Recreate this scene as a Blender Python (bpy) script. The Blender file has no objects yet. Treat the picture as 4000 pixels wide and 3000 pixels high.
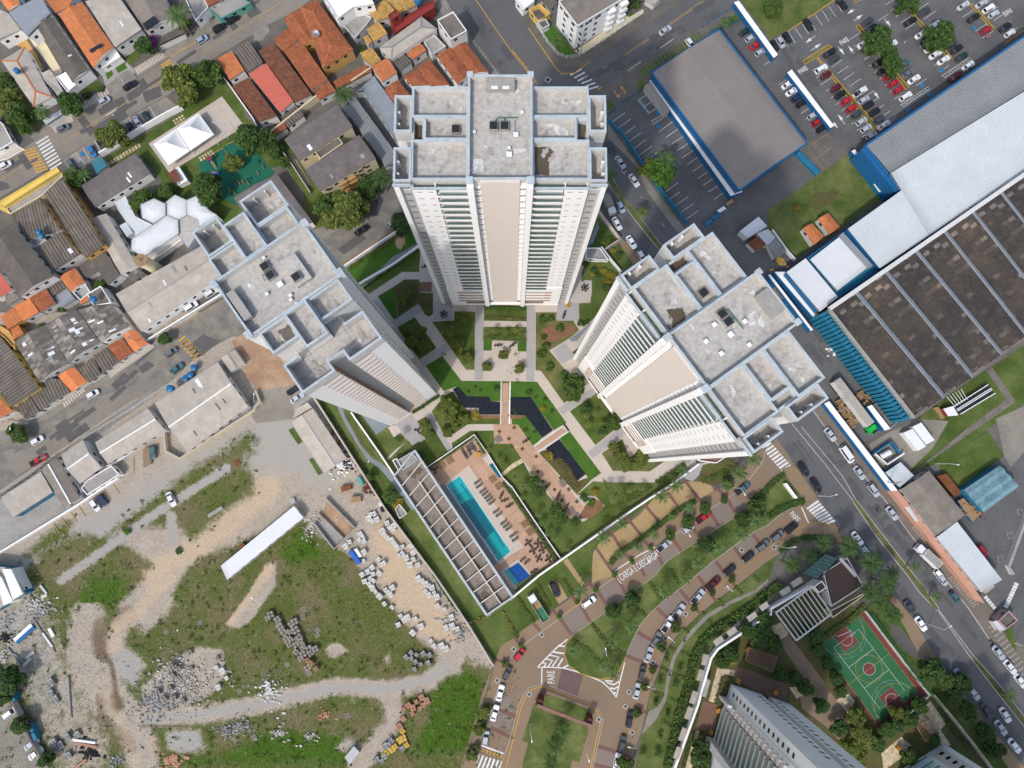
import bpy, math, random
# shorthand for often used words
Ja='wall_white'; Jb='wall_lightgrey'; Jc='concrete_mid'; Jd='white_metal'; Je='paint_white'; Jf='planting_bed'; Jg='tile_terracotta'; Jh='white'; Ji='fibre_light'; Jj='boundary_wall'; Jk='silver'; Jl='leaf_olive'; Jm='concrete_dark'; Jn='paint_yellow'; Jo='wall_teal'; Jp='gable'; Jq='wall_grey'; Jr='wall_cream'; Js='cloth_dark'; Jt='black'; Ju='wall_tower'; Jv='sidewalk'; Jw='lawn_bright'; Jx='wall_blue'; Jy='path_cream'; Jz='road_marking'; Ka='tile_orange'; Kb='fibre_deep'; Kc='stone_patio'; Kd='pavement_dark'; Ke='glass_dark'; Kf='block_grey'; Kg='wall_orange'; Kh='paint_yellow_worn'; Ki='path_grey'; Kj='dark grey'; Kk='dark_metal'; Kl='grey_metal'; Km='pavement_tan'; Kn='leaf_dark'; Ko='warehouse'; Kp='asphalt_patch'; Kq='pavement'; Kr='lawn_brown'; Ks='fibre_dark'; Kt='metal_pale'; Ku='kerb_yellow'; Kv='lawn_moss'; Kw='glass_green'; Kx='rubble_pale'; Ky='paint_orange'; Kz='blue_plastic'; Qa='timber'; Qb='block_pallet'; Qc='lawn_olive'; Qd='green_pipe'; Qe='metal_galv'; Qf='garden'; Qg='courtyard'; Qh='timber_grey'; Qi='block_white'; Qj='asphalt_dark'; Qk='garden_patio'; Ql='tile_bright'; Qm='metal_white'; Qn='garden_path'; Qo='white_splash'; Qp='cap_blue'; Qq='bay_line'; Qr='deck_brown'; Qs='stain'; Qt='grey_block_pallet'; Qu='gravel_yard'; Qv='block_brick'; Qw='tile_yellow'; Qx='window'; Qy='concrete_roof'; Qz='fibre_patched'; Xa='small kerb trees'; Xb='path_blue'; Xc='wet_stain'; Xd='fibre_mid'; Xe='crosswalk'; Xf='paint_blue'; Xg='disabled_bay'; Xh='paver_band'; Xi='sports_court'; Xj='wooden_crate'; Xk='wall_red'; Xl='footpath'; Xm='hatch'
from mathutils import Vector
sc=bpy.context.scene; COL=sc.collection; D=bpy.data
rnd=random.Random(7)
PI=math.pi; rad=math.radians
H=210.0; F=2774.0; TH=math.atan2(338.0,F)
cam=D.objects.new('camera',D.cameras.new('camera')); COL.objects.link(cam)
cam.location=(0,0,H); cam.rotation_euler=(TH,0,0)
cam.data.sensor_width=36; cam.data.lens=36*F/4000; cam.data.clip_end=2000; cam.data.clip_start=1
sc.camera=cam
SUN_EL=rad(50); SUN_DIR=Vector((0.48,0.88,0)).normalized()
w=D.worlds.new('World'); sc.world=w; w.use_nodes=True
nt=w.node_tree; bg=nt.nodes['Background']; sky=nt.nodes.new('ShaderNodeTexSky'); sky.sky_type='NISHITA'
sky.sun_disc=False; sky.sun_elevation=SUN_EL; sky.sun_rotation=math.atan2(-SUN_DIR.x,-SUN_DIR.y); sky.dust_density=3; sky.air_density=1.2
nt.links.new(sky.outputs[0],bg.inputs[0]); bg.inputs[1].default_value=0.15
sun=D.objects.new('sun',D.lights.new('sun','SUN')); COL.objects.link(sun)
sun.data.energy=1.75; sun.data.angle=rad(2.5); sun.data.color=(1,0.97,0.93)
v=SUN_DIR*math.cos(SUN_EL); v.z=-math.sin(SUN_EL); sun.rotation_euler=v.to_track_quat('-Z','Y').to_euler()
sc.view_settings.view_transform='Standard'; sc.view_settings.look='None'; sc.view_settings.exposure=0.34; sc.view_settings.gamma=1
sc.render.engine='CYCLES'; sc.cycles.max_bounces=5; sc.cycles.diffuse_bounces=2; sc.cycles.transparent_max_bounces=6; sc.cycles.use_denoising=True
CT,ST=math.cos(TH),math.sin(TH)
def U(px,py,z=0.0):
    x=(px-2000)/F; y=(py-1500)/F
    dx,dy,dz=x,-y*CT+ST,-y*ST-CT
    t=(z-H)/dz
    return Vector((dx*t,dy*t,z))
TC=[0,0]
def tile(c,r): TC[0]=c; TC[1]=r
def W(x,y,z=0.0): return U(TC[0]*1000+x/2.212,TC[1]*750+y/2.212,z)
def ang(a,b): return math.atan2(b.y-a.y,b.x-a.x)
MATS={}
def mat(name,col,rough=.85,var=.15,sc1=.35,var2=.1,sc2=3.0,bump=0.0,bs=4.0,metal=0,spec=.3,col2=None,blend=(.42,.62),island=0,objcol=False,roof=None,alpha=None):
    m=D.materials.new(name); m.use_nodes=True; MATS[name]=m
    n=m.node_tree.nodes; l=m.node_tree.links; b=n['Principled BSDF']
    b.inputs['Roughness'].default_value=rough; b.inputs['Metallic'].default_value=metal; b.inputs['Specular IOR Level'].default_value=spec
    pos=n.new('ShaderNodeNewGeometry')
    def noise(s,d=4,r=.6):
        q=n.new('ShaderNodeTexNoise'); q.inputs['Scale'].default_value=s; q.inputs['Detail'].default_value=d; q.inputs['Roughness'].default_value=r
        l.new(pos.outputs['Position'],q.inputs['Vector']); return q.outputs['Fac']
    def rng(x,a,b2,lo=.3,hi=.7):
        q=n.new('ShaderNodeMapRange'); q.inputs[1].default_value=lo; q.inputs[2].default_value=hi; q.inputs[3].default_value=a; q.inputs[4].default_value=b2
        l.new(x,q.inputs[0]); return q.outputs[0]
    def mul(a,b2):
        q=n.new('ShaderNodeMath'); q.operation='MULTIPLY'; l.new(a,q.inputs[0]); l.new(b2,q.inputs[1]); return q.outputs[0]
    if objcol:
        oi=n.new('ShaderNodeObjectInfo'); base=oi.outputs['Color']
    elif col2:
        mx=n.new('ShaderNodeMix'); mx.data_type='RGBA'; mx.inputs[6].default_value=(*col,1); mx.inputs[7].default_value=(*col2,1)
        l.new(rng(noise(sc1,8,.65),0,1,*blend),mx.inputs[0]); base=mx.outputs[2]
    else:
        rg=n.new('ShaderNodeRGB'); rg.outputs[0].default_value=(*col,1); base=rg.outputs[0]
    f=None
    if var: f=rng(noise(sc1),1-var,1+var)
    if var2:
        g=rng(noise(sc2,6,.7),1-var2,1+var2); f=mul(f,g) if f else g
    if island:
        g=rng(pos.outputs['Random Per Island'],1-island,1+island,0,1); f=mul(f,g) if f else g
    bh=None
    if roof:
        per,amp,cv,sx,sy,sv=roof
        uv=n.new('ShaderNodeUVMap'); sp=n.new('ShaderNodeSeparateXYZ'); l.new(uv.outputs[0],sp.inputs[0])
        def m1(op,a,k):
            q=n.new('ShaderNodeMath'); q.operation=op; l.new(a,q.inputs[0])
            if k is not None: q.inputs[1].default_value=k
            return q.outputs[0]
        s=m1('SINE',m1('MULTIPLY',sp.outputs[0],2*PI/per),None)
        g=rng(s,1-cv,1+cv,-1,1); f=mul(f,g) if f else g  # painted rib shading: crests lighter, troughs darker, on top of the bump
        cb=n.new('ShaderNodeCombineXYZ'); l.new(m1('FLOOR',m1('DIVIDE',sp.outputs[0],sx),None),cb.inputs[0]); l.new(m1('FLOOR',m1('DIVIDE',sp.outputs[1],sy),None),cb.inputs[1])
        wn=n.new('ShaderNodeTexWhiteNoise'); l.new(cb.outputs[0],wn.inputs['Vector'])
        pw=m1('POWER',wn.outputs[0],9 if sv>1.4 else 2.5)
        g=rng(pw,1-min(sv,.6)*.5,1+sv,0,1); f=mul(f,g)
        fr=m1('FRACT',m1('DIVIDE',sp.outputs[1],sy),None); g=rng(fr,.78,1,0,.06); f=mul(f,g)
        bh=m1('MULTIPLY',s,amp)
    if f:
        vm=n.new('ShaderNodeVectorMath'); vm.operation='SCALE'; l.new(base,vm.inputs[0]); l.new(f,vm.inputs['Scale']); base=vm.outputs[0]
    l.new(base,b.inputs['Base Color'])
    if bump or bh:
        bp=n.new('ShaderNodeBump'); bp.inputs['Strength'].default_value=.6
        if bh: l.new(bh,bp.inputs['Height']); bp.inputs['Distance'].default_value=1.0
        else:
            l.new(noise(bs,5,.7),bp.inputs['Height']); bp.inputs['Distance'].default_value=bump
        l.new(bp.outputs[0],b.inputs['Normal'])
    if alpha is not None: b.inputs['Alpha'].default_value=alpha
    return m
mat('asphalt',(.112,.111,.112),.9,.12,.08,.10,1.5,bump=.01,bs=20)
mat('asphalt_worn',(.215,.19,.16),.9,.14,.10,.12,1.2,bump=.01,bs=20)
mat(Qj,(.110,.109,.109),.85,.2,.12,.15,1.2,bump=.01,bs=20)
mat(Kp,(.10,.095,.09),.9,.1,.3,.1,3)
mat('cobble',(.17,.16,.145),.9,.18,.25,.22,5,bump=.04,bs=8,col2=(.21,.19,.15))
mat(Kq,(.22,.20,.17),.9,.18,.3,.15,3,bump=.01)
mat(Kd,(.125,.115,.10),.9,.2,.3,.15,3,bump=.01)
mat(Km,(.235,.165,.105),.85,.07,.1,.05,4)
mat('paver_tan',(.215,.155,.105),.85,.09,.06,.07,3)
mat('paver_grey',(.205,.165,.14),.85,.07,.1,.06,4)
mat('paver_red',(.165,.085,.07),.85,.08,.2,.08,4)
mat('paver_mauve',(.13,.085,.085),.85,.08,.2,.08,4)
mat('paver_yellow',(.33,.235,.115),.85,.14,.12,.10,2)
mat('pavement_brown',(.165,.14,.115),.85,.15,.2,.12,3)
mat('kerb',(.36,.34,.31),.85,.1,1,.08,6)
mat(Ku,(.52,.28,.04),.8,.15,1,.1,6)
mat(Je,(.62,.62,.60),.7,.12,1,.15,8)
mat(Jn,(.56,.30,.035),.7,.2,1,.18,8)
mat(Kh,(.40,.25,.09),.8,.25,1,.2,8)
mat(Xf,(.02,.17,.36),.7,.15,1,.15,8)
mat(Ky,(.55,.26,.10),.7,.15,1,.15,8)
mat('dirt',(.33,.25,.175),.95,.15,.06,.15,.8,bump=.08,bs=1.5,col2=(.26,.225,.19),blend=(.4,.6))
mat(Qu,(.23,.21,.175),.95,.18,.15,.2,3,bump=.04,bs=6)
mat('red_soil',(.33,.205,.13),.95,.15,.15,.15,1.5,bump=.05,bs=3,col2=(.36,.25,.16))
mat('lawn',(.062,.100,.016),.95,.22,.12,.28,2.2,bump=.06,bs=10,col2=(.098,.122,.034),blend=(.40,.66))
mat(Jw,(.044,.118,.010),.9,.16,.25,.25,4,bump=.05,bs=12,col2=(.060,.112,.018),blend=(.45,.7))
mat(Qc,(.095,.115,.030),.95,.25,.15,.2,2.5,bump=.05,bs=10,col2=(.15,.13,.055))
mat(Kv,(.072,.110,.022),.95,.25,.14,.25,2.0,bump=.05,bs=10,col2=(.125,.135,.045),blend=(.40,.66))
mat(Kr,(.11,.085,.035),.95,.25,.3,.25,2.5,bump=.08,bs=6,col2=(.065,.085,.022))
mat('mulch',(.20,.105,.06),.95,.2,.4,.25,5,bump=.08,bs=8)
mat(Jy,(.47,.41,.35),.75,.05,.3,.05,3)
mat(Ki,(.33,.315,.31),.75,.06,.3,.06,3)
mat(Xb,(.19,.215,.235),.85,.08,.3,.1,6)
mat(Kc,(.42,.35,.24),.85,.2,.8,.2,2.5,col2=(.55,.44,.28))
mat(Qr,(.18,.10,.07),.75,.12,.3,.1,3)
mat(Qy,(.45,.425,.39),.9,.22,.22,.22,1.3,bump=.02,bs=3,col2=(.30,.28,.255),blend=(.47,.68))
mat(Jm,(.16,.14,.12),.9,.25,.3,.2,2,bump=.02,bs=3)
mat(Jc,(.30,.285,.26),.9,.15,.3,.15,2)
mat(Xc,(.10,.075,.05),.5,.15,.5,.15,3)
mat(Qo,(.53,.52,.50),.9,.25,.8,.35,3)
mat('dirty_patch',(.35,.325,.295),.9,.25,.8,.3,3)
mat(Ja,(.80,.79,.77),.75,.03,.2,.04,2)
mat(Ju,(.80,.785,.77),.7,.025,.15,.02,1)
mat('wall_beige',(.62,.545,.485),.75,.03,.2,.03,1)
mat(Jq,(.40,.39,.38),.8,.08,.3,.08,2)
mat(Jb,(.58,.575,.56),.8,.06,.3,.08,2)
mat(Jr,(.62,.54,.36),.8,.08,.3,.08,2)
mat('wall_yellow',(.70,.50,.13),.8,.08,.3,.08,2)
mat(Kg,(.52,.30,.10),.8,.08,.3,.08,2)
mat('wall_salmon',(.50,.27,.19),.8,.08,.3,.08,2)
mat('wall_pink',(.42,.27,.29),.8,.08,.3,.08,2)
mat(Xk,(.24,.035,.03),.8,.08,.3,.08,2)
mat('wall_green',(.10,.30,.25),.8,.08,.3,.08,2)
mat(Jx,(.012,.11,.27),.6,.08,.3,.06,2)
mat(Jo,(.015,.15,.25),.6,.12,.3,.1,2)
mat(Qp,(.40,.45,.475),.85,.14,.5,.18,3)
mat('wall_parapet',(.52,.51,.49),.85,.10,.6,.14,3)
mat('brown_slat',(.33,.20,.13),.7,.08,1,.05,5)
mat(Kw,(.07,.15,.12),.15,.3,.8,.1,3,spec=.6)
mat(Ke,(.015,.018,.022),.12,.2,1,.1,3,spec=.7)
mat('glass_grey',(.22,.225,.23),.25,.2,1,.1,3,spec=.5)
mat('glass_teal',(.12,.32,.31),.2,.2,.8,.1,3,spec=.6)
mat(Kk,(.02,.022,.026),.5,.1,1,.1,4)
mat(Jd,(.72,.73,.73),.5,.04,1,.05,4)
mat(Kl,(.35,.36,.37),.5,.1,1,.1,4,metal=.4)
mat(Qd,(.02,.15,.07),.5)
mat(Kz,(.01,.10,.42),.45,.1,2)
mat('tank_blue',(.02,.13,.28),.45,.1,2)
mat('bark',(.14,.10,.07),.95,.2,2,.2,10)
mat('leaf',(.052,.092,.016),.65,.25,.5,.0,3,island=.6,spec=.25)
mat(Kn,(.040,.078,.015),.65,.25,.5,.0,3,island=.5,spec=.25)
mat(Jl,(.095,.12,.02),.65,.25,.5,.0,3,island=.5,spec=.25)
mat('leaf_bright',(.06,.135,.014),.65,.25,.5,.0,3,island=.5,spec=.25)
mat('leaf_yellow',(.22,.18,.02),.65,.25,.5,.0,3,island=.5,spec=.25)
mat('leaf_brown',(.15,.10,.045),.7,.25,.5,.0,3,island=.5,spec=.2)
mat('leaf_palm',(.062,.112,.022),.55,.2,.5,.0,3,island=.35,spec=.35)
mat('blossom',(.36,.06,.30),.7,.2,1,.1,4,island=.3)
mat('pool_water',(.0,.29,.30),.08,.10,.3,.06,1.0,spec=.5)
mat('pool_deep',(.0,.11,.155),.08,.10,.3,.06,1.0,spec=.5)
mat('pool_light',(.01,.34,.36),.08,.10,.3,.06,1.0,spec=.5)
mat('pool_blue',(.0,.06,.27),.08,.10,.3,.06,1.0,spec=.5)
mat('dark_pond',(.010,.012,.016),.10,.3,.5,.2,4,spec=.5)
mat('wood_deck',(.42,.27,.185),.75,.06,.3,.08,2,roof=(.3,.0,.10,2.4,6.0,.14))
mat('court_green',(.028,.125,.045),.8,.1,.2,.08,3)
mat('court_red',(.15,.042,.035),.8,.1,.2,.08,3)
mat('play_green',(.012,.12,.07),.85,.12,.2,.1,3)
mat('wicker',(.035,.025,.02),.7,.1,2,.15,8)
mat('orange_seat',(.50,.23,.03),.6,.1,2)
mat(Qa,(.30,.19,.10),.85,.2,1,.2,5)
mat(Qh,(.25,.22,.19),.9,.2,1,.2,5)
mat('timber_yellow',(.50,.33,.07),.8,.15,1,.15,5)
mat(Qi,(.55,.54,.51),.85,.08,1,.12,5,island=.18)
mat(Kx,(.40,.375,.34),.9,.1,1,.15,5,island=.45)
mat('asphalt_mend',(.088,.088,.09),.9,.1,.3,.15,3)
mat(Kf,(.25,.25,.245),.9,.15,1,.15,5,island=.4)
mat(Qv,(.38,.20,.13),.9,.15,1,.15,5)
mat('rust',(.16,.06,.025),.9,.25,.5,.2,2)
mat(Ka,(.50,.17,.065),.85,.14,.5,.15,4,roof=(.24,.03,.17,.24,.36,.25))
mat(Ql,(.62,.20,.07),.8,.08,.5,.08,4,roof=(.24,.03,.20,.24,.40,.10))
mat(Jg,(.31,.10,.045),.85,.2,.5,.2,4,roof=(.24,.03,.17,.24,.36,.35))
mat('tile_dark',(.165,.065,.038),.9,.25,.5,.25,4,roof=(.24,.03,.17,.24,.36,.4))
mat(Qw,(.46,.27,.08),.9,.2,.8,.3,5,roof=(.24,.03,.17,.24,.36,.4))
mat('tile_pink',(.52,.13,.09),.8,.06,.5,.06,4,roof=(.22,.02,.08,.3,.4,.06))
mat(Ks,(.125,.108,.092),.9,.18,.3,.15,3,roof=(.35,.03,.16,1.1,1.8,.12))
mat(Kb,(.145,.122,.10),.9,.2,.3,.2,3,roof=(.95,.12,.26,.95,5,.2))
mat(Xd,(.22,.19,.16),.9,.15,.3,.12,3,roof=(.3,.03,.12,1.1,1.8,.10))
mat('fibre_mauve',(.155,.132,.128),.9,.15,.3,.12,3,roof=(.35,.03,.16,1.1,1.8,.12))
mat(Ji,(.42,.375,.32),.9,.10,.3,.10,3,roof=(.3,.03,.08,1.1,1.8,.09))
mat(Qz,(.17,.15,.13),.9,.18,.3,.15,3,roof=(.3,.03,.12,.9,1.8,.8))
mat(Qm,(.64,.65,.66),.6,.04,.1,.05,2,roof=(.6,.02,.05,6,30,.05))
mat(Kt,(.53,.56,.57),.6,.06,.1,.06,1,roof=(.75,.02,.06,6,60,.05))
mat('metal_grey',(.25,.255,.25),.55,.08,.1,.08,1,roof=(.75,.06,.24,6,60,.05),metal=.1)
mat(Qe,(.33,.35,.37),.5,.08,.3,.08,2,roof=(.5,.03,.10,3,30,.1),metal=.3)
mat('metal_brown',(.235,.205,.185),.7,.06,.1,.06,2,roof=(.45,.03,.14,3,60,.03))
mat('warehouse_patch',(.072,.062,.055),.9,.35,.06,.3,1.0,roof=(.3,.02,.10,1.2,1.9,2.0),col2=(.090,.066,.048),blend=(.5,.7))
mat('tent_white',(.82,.81,.78),.7,.02,.3,.02,2)
mat('canopy_teal',(.05,.19,.24),.6,.1,.3,.1,2,roof=(.4,.04,.2,3,8,.1))
mat('container_teal',(.16,.27,.31),.7,.25,.6,.25,2)
mat('car_paint',(1,1,1),.25,.0,1,.0,1,spec=.6,objcol=True)
mat('tyre',(.015,.015,.015),.9,0,1,0,1)
mat('lamp_glass',(.7,.7,.68),.2,0,1,0,1)
mat('tail_red',(.35,.01,.01),.3,0,1,0,1)
mat('portal_top',(.22,.125,.095),.8); mat('portal_red',(.10,.028,.022),.7)
mat('skin',(.35,.20,.13),.7,0,1,0,1)
mat('cloth_blue',(.02,.05,.25),.9,0,1,0,1)
mat('cloth_pink',(.55,.22,.20),.9,0,1,0,1)
mat('cloth_teal',(.05,.45,.36),.9,0,1,0,1)
mat(Js,(.02,.02,.025),.9,0,1,0,1)
class MB:
    def __init__(s): s.v=[]; s.f=[]; s.uv=[]
    def face(s,pts,uv=None):
        i=len(s.v); s.v+= [tuple(p) for p in pts]; s.f.append(tuple(range(i,i+len(pts))))
        s.uv.append(uv or [(0,0)]*len(pts))
    def faceuv(s,pts,u_dir=None):
        p=[Vector(q) for q in pts]; u=(Vector(u_dir) if u_dir is not None else p[1]-p[0]);
        n=Vector((0,0,0))
        for k in range(len(p)): n+=p[k].cross(p[(k+1)%len(p)])
        if n.length<1e-9: n=Vector((0,0,1))
        n.normalize(); u=(u-n*u.dot(n)).normalized(); vv=n.cross(u); o=p[0]
        s.face(p,[((q-o).dot(u),(q-o).dot(vv)) for q in p])
    def prism(s,poly,z0,z1,bottom=False,top=True):
        p=[(q[0],q[1]) for q in poly]; a=sum(p[i][0]*p[(i+1)%len(p)][1]-p[(i+1)%len(p)][0]*p[i][1] for i in range(len(p)))
        if a<0: p=p[::-1]
        if top: s.face([(x,y,z1) for x,y in p],[(x,y) for x,y in p])
        if bottom: s.face([(x,y,z0) for x,y in p[::-1]])
        for i in range(len(p)):
            a,b=p[i],p[(i+1)%len(p)]
            L=math.hypot(b[0]-a[0],b[1]-a[1])
            s.face([(a[0],a[1],z0),(b[0],b[1],z0),(b[0],b[1],z1),(a[0],a[1],z1)],[(0,z0),(L,z0),(L,z1),(0,z1)])
    def box(s,c,size,rz=0,bottom=True):
        hx,hy,hz=size[0]/2,size[1]/2,size[2]/2; ca,sa=math.cos(rz),math.sin(rz)
        s.prism([(c[0]+x*ca-y*sa,c[1]+x*sa+y*ca) for x,y in((-hx,-hy),(hx,-hy),(hx,hy),(-hx,hy))],c[2]-hz,c[2]+hz,bottom)
    def b6(s,x0,x1,y0,y1,z0,z1): s.prism([(x0,y0),(x1,y0),(x1,y1),(x0,y1)],z0,z1,True)
    def bar(s,a,b,w_,h_,z=None):
        a=Vector(a); b=Vector(b); d=(b-a); L=d.length
        if L<1e-6: return
        d/=L; n=Vector((-d.y,d.x,0)); n=n.normalized() if n.length>1e-6 else Vector((1,0,0)); up=d.cross(n); up=-up if up.z<0 else up
        q=[a+n*w_/2,a-n*w_/2,b-n*w_/2,b+n*w_/2]; t=[p+up*h_ for p in q]
        s.face(q[::-1]); s.face(t)
        for i in range(4): j=(i+1)%4; s.face([q[i],q[j],t[j],t[i]])
    def cyl(s,c,r,z0,z1,n=12,r2=None,cap=True):
        r2=r if r2 is None else r2
        A=[(c[0]+r*math.cos(2*PI*i/n),c[1]+r*math.sin(2*PI*i/n),z0) for i in range(n)]
        B=[(c[0]+r2*math.cos(2*PI*i/n),c[1]+r2*math.sin(2*PI*i/n),z1) for i in range(n)]
        for i in range(n): j=(i+1)%n; s.face([A[i],A[j],B[j],B[i]])
        if cap: s.face(B); s.face(A[::-1])
    def tube(s,pts,rs,n=6):
        pts=[Vector(p) for p in pts]; rings=[]
        for i,p in enumerate(pts):
            d=(pts[min(i+1,len(pts)-1)]-pts[max(i-1,0)]).normalized(); a=d.orthogonal().normalized(); b=d.cross(a); r=rs[i] if isinstance(rs,(list,tuple)) else rs
            if i and rings:
                a0=(rings[-1][1]); a=(a0-d*a0.dot(d)).normalized(); b=d.cross(a)
            rings.append(([p+(a*math.cos(2*PI*k/n)+b*math.sin(2*PI*k/n))*r for k in range(n)],a))
        for i in range(len(rings)-1):
            A,B=rings[i][0],rings[i+1][0]
            for k in range(n): j=(k+1)%n; s.face([A[k],A[j],B[j],B[k]])
        s.face(rings[-1][0]); s.face(rings[0][0][::-1])
    def build(s,name,m,parent=None,loc=None,smooth=False,label=None):
        if not s.v: return None
        off=Vector(loc) if loc is not None else Vector((0,0,0))
        me=D.meshes.new(name); me.from_pydata([(a-off.x,b-off.y,c-off.z) for a,b,c in s.v] if loc is not None else s.v,[],s.f);
        ul=me.uv_layers.new(name='UVMap'); flat=[x for u in s.uv for p in u for x in p]; ul.data.foreach_set('uv',flat)
        if smooth: me.polygons.foreach_set('use_smooth',[True]*len(me.polygons))
        me.materials.append(MATS[m]); o=D.objects.new(name,me); COL.objects.link(o)
        if parent is not None: o.parent=parent
        if loc is not None and parent is None: o.location=off
        if label: o['label']=label
        return o
def tag(o,label,cat,group=None,kind=None):
    o['label']=label; o['category']=cat
    if group: o['group']=group
    if kind: o['kind']=kind
    return o
def root(name,loc,label,cat,group=None,rz=0):
    o=D.objects.new(name,None); COL.objects.link(o); o.location=loc; o.rotation_euler=(0,0,rz); o.empty_display_size=.5
    return tag(o,label,cat,group)
def part(mb,name,m,r,world=True,smooth=False,label=None):
    return mb.build(name,m,r,loc=r.location if world else None,smooth=smooth,label=label)
def dup(o,loc,rz=0,scale=None,color=None):
    c=o.copy(); COL.objects.link(c); c.location=loc; c.rotation_euler=(0,0,rz)
    if scale: c.scale=(scale,)*3 if not isinstance(scale,tuple) else scale
    for ch in list(o.children):
        d=ch.copy(); COL.objects.link(d); d.parent=c
        if color: d.color=color
        for g in ch.children:
            e=g.copy(); COL.objects.link(e); e.parent=d
            if color: e.color=color
    return c
SOLIDS=[]
def struct(o):
    o['kind']='structure'; return o
def P1(p,z=0):
    if len(p)==4: return U(p[0]*1000+p[2]/2.212,p[1]*750+p[3]/2.212,z)
    return W(p[0],p[1],z)
def P2(pts,z=0): return [P1(p,z) for p in pts]
LV={'n':0}
def ground(name,m,pts,z,world=False):
    """flat sheet at height z; pts in the current tile"""
    LV['n']+=1; z=z+LV['n']*0.00013
    p=pts if world else P2(pts,z); mb=MB(); mb.faceuv([(q[0],q[1],z) for q in p]); o=mb.build(name,m,loc=(sum(q[0] for q in p)/len(p),sum(q[1] for q in p)/len(p),z))
    me=o.data
    if me.polygons[0].normal.z<0: me.flip_normals()
    return struct(o)
def strip_pts(line,wd):
    L=[Vector(p) for p in line]; a=[];b=[]
    for i,p in enumerate(L):
        d=(L[min(i+1,len(L)-1)]-L[max(i-1,0)]); d.z=0; d.normalize(); n=Vector((-d.y,d.x,0)); a.append(p+n*wd/2); b.append(p-n*wd/2)
    return a,b
def line_mark(name,m,lines,wd,z=.06,world=False):
    """painted lines, each a list of tile points"""
    LV['n']+=1; z=z+LV['n']*0.00013; mb=MB()
    for ln in lines:
        a,b=strip_pts(ln if world else P2(ln,z),wd)
        for i in range(len(a)-1): mb.face([(*b[i].xy,z),(*b[i+1].xy,z),(*a[i+1].xy,z),(*a[i].xy,z)])
    return struct(mb.build(name,m))
def kerb(name,m,line,wd=.3,h=.14,world=False,z0=0):
    mb=MB(); a,b=strip_pts(line if world else P2(line,h),wd)
    for i in range(len(a)-1):
        q=[b[i],b[i+1],a[i+1],a[i]]
        mb.face([(*p.xy,z0+h) for p in q]); mb.face([(*b[i].xy,z0),(*b[i+1].xy,z0),(*b[i+1].xy,z0+h),(*b[i].xy,z0+h)]); mb.face([(*a[i+1].xy,z0),(*a[i].xy,z0),(*a[i].xy,z0+h),(*a[i+1].xy,z0+h)])
    return struct(mb.build(name,m))
def text(body,c,right,size,m,sx=1.0,z=.105,font_dir=None):
    """painted word: c = centre, right = unit direction of reading"""
    cu=D.curves.new('road_lettering','FONT'); cu.body=body; cu.size=size; cu.align_x='CENTER'; cu.align_y='CENTER'; cu.extrude=0; cu.offset=.02
    o=D.objects.new('road_lettering',cu); COL.objects.link(o); cu.materials.append(MATS[m]); o.location=(c[0],c[1],z+LV['n']*.00013); o.rotation_euler=(0,0,right); o.scale=(sx,1,1)
    return struct(o)
def wall(name,line,h,t,m,label,cat='wall',cap=None,world=False,z0=0,capw=None,piers=None):
    """free-standing wall along a base line"""
    L=line if world else P2(line,z0)
    r=root(name,(L[0].x,L[0].y,z0),label,cat); a,b=strip_pts(L,t); mb=MB()
    for i in range(len(L)-1):
        mb.prism([b[i],b[i+1],a[i+1],a[i]],z0,z0+h,top=cap is None)
    part(mb,'wall_body',m,r)
    if cap:
        a,b=strip_pts(L,capw or t+.1); mb=MB()
        for i in range(len(L)-1): mb.prism([b[i],b[i+1],a[i+1],a[i]],z0+h,z0+h+.08)
        part(mb,'coping',cap,r)
    return r
# ======================= LARGE STRUCTURE: the apartment towers =======================
NFL=28; FP=3.06; Z0=3.3
def fl(k): return Z0+k*FP
def rooms(r,rects,name='roof_slab'):
    mw=MB(); ms=MB(); mp=MB(); mc=MB(); i=0; t=.32
    for (u0,u1,v0,v1,zf,zp) in rects:
        i+=1; mw.prism([(u0,v0),(u1,v0),(u1,v1),(u0,v1)],0,zf,top=False)
        ms.prism([(u0+.02,v0+.02),(u1-.02,v0+.02),(u1-.02,v1-.02),(u0+.02,v1-.02)],zf-.3,zf+.001*i)
        e=.0025*i
        for (a0,a1,b0,b1) in ((u0,u1,v0,v0+t),(u0,u1,v1-t,v1),(u0,u0+t,v0+t,v1-t),(u1-t,u1,v0+t,v1-t)):
            e+=.0007
            mp.b6(a0-e*.4,a1+e*.4,b0-e*.4,b1+e*.4,zf-.25,zp-.02+e)
            mc.b6(a0-.04,a1+.04,b0-.04,b1+.04,zp-.01+e,zp+.06+e)
    mw.build('wall',Ju,r); mp.build('parapet','wall_parapet',r); mc.build('parapet_flashing',Qp,r); ms.build(name,Qy,r)
def box_part(r,name,m,boxes,label=None):
    if len(boxes)>1 and name in('terrace_fin','pier_cap','corner_pier','terrace_joint','facade_wall','facade_beam','base_beam','recess_wall','side_pier','terrace_window'):
        for b in boxes: o=box_part(r,name,m,[b],label)
        return o
    mb=MB()
    for b in boxes: mb.b6(*b)
    return mb.build(name,m,r,label=label)
def rep_part(r,name,m,mk,zs,first=100,copies=True):
    """one part per storey: zs highest first; the first ones separate, the rest as one mesh"""
    o0=None; n=0; rest=MB(); out=[]
    for z in zs:
        if n<first:
            if o0 is None:
                mb=MB(); mk(mb,0); o0=mb.build(name,m,r); o0.location.z=z; out.append(o0)
            else:
                c=o0.copy(); COL.objects.link(c); c.location.z=z; out.append(c)
        else: mk(rest,z)
        n+=1
    if rest.v: q=rest.build(name,m,r); q['kind']='stuff'
    return out
TZ=[fl(k) for k in range(NFL-1,-1,-1)]
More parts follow.
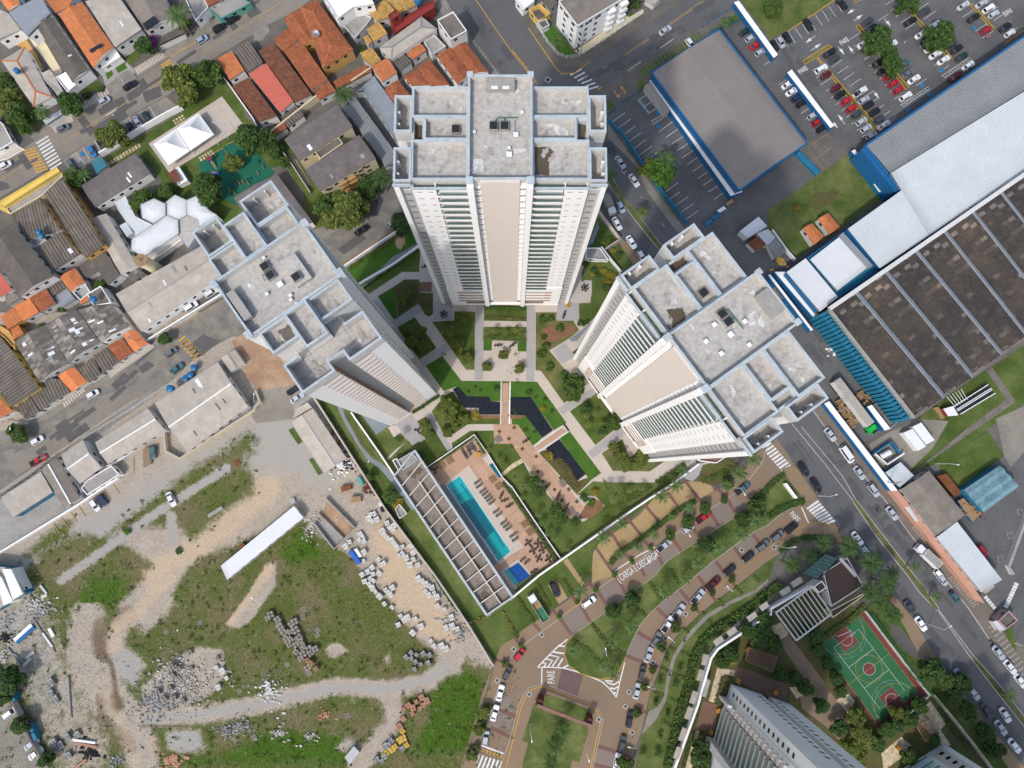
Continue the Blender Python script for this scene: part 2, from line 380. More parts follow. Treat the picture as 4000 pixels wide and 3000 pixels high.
def blotch(r,cu,cv,s,z,m,asp=1.6):
    a0=rnd.random()*PI; mb=MB(); P=[]; ph=[rnd.random()*6.28 for _ in range(4)]
    for k in range(26):
        t=2*PI*k/26; q=s*(1+.28*math.sin(2*t+ph[0])+.2*math.sin(3*t+ph[1])+.14*math.sin(5*t+ph[2])+.1*math.sin(9*t+ph[3])); x,y=q*math.cos(t)*asp,q*math.sin(t); P.append((cu+x*math.cos(a0)-y*math.sin(a0),cv+x*math.sin(a0)+y*math.cos(a0),z))
    mb.face(P); mb.build(Qs,m,r)
def weather(r,rects,seed):
    st=rnd.getstate(); rnd.seed(seed); i=0
    for u0,u1,v0,v1,zf,zp in rects:
        n=int((u1-u0)*(v1-v0)/9)+1
        for k in range(n):
            i+=1; s=rnd.uniform(.12,.75); cu,cv=rnd.uniform(u0+1.4,u1-1.4) if u1-u0>3.2 else (u0+u1)/2,rnd.uniform(v0+1.4,v1-1.4) if v1-v0>3.2 else (v0+v1)/2
            if u1-u0<4 or v1-v0<4: s=min(s,.4)
            blotch(r,cu,cv,s*.8,zf+.012+.0015*i,rnd.choice((Qo,'dirty_patch','dirty_patch','dirty_patch')))
    rnd.setstate(st)
def roof_gear(r,items):
    for it in items:
        k=it[0]
        if k==Xm:
            u,v,z,s=it[1:5]
            o=box_part(r,'roof_hatch',Jc,[(u-s/2-.12,u+s/2+.12,v-s/2-.12,v+s/2+.12,z,z+.7)]); box_part(o,'hatch_lid',Kk,[(u-s/2,u+s/2,v-s/2,v+s/2,z+.7,z+.82)])
        elif k=='vent':
            u,v,z,s=it[1:5]; o=box_part(r,'roof_vent',Jc,[(u-s/2,u+s/2,v-s/2,v+s/2,z,z+.5)]); box_part(o,'vent_cover',Jd,[(u-s/2-.1,u+s/2+.1,v-s/2-.1,v+s/2+.1,z+.5,z+.6)])
        elif k=='pipe':
            mb=MB(); mb.tube([(a,b,it[2]) for a,b in it[1]],.09,6); mb.build('roof_pipe',it[3],r)
        elif k==Qs:
            pts=it[1]; z=it[2]; n=len(pts); mb=MB()
            P=[]
            for i in range(n):
                a,b=pts[i],pts[(i+1)%n]
                for q in range(4):
                    f=q/4; P.append((a[0]+(b[0]-a[0])*f+rnd.uniform(-.18,.18),a[1]+(b[1]-a[1])*f+rnd.uniform(-.18,.18),z))
            mb.face(P); o=mb.build(Qs,it[3],r)
            if o.data.polygons[0].normal.z<0: o.data.flip_normals()
        elif k=='box':
            box_part(r,it[2],it[3],[it[1]])
def tower_a(loc,rz,label,gear):
    r=root('apartment_tower',loc,label,'tower','twin white apartment towers round the garden',rz=rz)
    R=[(-5.7,5.7,-10,9.5,89.3,90.7)]
    for s in (1,-1):
        def q(a,b): return (a,b) if s>0 else (-b,-a)
        for a,b,v0,v1,zf,zp in ((5.7,15.8,-9.7,-2.3,88.3,89.8),(5.7,13.6,-2.3,2.0,88.3,89.9),(13.6,15.8,-2.3,2.0,87.8,89.1),(5.7,15.8,2.0,7.7,88.3,89.85),(15.8,18.9,-.8,6,86.6,89.9),(15.8,18.9,-10,-3.8,86.6,89.9)):
            a,b=q(a,b); R.append((a,b,v0,v1,zf,zp))
    rooms(r,R); weather(r,[q for q in R if q[4]>88],int(loc[0]*7)+99)
    for s in (1,-1):
        def B(a,b,*k): return (a,b,*k) if s>0 else (-b,-a,*k)
        box_part(r,'wing_pier',Ju,[B(17.95,18.93,-10.75,-10.01,0,89.2)])
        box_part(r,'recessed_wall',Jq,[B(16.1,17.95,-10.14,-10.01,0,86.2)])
        box_part(r,'facade_wall',Ju,[B(11.5,15.75,-10.95,-10.55,2.5,88.6),B(11.45,15.9,-11.15,-10.5,0,20.2),B(11.5,11.75,-10.57,-9.7,2.5,88.5),B(15.5,15.74,-10.57,-9.72,2.5,88.5)])
        box_part(r,'facade_beam',Qp,[B(5.95,15.9,-11.1,-10.75,88.65,89.15),B(15.9,19.05,-10.85,-10.45,89.3,89.9)])
        box_part(r,'corner_pier',Ju,[B(4.65,5.85,-11.6,-10.01,0,90.6),B(4.9,5.8,9.5,9.95,0,90.6)]); box_part(r,'pier_cap',Qp,[B(4.75,6.0,-11.0,-9.55,90.85,91.0),B(4.85,5.95,8.9,10.0,90.86,91.05)])
        box_part(r,'terrace_fin',Ju,[B(18.0,18.57,v,v+.25,86.6,89.3) for v in (-8.4,-6.2,.9,3.1)])
        box_part(r,'terrace_joint',Jm,[B(17.2,17.26,-9.6,-4.1,86.62,86.63),B(16.1,18.5,-7,-6.94,86.62,86.635),B(17.2,17.26,-.5,5.7,86.62,86.63)])
        zs=TZ
        bal=rep_part(r,'balcony',Ju,lambda m,z:(m.b6(*B(5.95,11.4,-11.25,-9.98,z-.12,z+.1)),m.b6(*B(5.95,11.4,-11.35,-11.22,z-.25,z+.55))),zs[:-4])
        g0=None
        for b in bal:
            if g0 is None:
                mb=MB(); mb.b6(*B(5.97,11.38,-11.31,-11.27,.56,1.15)); g0=mb.build('railing',Kw,b)
            else:
                c=g0.copy(); COL.objects.link(c); c.parent=b
        box_part(r,'balcony_glazing',Kw,[B(5.95,11.4,-10.06,-10.005,3,88.2)])
        rep_part(r,'sun_louvre','brown_slat',lambda m,z:(m.b6(*B(6.2,13.2,-11.42,-11.2,z+.0,z+.42)),),zs[-5:-1])
        rep_part(r,'storey_band',Ju,lambda m,z:(m.b6(*B(5.95,11.4,-11.3,-9.98,z+.6,z+1.4)),),zs[-5:-1])
    ws=[]
    for z in TZ:
        for s in (1,-1):
            for (u,wd,zz,v) in ((12.5,.85,1.2,-10.97),(14.5,.85,1.2,-10.97)): ws.append((s*u,wd,z+zz,.24,v))
            ws.append((s*17.0,1.15,z+1.0,.75,-10.16))
    n=0; rest=MB()
    for (u,wd,z,h,v) in ws:
        if n<96:
            mb=MB(); mb.b6(u-wd/2,u+wd/2,v-.01,v+.03,z,z+h); mb.build(Qx,'glass_grey',r)
        else: rest.b6(u-wd/2,u+wd/2,v-.01,v+.03,z,z+h)
        n+=1
    rest.build(Qx,'glass_grey',r)['kind']='stuff'
    def bay(m,z):
        for s in (1,-1):
            u0=3.55 if s>0 else -4.6
            m.b6(u0,u0+1.05,-10.42,-10.02,z,z+.35)
            m.b6(u0,u0+1.05,-10.6,-10.03,z+2.1,z+2.25)
            for q in range(4): m.b6(u0+.02+q*.33,u0+.07+q*.33,-10.33,-10.05,z+.35,z+1.9)
    rep_part(r,'service_window_frame',Ju,bay,TZ)
    def bayg(m,z):
        for s in (1,-1):
            u0=3.57 if s>0 else -4.58
            m.b6(u0,u0+1.0,-10.06,-10.02,z+.36,z+1.88)
    rep_part(r,'service_window_pane',Ke,bayg,TZ)
    box_part(r,'beige_panel','wall_beige',[(-3.5,3.5,-10.5,-10.01,1.5,90.4)])
    box_part(r,'base_beam',Ju,[(-4.6,4.6,-11.3,-10.55,1.0,1.7),(5.9,15.9,-11.3,-10.99,1.0,1.6),(-15.9,-5.9,-11.3,-10.99,1.0,1.6)])
    roof_gear(r,gear); return r
tower_a((-2.1,60.7,0),0,'tall white tower with beige centre strip standing nearest the road junction',
 [('box',(-2.6,2.6,6.9,9.1,89.3,90.5),'roof_shed',Jc),('box',(-1.6,-.4,6.9,7.5,90.5,90.56),'shed_skylight',Jd),('box',(.4,1.6,6.9,7.5,90.5,90.56),'shed_skylight',Jd),
 (Xm,-1.2,.3,89.3,1.35),(Xm,.75,.3,89.3,1.35),(Xm,-8,.2,88.3,1.35),('pipe',[(-1.2,.9),(-.4,1.9),(3.2,1.9)],89.75,Qd),('pipe',[(.75,.9),(.75,1.9)],89.75,Qd),
 ('vent',2.8,-1.3,89.3,.7),('vent',-4.6,-.8,89.3,.3),('vent',1.6,-5,89.3,.8),('vent',3.9,2.9,89.3,.4),('vent',1.6,-3.8,89.3,.35),('pipe',[(2.6,1.6),(2.6,-1.2)],89.5,Kl),
 (Qs,[(6.2,-2.8),(8.8,-2.9),(9.6,-3.8),(8.9,-5.7),(8.7,-8.1),(6.2,-8.1)],88.35,Xc),(Qs,[(8,1.4),(9.6,1.5),(12,.3),(12.4,-.8),(10.8,-1),(9.4,.4)],88.35,Qo),
 (Qs,[(14,-1.9),(15.4,-1.9),(15.4,1.6),(14,1.6)],87.84,Xc),(Qs,[(-15.4,-1.9),(-14,-1.9),(-14,1.6),(-15.4,1.6)],87.84,Xc),(Qs,[(-5.3,-8.5),(-3,-8),(-3.2,-5.5),(-5,-5.6)],89.35,Qo)])
tower_a((37.95,24.1,0),rad(-54.5),'tall white tower with beige centre strip standing beside the blue-edged warehouse yard',
 [('box',(-2.4,2.5,6.6,9.1,89.3,90.6),'roof_shed',Jc),(Xm,-3.2,.2,89.3,1.35),(Xm,-1.5,.2,89.3,1.35),(Xm,-8.1,.2,88.3,1.35),('pipe',[(-3.5,1.0),(-3.2,1.5),(1.0,1.6)],89.75,Qd),('pipe',[(-1.5,1.0),(-1.4,1.5)],89.75,Qd),
 ('vent',-2.5,-2,89.3,.6),('vent',.1,2.6,89.3,.6),('vent',.5,-.8,89.3,.8),('vent',-1,-5,89.3,.6),('vent',3.8,.7,89.3,.6),('vent',2.2,-4.1,89.3,.6),
 (Qs,[(-9.4,-6.6),(-8.3,-4.3),(-6.8,-4.6),(-5.9,-5.4),(-6.4,-8.4)],88.35,Xc),(Qs,[(-.6,3.7),(-.3,4.6),(1.5,4.0),(1.6,2.7)],89.35,Qo),(Qs,[(-15.4,-1.9),(-14,-1.9),(-14,1.6),(-15.4,1.6)],87.84,Xc)])
def tower_b(loc,rz,label):
    r=root('apartment_tower',loc,label,'tower',rz=rz)
    RB=[(-5.9,5.9,-11,7.5,89.2,90.8),(5.9,10.2,-10.2,-3.6,88.3,89.9),(5.9,10.2,.8,6.2,88.3,89.9),(-10.3,-5.9,-10.2,-3.6,88.3,89.9),(-10.3,-5.9,.8,6.2,88.3,89.9),
      (-13.0,-5.9,-3.6,.8,89.15,90.7),(5.9,13.4,-3.6,.8,89.15,90.7),(10.2,15.8,-10.6,-3.9,86.6,90.0),(10.4,15.85,.8,5.9,86.6,90.0)]
    rooms(r,RB); weather(r,RB+[(-18.5,-13.4,-10,-4,86.62,0),(-18.5,-13.4,-.4,5.5,86.62,0)],5)
    mw=MB(); ms=MB(); mp=MB(); mc=MB()
    for i,(a,b,c,d) in enumerate(((-18.9,-13.0,-10.5,-3.8),(-13.0,-10.3,-6.6,-3.8),(-18.9,-13.0,-.8,5.85),(-13.0,-10.3,-.8,3.2),(-17.0,-13.0,-3.8,-.8))):
        mw.prism([(a,c),(b,c),(b,d),(a,d)],0,86.6,top=False); ms.prism([(a,c),(b,c),(b,d),(a,d)],86.3,86.6)
    for i,(a,b,c,d) in enumerate(((-18.9,-18.6,-10.5,-3.8),(-18.6,-17.0,-4.1,-3.8),(-17.0,-16.7,-4.1,-.5),(-18.6,-17.0,-.8,-.5),(-18.9,-18.6,-.8,5.85),(-18.6,-13.0,5.55,5.85),(-13.3,-13.0,3.2,5.55),(-18.6,-13.0,-10.5,-10.2),(-13.3,-13.0,-10.2,-6.6))):
        e=.003*i; mp.b6(a,b,c,d,86.5,89.9+e); mc.b6(a-.05,b+.05,c-.05,d+.05,89.91+e,89.99+e)
    mw.build('terrace_block',Ju,r); ms.build('terrace_floor',Qy,r); mp.build('terrace_parapet','wall_parapet',r); mc.build('terrace_flashing',Qp,r)
    box_part(r,'terrace_joint',Jm,[(-18.5,-10.4,-5.9,-5.84,86.6,86.62),(-15.9,-15.84,-10.1,5.4,86.6,86.625),(-13.1,-13.04,-6,3.1,86.6,86.63),(-18.5,-10.4,1.4,1.46,86.6,86.62),(10.6,15.5,-7.2,-7.14,86.6,86.62),(13,13.06,-10.3,-4.2,86.6,86.625),(13,13.06,1,5.6,86.6,86.625),(10.6,15.5,3.3,3.36,86.6,86.62)])
    box_part(r,'terrace_fin',Ju,[(15.2,15.6,v,v+.2,86.6,89) for v in (-8.6,-6.3,2.2,4.0)])
    for s in (1,-1):
        box_part(r,'corner_pier',Ju,[(s*5.3-.6,s*5.3+.6,-11.6,-11.01,0,90.7),(s*5.3-.6,s*5.3+.6,7.51,8.1,0,90.7)]); box_part(r,'pier_cap',Qp,[(s*5.4-.7,s*5.4+.7,-11.7,-10.5,90.9,91.1),(s*5.4-.7,s*5.4+.7,7.0,8.2,90.95,91.12)])
    for v0,v1 in ((-7.3,-3.9),(-.7,2.7)):
        rep_part(r,'sun_shade','brown_slat',lambda m,z:m.b6(-19.06,-18.92,v0,v1,z+.1,z+.3),TZ)
        rep_part(r,'opening_shade',Jq,lambda m,z:m.b6(-18.96,-18.9,v0-.35,v0+.15,z+1.1,z+1.6),TZ[:24])  # raised grey box; the opening's shade is put into its colour
    def lou(m,z):
        for q in range(4): m.b6(-18.85,-17.05,-.86,-.801,z+q*.75,z+q*.75+.38)
    rep_part(r,'louvre_screen','brown_slat',lou,TZ)
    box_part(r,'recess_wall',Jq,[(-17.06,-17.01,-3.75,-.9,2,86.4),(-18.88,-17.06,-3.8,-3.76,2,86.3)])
    n=0; rest=MB()
    for z in TZ:
        for u,v,wd in ((-17,-10.52,1.0),(-14.6,-10.52,1.3),(-8.1,-10.22,1.6),(-3,-11.02,1.2),(3,-11.02,1.2),(8,-10.22,1.6)):
            mb=MB() if n<96 else rest; mb.b6(u-wd/2,u+wd/2,v-.02,v+.02,z+.9,z+1.9)
            if n<96: mb.build(Qx,Kw,r)
            n+=1
    rest.build(Qx,Kw,r)['kind']='stuff'
    box_part(r,'terrace_window',Kw,[(-13.05,-12.97,-9.6,-7.4,87,88.4),(-13.05,-12.97,3.6,5.3,87,88.4)])
    box_part(r,'brown_band',Jq,[(-5.3,5.3,-11.3,-11.0,0,89)])
    roof_gear(r,[('box',(-3.1,2.4,-6.7,-3.7,89.2,90.3),'roof_shed',Qy),(Xm,3.5,-1.1,89.2,1.3),(Xm,1.6,-1.0,89.2,1.3),(Xm,-1.7,-4.6,90.3,1.3),('box',(-2.9,2.9,5.4,6.9,89.2,90.7),'roof_tank',Jc),
      ('pipe',[(2.5,-1.8),(2.4,.2),(1.4,.3)],89.7,Qd),('vent',-.7,-1.5,89.2,.8),('vent',-.8,1.3,89.2,.4),('vent',-3.4,-1.9,89.2,.35),('vent',-4.1,-1.5,89.2,.35),('vent',-5.2,-1.9,89.2,.3),('vent',4.9,-1.8,89.2,.3),
      (Qs,[(-9.5,1.6),(-7,1.4),(-7,4),(-9,4.8)],88.35,Jm),(Qs,[(-9.8,-9.5),(-8.9,-9.7),(-8.9,-8.9),(-9.7,-8.8)],88.35,Qo)])
    return r
tower_b((-41.9,31.8,0),rad(125.7),'white tower with two white end panels and brown sun shades beside the cobbled street')
def tower_d():
    r=root('apartment_tower',(61.9,-59.9,0),'pale tower with rows of brown and teal balconies rising out of the bottom edge','tower',rz=rad(-18))
    HT=62; mw=MB(); mw.prism([(0,0),(8.9,0),(8.9,-1.6),(11.3,-1.6),(11.3,0),(17.2,0),(17.2,-34),(-1.2,-34),(-1.2,-15.6),(-.2,-15.6),(-.2,-3.4),(0,-3.4)],0,HT); mw.build('wall',Ju,r)
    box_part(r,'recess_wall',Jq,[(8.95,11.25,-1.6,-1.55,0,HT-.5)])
    box_part(r,'side_pier',Jb,[(-2.6,-1.2,-17.6,-15.6,0,HT),(-2.4,-.2,-4.6,-3.9,0,9)])
    zs=[3.2+3.0*k for k in range(15)]
    for z in zs:
        for u in (7.2,12.6): box_part(r,Qx,Ke,[(u-.6,u+.6,0,.04,z+.9,z+1.9)])
        box_part(r,Qx,Ke,[(-.05,0,-2.4,-1.3,z+.9,z+2.0)])
        if z>9: box_part(r,'balcony_box','wall_beige',[(-1.3,-.2,-5.9,-4.4,z,z+1.2)],label='beige balcony box')
        b=box_part(r,'balcony','wall_beige',[(-1.5,-.21,-15.2,-6.4,z-.1,z+.15),(-1.5,-1.4,-15.2,-6.4,z+.15,z+.5)]); box_part(b,'railing','glass_teal',[(-1.5,-1.44,-15.1,-6.5,z+.5,z+1.1)])
    box_part(r,'balcony_glazing',Kw,[(-.25,-.2,-15.2,-6.4,2,HT-2)])
tower_d()
# ======================= GROUND, ROADS, PAVEMENTS =======================
gb=MB(); gb.face([(-700,-700,-.02),(700,-700,-.02),(700,700,-.02),(-700,700,-.02)]); struct(gb.build('ground',Kd))
def lot():
    def seg(px,py,pl):
        b=1e9
        for (x0,y0),(x1,y1) in zip(pl[:-1],pl[1:]):
            dx,dy=x1-x0,y1-y0; t=max(0,min(1,((px-x0)*dx+(py-y0)*dy)/(dx*dx+dy*dy+1e-9))); d=math.hypot(px-x0-dx*t,py-y0-dy*t); b=min(b,d)
        return b
    def inside(px,py,pg):
        c=False; j=len(pg)-1
        for i in range(len(pg)):
            xi,yi=pg[i]; xj,yj=pg[j]
            if (yi>py)!=(yj>py) and px<(xj-xi)*(py-yi)/(yj-yi)+xi: c=not c
            j=i
        return c
    def G(c,r,pts): return [(2212*c+x,1659*r+y) for x,y in pts]
    OPS=[('A',0,.82,G(0,2,[(-900,3800),(-900,-900),(5000,-900),(5000,4500),(-900,4500)]),10),
     ('A',0,.0,G(0,2,[(1500,-900),(4400,-900),(4400,1500),(4700,2600),(3950,2350),(3700,2250),(3100,1560),(2650,1180),(2250,1290),(1700,1500),(1400,1659),(1500,1900),(1250,2150),(1000,1900),(1250,1680),(1100,1500),(400,1500),(-400,1900),(-900,1200),(-900,-900)]),60),
     ('A',1,.75,G(0,2,[(2212,200),(2700,-300),(3000,600),(2900,1000),(2400,800),(1700,850),(900,1450),(200,1650),(0,1500),(900,1000)]),160),
     ('A',1,.9,G(0,2,[(0,800),(900,500),(1040,820),(60,1430),(0,1440)]),20),
     ('A',0,.85,G(0,2,[(1430,900),(1700,700),(2050,590),(2212,830),(2212,950),(1950,1100),(1680,1360),(1500,1250),(1200,1250),(1080,1300),(950,1290),(1050,1180)]),70),
     ('A',0,.75,G(0,2,[(1650,760),(2150,380),(2240,450),(2212,600),(1900,820)]),80),
     ('A',0,.80,G(0,2,[(330,1700),(380,1450),(700,1280),(1000,1330),(1180,1440),(1350,1560),(1220,1659),(1180,1740),(900,2040),(720,2060),(560,1900),(440,1740)]),50),
     ('A',3,.8,G(0,3,[(700,0),(1180,0),(1050,250),(800,330),(600,250),(700,100)]),120),
     ('A',0,.8,G(0,2,[(150,1500),(520,1180),(650,1150),(600,1320),(330,1500)]),60),
     ('L',1,.9,G(0,2,[(520,1700),(1040,1340),(1300,1150),(1640,930),(1960,730)]),34),('L',0,.0,G(0,2,[(520,1700),(1040,1340),(1300,1150),(1640,930),(1960,730)]),34),
     ('L',1,.8,G(0,2,[(1480,1150),(1490,1480)]),50),('L',0,.1,G(0,2,[(1480,1150),(1490,1480)]),50),
     ('A',0,.9,G(1,2,[(0,1560),(400,1180),(560,1400),(680,1430),(820,1500),(900,1659),(1100,1900),(1200,2200),(1500,2300),(1700,2400),(1700,2420),(1100,2600),(0,2700)]),25),
     ('A',3,.8,G(1,2,[(150,1480),(400,1200),(560,1400),(640,1500),(300,1600)]),100),
     ('L',0,.0,G(0,3,[(1600,-200),(1450,60),(1300,180),(1050,400),(960,640),(960,900),(1050,1150),(1250,1230),(1700,1200),(2212,1120),(2900,950),(3350,980),(3680,920),(3900,740)]),72),
     ('L',0,.0,G(0,3,[(3900,740),(3850,520),(3700,430),(3520,200),(3400,0)]),110),
     ('L',0,.05,G(0,3,[(3350,1000),(3420,1200),(3330,1350),(3250,1480),(3080,1640)]),80),
     ('L',1,.8,G(0,3,[(1250,1240),(1700,1200),(2212,1120),(2900,960),(3350,980),(3680,900),(3880,760)]),42),
     ('L',0,.0,G(0,3,[(760,350),(700,700),(850,1000),(1050,1150),(1180,1350),(1250,1700)]),130),
     ('L',0,.35,G(0,3,[(100,300),(300,700),(500,1100),(700,1500)]),260),('L',1,.55,G(0,3,[(100,300),(300,700),(400,1000)]),200),
     ('A',0,.0,G(0,3,[(1230,960),(1480,740),(1700,620),(1920,640),(1960,830),(1820,1020),(1450,1180),(1250,1150)]),30),
     ('A',1,1.,G(0,3,[(960,740),(1060,600),(1180,680),(1250,780),(1160,950),(1060,900)]),40),('A',0,.1,G(0,3,[(960,740),(1060,600),(1180,680),(1250,780),(1160,950),(1060,900)]),40),
     ('A',1,1.,G(0,3,[(1440,1340),(1720,1330),(1770,1490),(1560,1540),(1450,1480)]),40),('A',0,.15,G(0,3,[(1440,1340),(1720,1330),(1770,1490),(1560,1540),(1450,1480)]),40),
     ('A',0,.0,G(0,3,[(1950,420),(2150,150),(2300,-100),(2380,-120),(2380,80),(2200,340),(2080,450)]),20),
     ('A',0,.0,G(1,3,[(600,620),(700,570),(800,650),(680,700),(610,680)]),25),('A',0,.2,G(1,3,[(1110,700),(1150,660),(1170,720),(1130,780)]),25),
     ('A',0,.1,G(1,3,[(700,1480),(780,1400),(900,1460),(760,1520)]),40),('A',1,.8,G(1,3,[(700,1480),(780,1400),(900,1460),(760,1520)]),40),
     ('L',0,.2,G(0,3,[(850,560),(900,620)]),60),('L',2,.75,G(0,3,[(880,420),(850,520),(870,640)]),75),('L',2,.6,G(0,3,[(900,430),(1100,300),(1130,340)]),60),
     ('L',2,.8,G(0,3,[(870,640),(960,760),(990,900),(1000,1050),(1030,1120)]),26),('A',2,1.,G(0,3,[(960,1020),(1060,1050),(1070,1150),(1000,1200),(950,1100)]),40),
     ('L',2,.6,G(0,3,[(860,1060),(900,1230),(1100,1400),(1150,1500)]),50),('L',2,.7,G(0,3,[(1200,1290),(1740,1300)]),16),('L',2,.6,G(0,3,[(3250,1220),(3300,1240)]),60),
     ('L',2,.7,G(1,2,[(1060,1230),(1150,1350),(1180,1450),(1250,1500)]),50),
     ('A',3,1.,G(1,3,[(1560,950),(1800,800),(1960,900),(1950,1100),(1850,1500),(1300,1560),(1500,1200)]),90),
     ('A',3,.8,G(0,3,[(1320,1500),(1900,1520),(2300,1300),(3000,1300),(3100,1659),(1320,1659)]),120)]
    OPS+=[('A',4,.9,G(1,2,[(1050,1150),(1250,1250),(1450,1659),(1,1)][:3]+[(1700,2000),(1800,2200),(1700,2280),(1500,2240),(1200,1950),(1050,1659),(980,1350),(1000,1200)]),70),('A',4,.6,G(1,2,[(560,0),(60,0),(-100,-100),(100,-300),(400,-300)]),60),('L',4,.7,G(0,3,[(1450,20),(1250,250),(1000,450),(980,620)]),70),('L',4,.8,G(0,3,[(1950,440),(2150,150),(2330,-60)]),60),('L',4,.8,G(0,2,[(1300,1640),(1700,1420),(2100,1100),(2330,900)]),120),('L',4,.6,G(0,3,[(1330,1420),(1380,1500)]),60),('L',4,.5,G(0,3,[(860,900),(1000,1250),(1180,1600)]),80)]
    x0,x1,y0,y1,st=-400,4500,2700,6760,24
    nx=int((x1-x0)/st)+1; ny=int((y1-y0)/st)+1
    vs=[];att=[[],[],[],[],[]]
    bb=[(min(p[0] for p in o[3])-o[4],max(p[0] for p in o[3])+o[4],min(p[1] for p in o[3])-o[4],max(p[1] for p in o[3])+o[4]) for o in OPS]
    for j in range(ny):
        for i in range(nx):
            x=x0+i*st; y=y0+j*st; p=U(x/2.212,y/2.212,.0); vs.append((p.x,p.y,0.004)); a=[0]*5
            for o,b in zip(OPS,bb):
                if not(b[0]<=x<=b[1] and b[2]<=y<=b[3]): continue
                if o[0]=='L': d=seg(x,y,o[3])-o[4]; s=max(0,min(1,.5-d/(o[4]*1.0)))
                else:
                    ins=inside(x,y,o[3]); d=seg(x,y,o[3]+[o[3][0]]); s=max(0,min(1,.5+(d if ins else -d)/(2*o[4])))
                a[o[1]]=a[o[1]]*(1-s)+o[2]*s
            for k in range(5): att[k].append(a[k])
    fs=[(j*nx+i,(j+1)*nx+i,(j+1)*nx+i+1,j*nx+i+1) for j in range(ny-1) for i in range(nx-1)]
    me=D.meshes.new('vacant_ground'); me.from_pydata(vs,[],fs)
    for k,nm in enumerate(('grass','gravel','mud','lush','sand')):
        q=me.attributes.new(nm,'FLOAT','POINT'); q.data.foreach_set('value',att[k])
    m=D.materials.new('vacant_ground'); m.use_nodes=True; n=m.node_tree.nodes; l=m.node_tree.links; b=n['Principled BSDF']; b.inputs['Roughness'].default_value=.95; b.inputs['Specular IOR Level'].default_value=.15
    g=n.new('ShaderNodeNewGeometry')
    def noise(s,d=5,r=.65):
        q=n.new('ShaderNodeTexNoise'); q.inputs['Scale'].default_value=s; q.inputs['Detail'].default_value=d; q.inputs['Roughness'].default_value=r; l.new(g.outputs['Position'],q.inputs['Vector']); return q.outputs['Fac']
    def mask(nm,ns,k,lo,hi):
        a=n.new('ShaderNodeAttribute'); a.attribute_name=nm; ma=n.new('ShaderNodeMath'); ma.operation='MULTIPLY_ADD'; l.new(ns,ma.inputs[0]); ma.inputs[1].default_value=k; l.new(a.outputs['Fac'],ma.inputs[2])
        r=n.new('ShaderNodeMapRange'); r.inputs[1].default_value=lo+k*.5; r.inputs[2].default_value=hi+k*.5; l.new(ma.outputs[0],r.inputs[0]); return r.outputs[0]
    def mix(f,a,b2):
        x=n.new('ShaderNodeMix'); x.data_type='RGBA'; l.new(f,x.inputs[0])
        for s,i in((a,6),(b2,7)):
            if isinstance(s,tuple): x.inputs[i].default_value=(*s,1)
            else: l.new(s,x.inputs[i])
        return x.outputs[2]
    def rg(x,lo,hi,a=.0,b2=1.):
        r=n.new('ShaderNodeMapRange'); r.inputs[1].default_value=lo; r.inputs[2].default_value=hi; r.inputs[3].default_value=a; r.inputs[4].default_value=b2; l.new(x,r.inputs[0]); return r.outputs[0]
    n1=noise(.25,9,.7); n5=noise(.5,7,.75); n2=noise(1.3,8,.75); n3=noise(6,6,.8); n4=noise(.09,5,.6)
    grass=mix(rg(n2,.38,.62),(.060,.090,.015),(.12,.132,.042)); grass=mix(rg(n4,.45,.62),grass,(.15,.128,.065)); grass=mix(rg(n5,.55,.68),grass,(.20,.17,.105));
    gl=mix(rg(n2,.4,.6),(.034,.088,.006),(.065,.13,.012)); grass=mix(mask('lush',n1,.8,.35,.75),grass,gl)
    dirt=mix(rg(n1,.35,.65),(.37,.305,.235),(.49,.415,.335)); dirt=mix(rg(n5,.42,.66),dirt,(.31,.285,.25)); dirt=mix(rg(n2,.46,.75),dirt,(.22,.185,.14)); dirt=mix(rg(n5,.60,.68),dirt,(.13,.12,.055))
    dirt=mix(mask('gravel',n1,1.0,.3,.8),dirt,mix(rg(n3,.4,.6),(.27,.255,.23),(.385,.365,.335)))
    dirt=mix(mask('mud',n2,.7,.2,.8),dirt,(.15,.105,.065))
    dirt=mix(mask('sand',n1,1.0,.3,.9),dirt,mix(rg(n2,.4,.65),(.51,.39,.265),(.40,.31,.22)))
    base=mix(mask('grass',n5,1.7,.30,.70),dirt,grass)
    sc_=n.new('ShaderNodeVectorMath'); sc_.operation='SCALE'; l.new(base,sc_.inputs[0]); l.new(rg(n3,.25,.75,.7,1.3),sc_.inputs['Scale']); l.new(sc_.outputs[0],b.inputs['Base Color'])
    bp=n.new('ShaderNodeBump'); bp.inputs['Strength'].default_value=.7; bp.inputs['Distance'].default_value=.25; l.new(n2,bp.inputs['Height']); l.new(bp.outputs[0],b.inputs['Normal'])
    me.materials.append(m); o=D.objects.new('vacant_ground',me); COL.objects.link(o); struct(o)
    mb=MB(); r2=random.Random(3)
    for q in range(52000):
        i=r2.randrange(nx-1); j=r2.randrange(ny-1); k=j*nx+i; a=att[0][k]
        if r2.random()>(a*1.1-.15): continue
        x,y,_=vs[k]; x+=r2.random()*1.0; y+=r2.random()*1.0; s=r2.uniform(.10,.26)*(1+.7*att[3][k]); t=r2.random()*6.28; h=r2.uniform(.05,.3)
        dx,dy=math.cos(t)*s,math.sin(t)*s; mb.face([(x-dx,y-dy,.02),(x+dy*.5,y-dx*.5,.02+h*.3),(x+dx,y+dy,h),(x-dy*.5,y+dx*.5,.02+h*.6)])
    m2=MB()
